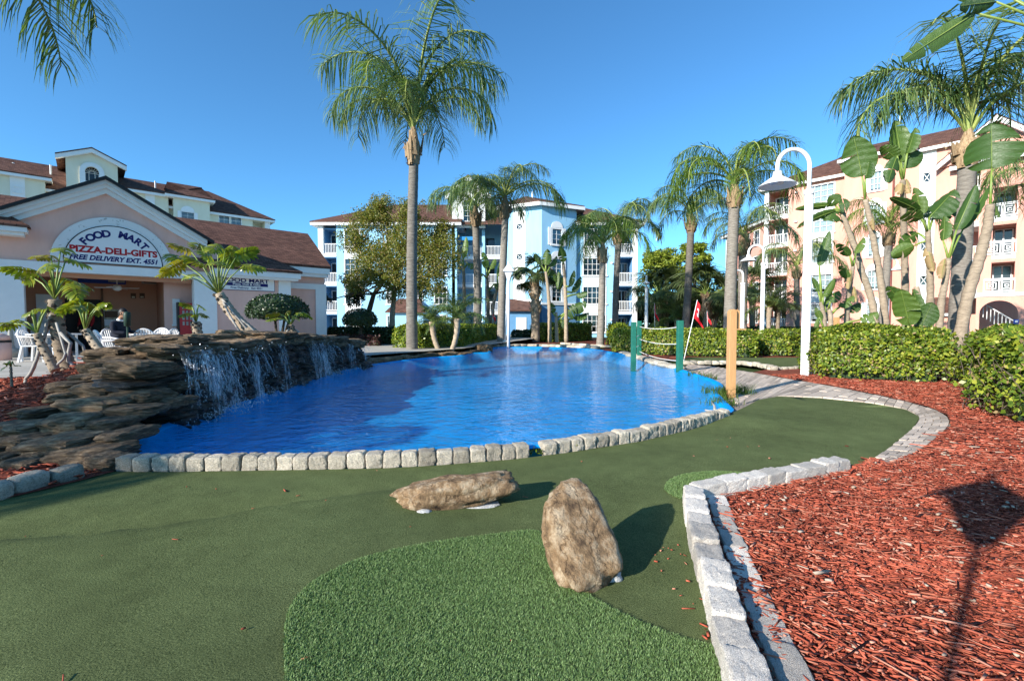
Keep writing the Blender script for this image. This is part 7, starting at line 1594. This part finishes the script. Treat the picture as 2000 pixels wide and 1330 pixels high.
# ------------------------------------------------------------ people
def skinned(name, joints, edges, m, parent, sub=2):
    me = bpy.data.meshes.new(name); me.from_pydata([j[:3] for j in joints], edges, []); o = link(name, me, m, parent)
    sk = o.modifiers.new('skin', 'SKIN'); sk.use_smooth_shade = True
    for i, j in enumerate(joints): me.skin_vertices[0].data[i].radius = (j[3], j[4] if len(j) > 4 else j[3])
    me.skin_vertices[0].data[0].use_root = True
    s = o.modifiers.new('sub', 'SUBSURF'); s.levels = sub; s.render_levels = sub; return o
def head_parts(root, c, fw, hairm='hair'):
    bm = bmesh.new(); bmesh.ops.create_uvsphere(bm, u_segments=18, v_segments=14, radius=1); c = Vector(c)
    fw = Vector(fw).normalized(); sd_ = Vector((-fw.y, fw.x, 0)); V = []
    for v_ in bm.verts:
        x, y, z = v_.co
        f = .098 * x * (1.0 + (.08 if x > 0 and abs(y) < .35 and -.3 < z < .05 else 0)) ; V.append(fw * (f + (.018 if x > .93 else 0)) + sd_ * y * .076 * (1 - .18 * max(0, -z)) + Vector((0, 0, z * .118)) + c)
    me = MB().add(V, [tuple(q.index for q in f.verts) for f in bm.faces]); me.build('head', mat('skin'), root, True)
    V2 = [(p - c) * 1.09 + c - fw * .012 + Vector((0, 0, .012)) for p in V]; keep = [tuple(q.index for q in f.verts) for f in bm.faces if (sum(q.co.z for q in f.verts) / len(f.verts) > .25 or (sum(q.co.x for q in f.verts) / len(f.verts) < .1 and sum(q.co.z for q in f.verts) / len(f.verts) > -.45))]
    MB().add(V2, keep).build('hair', mat(hairm), root, True); bm.free()
    for s in (-1, 1): MB().lathe(c + sd_ * s * .078 + Vector((0, 0, -.005)), [(.004, -.03), (.014, -.01), (.016, .015), (.004, .032)], 8).build('ear', mat('skin'), root, True)
    mb = MB(); mb.hexa([c + fw * .092 + sd_ * a + Vector((0, 0, z)) for a, z in ((-.014, -.03), (.014, -.03), (.008, .02), (-.008, .02))] + [c + fw * f + sd_ * a + Vector((0, 0, z)) for f, a, z in ((.118, -.010, -.03), (.118, .010, -.03), (.1, .005, .02), (.1, -.005, .02))]); mb.build('nose', mat('skin'), root)
def hand(root, w, d, up=(0, 0, -1), s=1.0):
    w = Vector(w); d = Vector(d).normalized(); sd_ = d.cross(Vector((0, 0, 1))).normalized(); dn = Vector(up); J = [(*(w), .026, .018), (*(w + d * .045), .034, .016), (*(w + d * .085), .036, .013)]; E = [(0, 1), (1, 2)]
    skinned('palm', J, E, mat('skin'), root, 1); mb = MB()
    for k, (o, l) in enumerate(((-.030, .065), (-.010, .078), (.010, .072), (.030, .055))):
        a = w + d * .085 + sd_ * o; b_ = a + d * l * .45 + dn * .012; e = b_ + d * l * .3 + dn * .04; mb.tube([a, b_, e], [.0095, .009, .007], 6)
    a = w + d * .03 + sd_ * -.034; mb.tube([a, a + d * .03 - sd_ * .022 + dn * .015, a + d * .06 - sd_ * .012 + dn * .03], [.011, .010, .008], 6); mb.build('fingers', mat('skin'), root, True)
pd = 11.7; sx = at(232, 640, pd).x; man = empty('person', (sx, pd, ZP), 'person in dark navy sweater with white collar sitting at the patio, head bowed', 'person')
def rel(j): return [(*q[:3], *q[3:]) for q in j]
J = [(0, 0, .52, .15, .17), (.01, 0, .72, .145, .19), (-.02, 0, .92, .13, .20), (.03, 0, 1.06, .07, .10), (.05, 0, 1.10, .055), (-.0, -.19, 1.0, .068), (.06, -.23, .78, .056), (.30, -.14, .76, .043), (-.0, .19, 1.0, .068), (.08, .23, .78, .056), (.30, .12, .78, .043), (.06, -.10, .50, .10), (.46, -.13, .50, .075), (.46, -.13, .10, .05), (.58, -.13, .05, .045), (.06, .10, .50, .10), (.46, .13, .50, .075), (.44, .13, .10, .05), (.56, .13, .05, .045)]
E = [(0, 1), (1, 2), (2, 3), (3, 4), (2, 5), (5, 6), (6, 7), (2, 8), (8, 9), (9, 10), (0, 11), (11, 12), (12, 13), (13, 14), (0, 15), (15, 16), (16, 17), (17, 18)]
skinned('body', rel(J), E, mat('navy_cloth'), man)
off = Vector(man.location)
MB().tube([off + Vector((.04, 0, 1.09)), off + Vector((.085, 0, 1.17))], [.056, .052], 10).build('neck', mat('skin'), man, True); MB().tube([off + Vector((.035, 0, 1.075)), off + Vector((.052, 0, 1.115))], [.075, .064], 12).build('collar', mat('collar_white'), man, True)
head_parts(man, off + Vector((.13, 0, 1.255)), (1, 0, 0)); hand(man, (.32, -.13, .755), (1, .25, -.1)); hand(man, (.32, .11, .775), (1, -.25, -.1))
sb = empty('plastic_chair', (sx - .02, pd, ZP), 'white plastic chair under the seated man', 'chair', 'white plastic chairs'); bpy.data.objects.remove(sb)
chair((sx + .02, pd, ZP), PI / 2, 'white plastic chair under the seated man')
q = FM.pt(S(170, 3.0), 2.9, ZP); clerk = empty('person', q, 'person in red shirt standing in the dark shop doorway', 'person'); J = [(0, 0, .95, .13, .16), (0, 0, 1.15, .12, .17), (0, 0, 1.34, .11, .18), (0, 0, 1.46, .06), (0, 0, 1.5, .05), (.19, 0, 1.38, .06), (.24, 0, 1.12, .05), (.23, -.1, .9, .04), (-.19, 0, 1.38, .06), (-.24, 0, 1.12, .05), (-.23, -.1, .9, .04)]
skinned('body', J, [(0, 1), (1, 2), (2, 3), (3, 4), (2, 5), (5, 6), (6, 7), (2, 8), (8, 9), (9, 10)], mat('red_cloth'), clerk)
J = [(0, 0, .96, .14, .15), (.09, 0, .86, .09), (.1, 0, .48, .065), (.1, 0, .09, .045), (.1, -.12, .04, .04), (-.09, 0, .86, .09), (-.1, 0, .48, .065), (-.1, 0, .09, .045), (-.1, -.12, .04, .04)]
skinned('trousers', J, [(0, 1), (1, 2), (2, 3), (3, 4), (0, 5), (5, 6), (6, 7), (7, 8)], mat('navy_cloth'), clerk)
head_parts(clerk, Vector(q) + Vector((0, 0, 1.62)), (.4, -1, 0)); hand(clerk, (.23, -.11, .89), (0, -.3, -1), (0, -.3, -.2)); hand(clerk, (-.23, -.11, .89), (0, -.3, -1), (0, -.3, -.2))

# ------------------------------------------------------------ tufted turf, loose mulch, tufts, small litter
def blades(name, poly, n, h, w, m, zf, seed, lean=.6, label=None, cat=None, patch=None):
    r = np.random.default_rng(seed); A = np.array(poly); lo, hi = A.min(0), A.max(0); pts = []
    while len(pts) < n:
        q = r.uniform(lo, hi, size=(n, 2)); pts += list(q[inside_np(q, poly)])
    P = np.array(pts[:n]); z = np.array([zf(x, y) for x, y in P]); B = np.column_stack([P, z - .002]); a = r.uniform(0, 2 * PI, n); d = np.column_stack([np.cos(a), np.sin(a), np.zeros(n)]); s = np.column_stack([-np.sin(a), np.cos(a), np.zeros(n)])
    hh = h * r.uniform(.6, 1.2, size=(n, 1)); ww = w * r.uniform(.7, 1.3, size=(n, 1)); le = lean * r.uniform(.2, 1.3, size=(n, 1)); up = np.array([0, 0, 1.0])
    V = np.stack([B - s * ww, B + s * ww, B + up * hh * .6 + d * hh * le * .35 + s * ww * .9, B + up * hh * .6 + d * hh * le * .35 - s * ww * .9, B + up * hh * (1 - .3 * le) + d * hh * le], 1).reshape(-1, 3); k = np.arange(n)[:, None] * 5
    o = link(name, npmesh(name, V, k + np.array([0, 1, 2, 3]), k + np.array([3, 2, 4])), mat(m)); tag(o, label, cat, kind='stuff'); return o
PATCH = G([(560, 1400), (553, 1300), (558, 1225), (600, 1168), (700, 1110), (850, 1068), (960, 1048), (1040, 1036), (1062, 1044), (1066, 1080), (1110, 1140), (1190, 1190), (1290, 1235), (1400, 1265), (1455, 1280), (1500, 1400)])
PATCH = chaikin(PATCH, 2)
pz_ = lambda x, y: gz(x, y) + .006
sheet('tufted_turf', PATCH, .08, pz_, mat('turf'))
blades('turf_pile', PATCH, 140000, .013, .0011, 'grass_blade', pz_, 1, lean=.9, label='lush green pile of the large tufted turf patch', cat='turf')
P2 = chaikin(G([(1294, 955), (1310, 935), (1350, 925), (1400, 922), (1470, 926), (1510, 938), (1480, 953), (1400, 965), (1375, 975), (1365, 984), (1330, 978), (1305, 968)]), 2)
sheet('tufted_turf_small', P2, .1, pz_, mat('turf')); blades('turf_pile', P2, 22000, .013, .0016, 'grass_blade', pz_, 2, lean=.9, label='pale green pile of the small turf patch by the kerb corner', cat='turf')
def chips(name, poly, n, L, W, zf, seed, m='chip', label=None, cat=None, lift=.03, box=None):
    r = np.random.default_rng(seed); A = np.array(poly); lo, hi = (A.min(0), A.max(0)) if box is None else (np.array(box[0]), np.array(box[1])); pts = []
    while len(pts) < n:
        q = r.uniform(lo, hi, size=(n, 2)); pts += list(q[inside_np(q, poly)])
    P = np.array(pts[:n]); z = np.array([zf(x, y) for x, y in P]); a = r.normal(-.35, .75, n); tl = r.normal(0, .13, n)
    t = np.column_stack([np.cos(a) * np.cos(tl), np.sin(a) * np.cos(tl), np.sin(tl)]); s = np.column_stack([-np.sin(a), np.cos(a), r.normal(0, .22, n)]); s /= np.linalg.norm(s, axis=1, keepdims=True); u = np.cross(t, s)
    l = L * np.exp(r.normal(-.35, .75, size=(n, 1))) / 2; w = W * r.uniform(.35, 1.3, size=(n, 1)) / 2; h = np.minimum(w * .6, .006); c = np.column_stack([P, z + r.random(n) * lift])
    tp = r.uniform(.3, 1, size=(n, 1)); V = []
    for su in (-1, 1):
        for (a_, b_, k_) in ((-1, -1, 1), (1, -1, 0), (1, 1, 0), (-1, 1, 1)): V.append(c + t * l * a_ * (1 + .2 * b_ * r.normal(size=(n, 1)) * .4) + s * w * b_ * (tp if k_ else 1) + u * h * su)
    V = np.stack(V, 1).reshape(-1, 3); k = np.arange(n)[:, None] * 8
    Q = np.concatenate([k + np.array(f) for f in ((3, 2, 1, 0), (4, 5, 6, 7), (0, 1, 5, 4), (1, 2, 6, 5), (2, 3, 7, 6), (3, 0, 4, 7))])
    o = link(name, npmesh(name, V, Q), mat(m)); tag(o, label, cat, kind='stuff'); return o
nearb = offset(BEDR, -.02)
chips('mulch_shreds', nearb, 3200, .07, .007, lambda x, y: BEDR_Z(x, y) + .012, 11, label='long red shreds on top of the near right bed', cat='mulch', box=((.9, .9), (5.5, 4.2)))
chips('wood_mulch', nearb, 62000, .034, .0085, BEDR_Z, 1, label='loose red wood chips covering the near right bed', cat='mulch', box=((.9, .9), (5.5, 4.2)))
chips('wood_mulch', nearb, 22000, .06, .012, BEDR_Z, 2, label='red wood chips in front of the leafy hedges', cat='mulch', box=((2.5, 4.0), (9.5, 11)))
chips('pale_chips', nearb, 420, .03, .016, lambda x, y: BEDR_Z(x, y) + .015, 3, m='pale_chip', label='scattered grey weathered chips on the red mulch', cat='mulch', box=((.9, .9), (5.5, 5)))
chips('wood_mulch', offset(BEDL, -.05), 7000, .09, .018, bedl_z, 4, label='shaded red chips on the planted mound', cat='mulch', box=((-9, 3.5), (-3, 9.5)))
chips('wood_mulch', PATH, 260, .05, .011, lambda x, y: .02, 5, label='stray red chips spilled on the path end', cat='mulch', lift=.01, box=((2.1, 3.2), (3.3, 4.4)))
chips('stray_chips', TURF, 36, .028, .010, lambda x, y: gz(x, y) + .004, 6, label='few red chips strewn on the putting green', cat='mulch', lift=.006, box=((-3, 1.3), (3.5, 5)))
chips('stray_chips', TURF, 40, .022, .008, lambda x, y: gz(x, y) + .004, 7, label='red chips lying along the white kerb foot', cat='mulch', lift=.006, box=((.75, 1.3), (1.35, 2.6)))
def grass_tuft(px, py, n, h, label, seed):
    b = gd(px, py); r = np.random.default_rng(seed); root = empty('grass_tuft', b, label, 'grass', 'grass tufts round the wooden post'); V = []; Q = []
    for i in range(n):
        a = r.uniform(0, 6.28); o = r.normal(0, .10, 2); d = Vector((math.cos(a), math.sin(a), 0)); s = Vector((-d.y, d.x, 0)) * .006; p = Vector((o[0], o[1], 0)); hh = h * r.uniform(.5, 1.1); q = len(V)
        for k in range(5):
            t = k / 4; c = p + Vector((0, 0, hh * (t - .55 * t * t) * 1.6)) + d * hh * t * t * 1.0; V += [tuple(c - s * (1 - t * .9)), tuple(c + s * (1 - t * .9))]
            if k: Q.append((q + 2 * k - 2, q + 2 * k - 1, q + 2 * k + 1, q + 2 * k))
    link('blades', npmesh('blades', V, Q), mat('tuft_blade'), root)
for i, (px, py, n, h, lb) in enumerate(((1408, 776, 150, .26, 'grass tuft left of the wooden post'), (1448, 770, 150, .26, 'grass tuft right of the wooden post'), (1390, 768, 90, .2, 'low grass tuft at the water side of the post'), (1412, 792, 110, .2, 'grass tuft in front of the wooden post'), (1382, 742, 90, .22, 'dry grass tuft farther up the bank'), (1355, 735, 70, .2, 'grass tuft beside the green corner post'))): grass_tuft(px, py, n, h, lb, i)
for i, (px, py, lb) in enumerate(((1045, 888, 'small weed at the cobble kerb, leftmost'), (1090, 881, 'small weed at the cobble kerb, middle'), (1118, 879, 'small weed at the cobble kerb, right'))):
    b = gd(px, py); root = empty('weed', b, lb, 'weed', 'weeds along the cobble kerb'); r = np.random.default_rng(i); P = np.array(b) + r.normal(size=(26, 3)) * np.array([.03, .012, .012]) + np.array([0, -.02, .03]); cloud_obj('leaves', P, rand_dirs(26, r, 1), .035, .025, mat('hedge_leaf'), root, i)
sb = gd(1385, 800); mb = MB(); p = gd(1396, 803, .09); mb.tube([p, p + Vector((.04, .10, .05)), p + Vector((.05, .22, .09))], [.02, .016, .008], 6); mb.tube([p, p + Vector((-.06, .02, 0)), p + Vector((-.12, .03, .01))], [.018, .015, .01], 6); o = mb.build('driftwood', mat('root'), None, True); tag(o, 'small grey driftwood piece on the right end of the cobble kerb', 'driftwood')
# bare sticks above the waterfall
mb = MB()
for a, b in (((296, 682), (318, 655)), ((310, 682), (322, 652)), ((312, 684), (336, 650)), ((262, 676), (285, 682))): mb.tube([at(*a, 8.6), at((a[0] + b[0]) / 2 + 2, (a[1] + b[1]) / 2, 8.5), at(*b, 8.4)], [.014, .010, .006], 5)
o = mb.build('dead_branch', mat('root'), None, True); tag(o, 'bare grey branch sticking up behind the top rocks', 'branch')
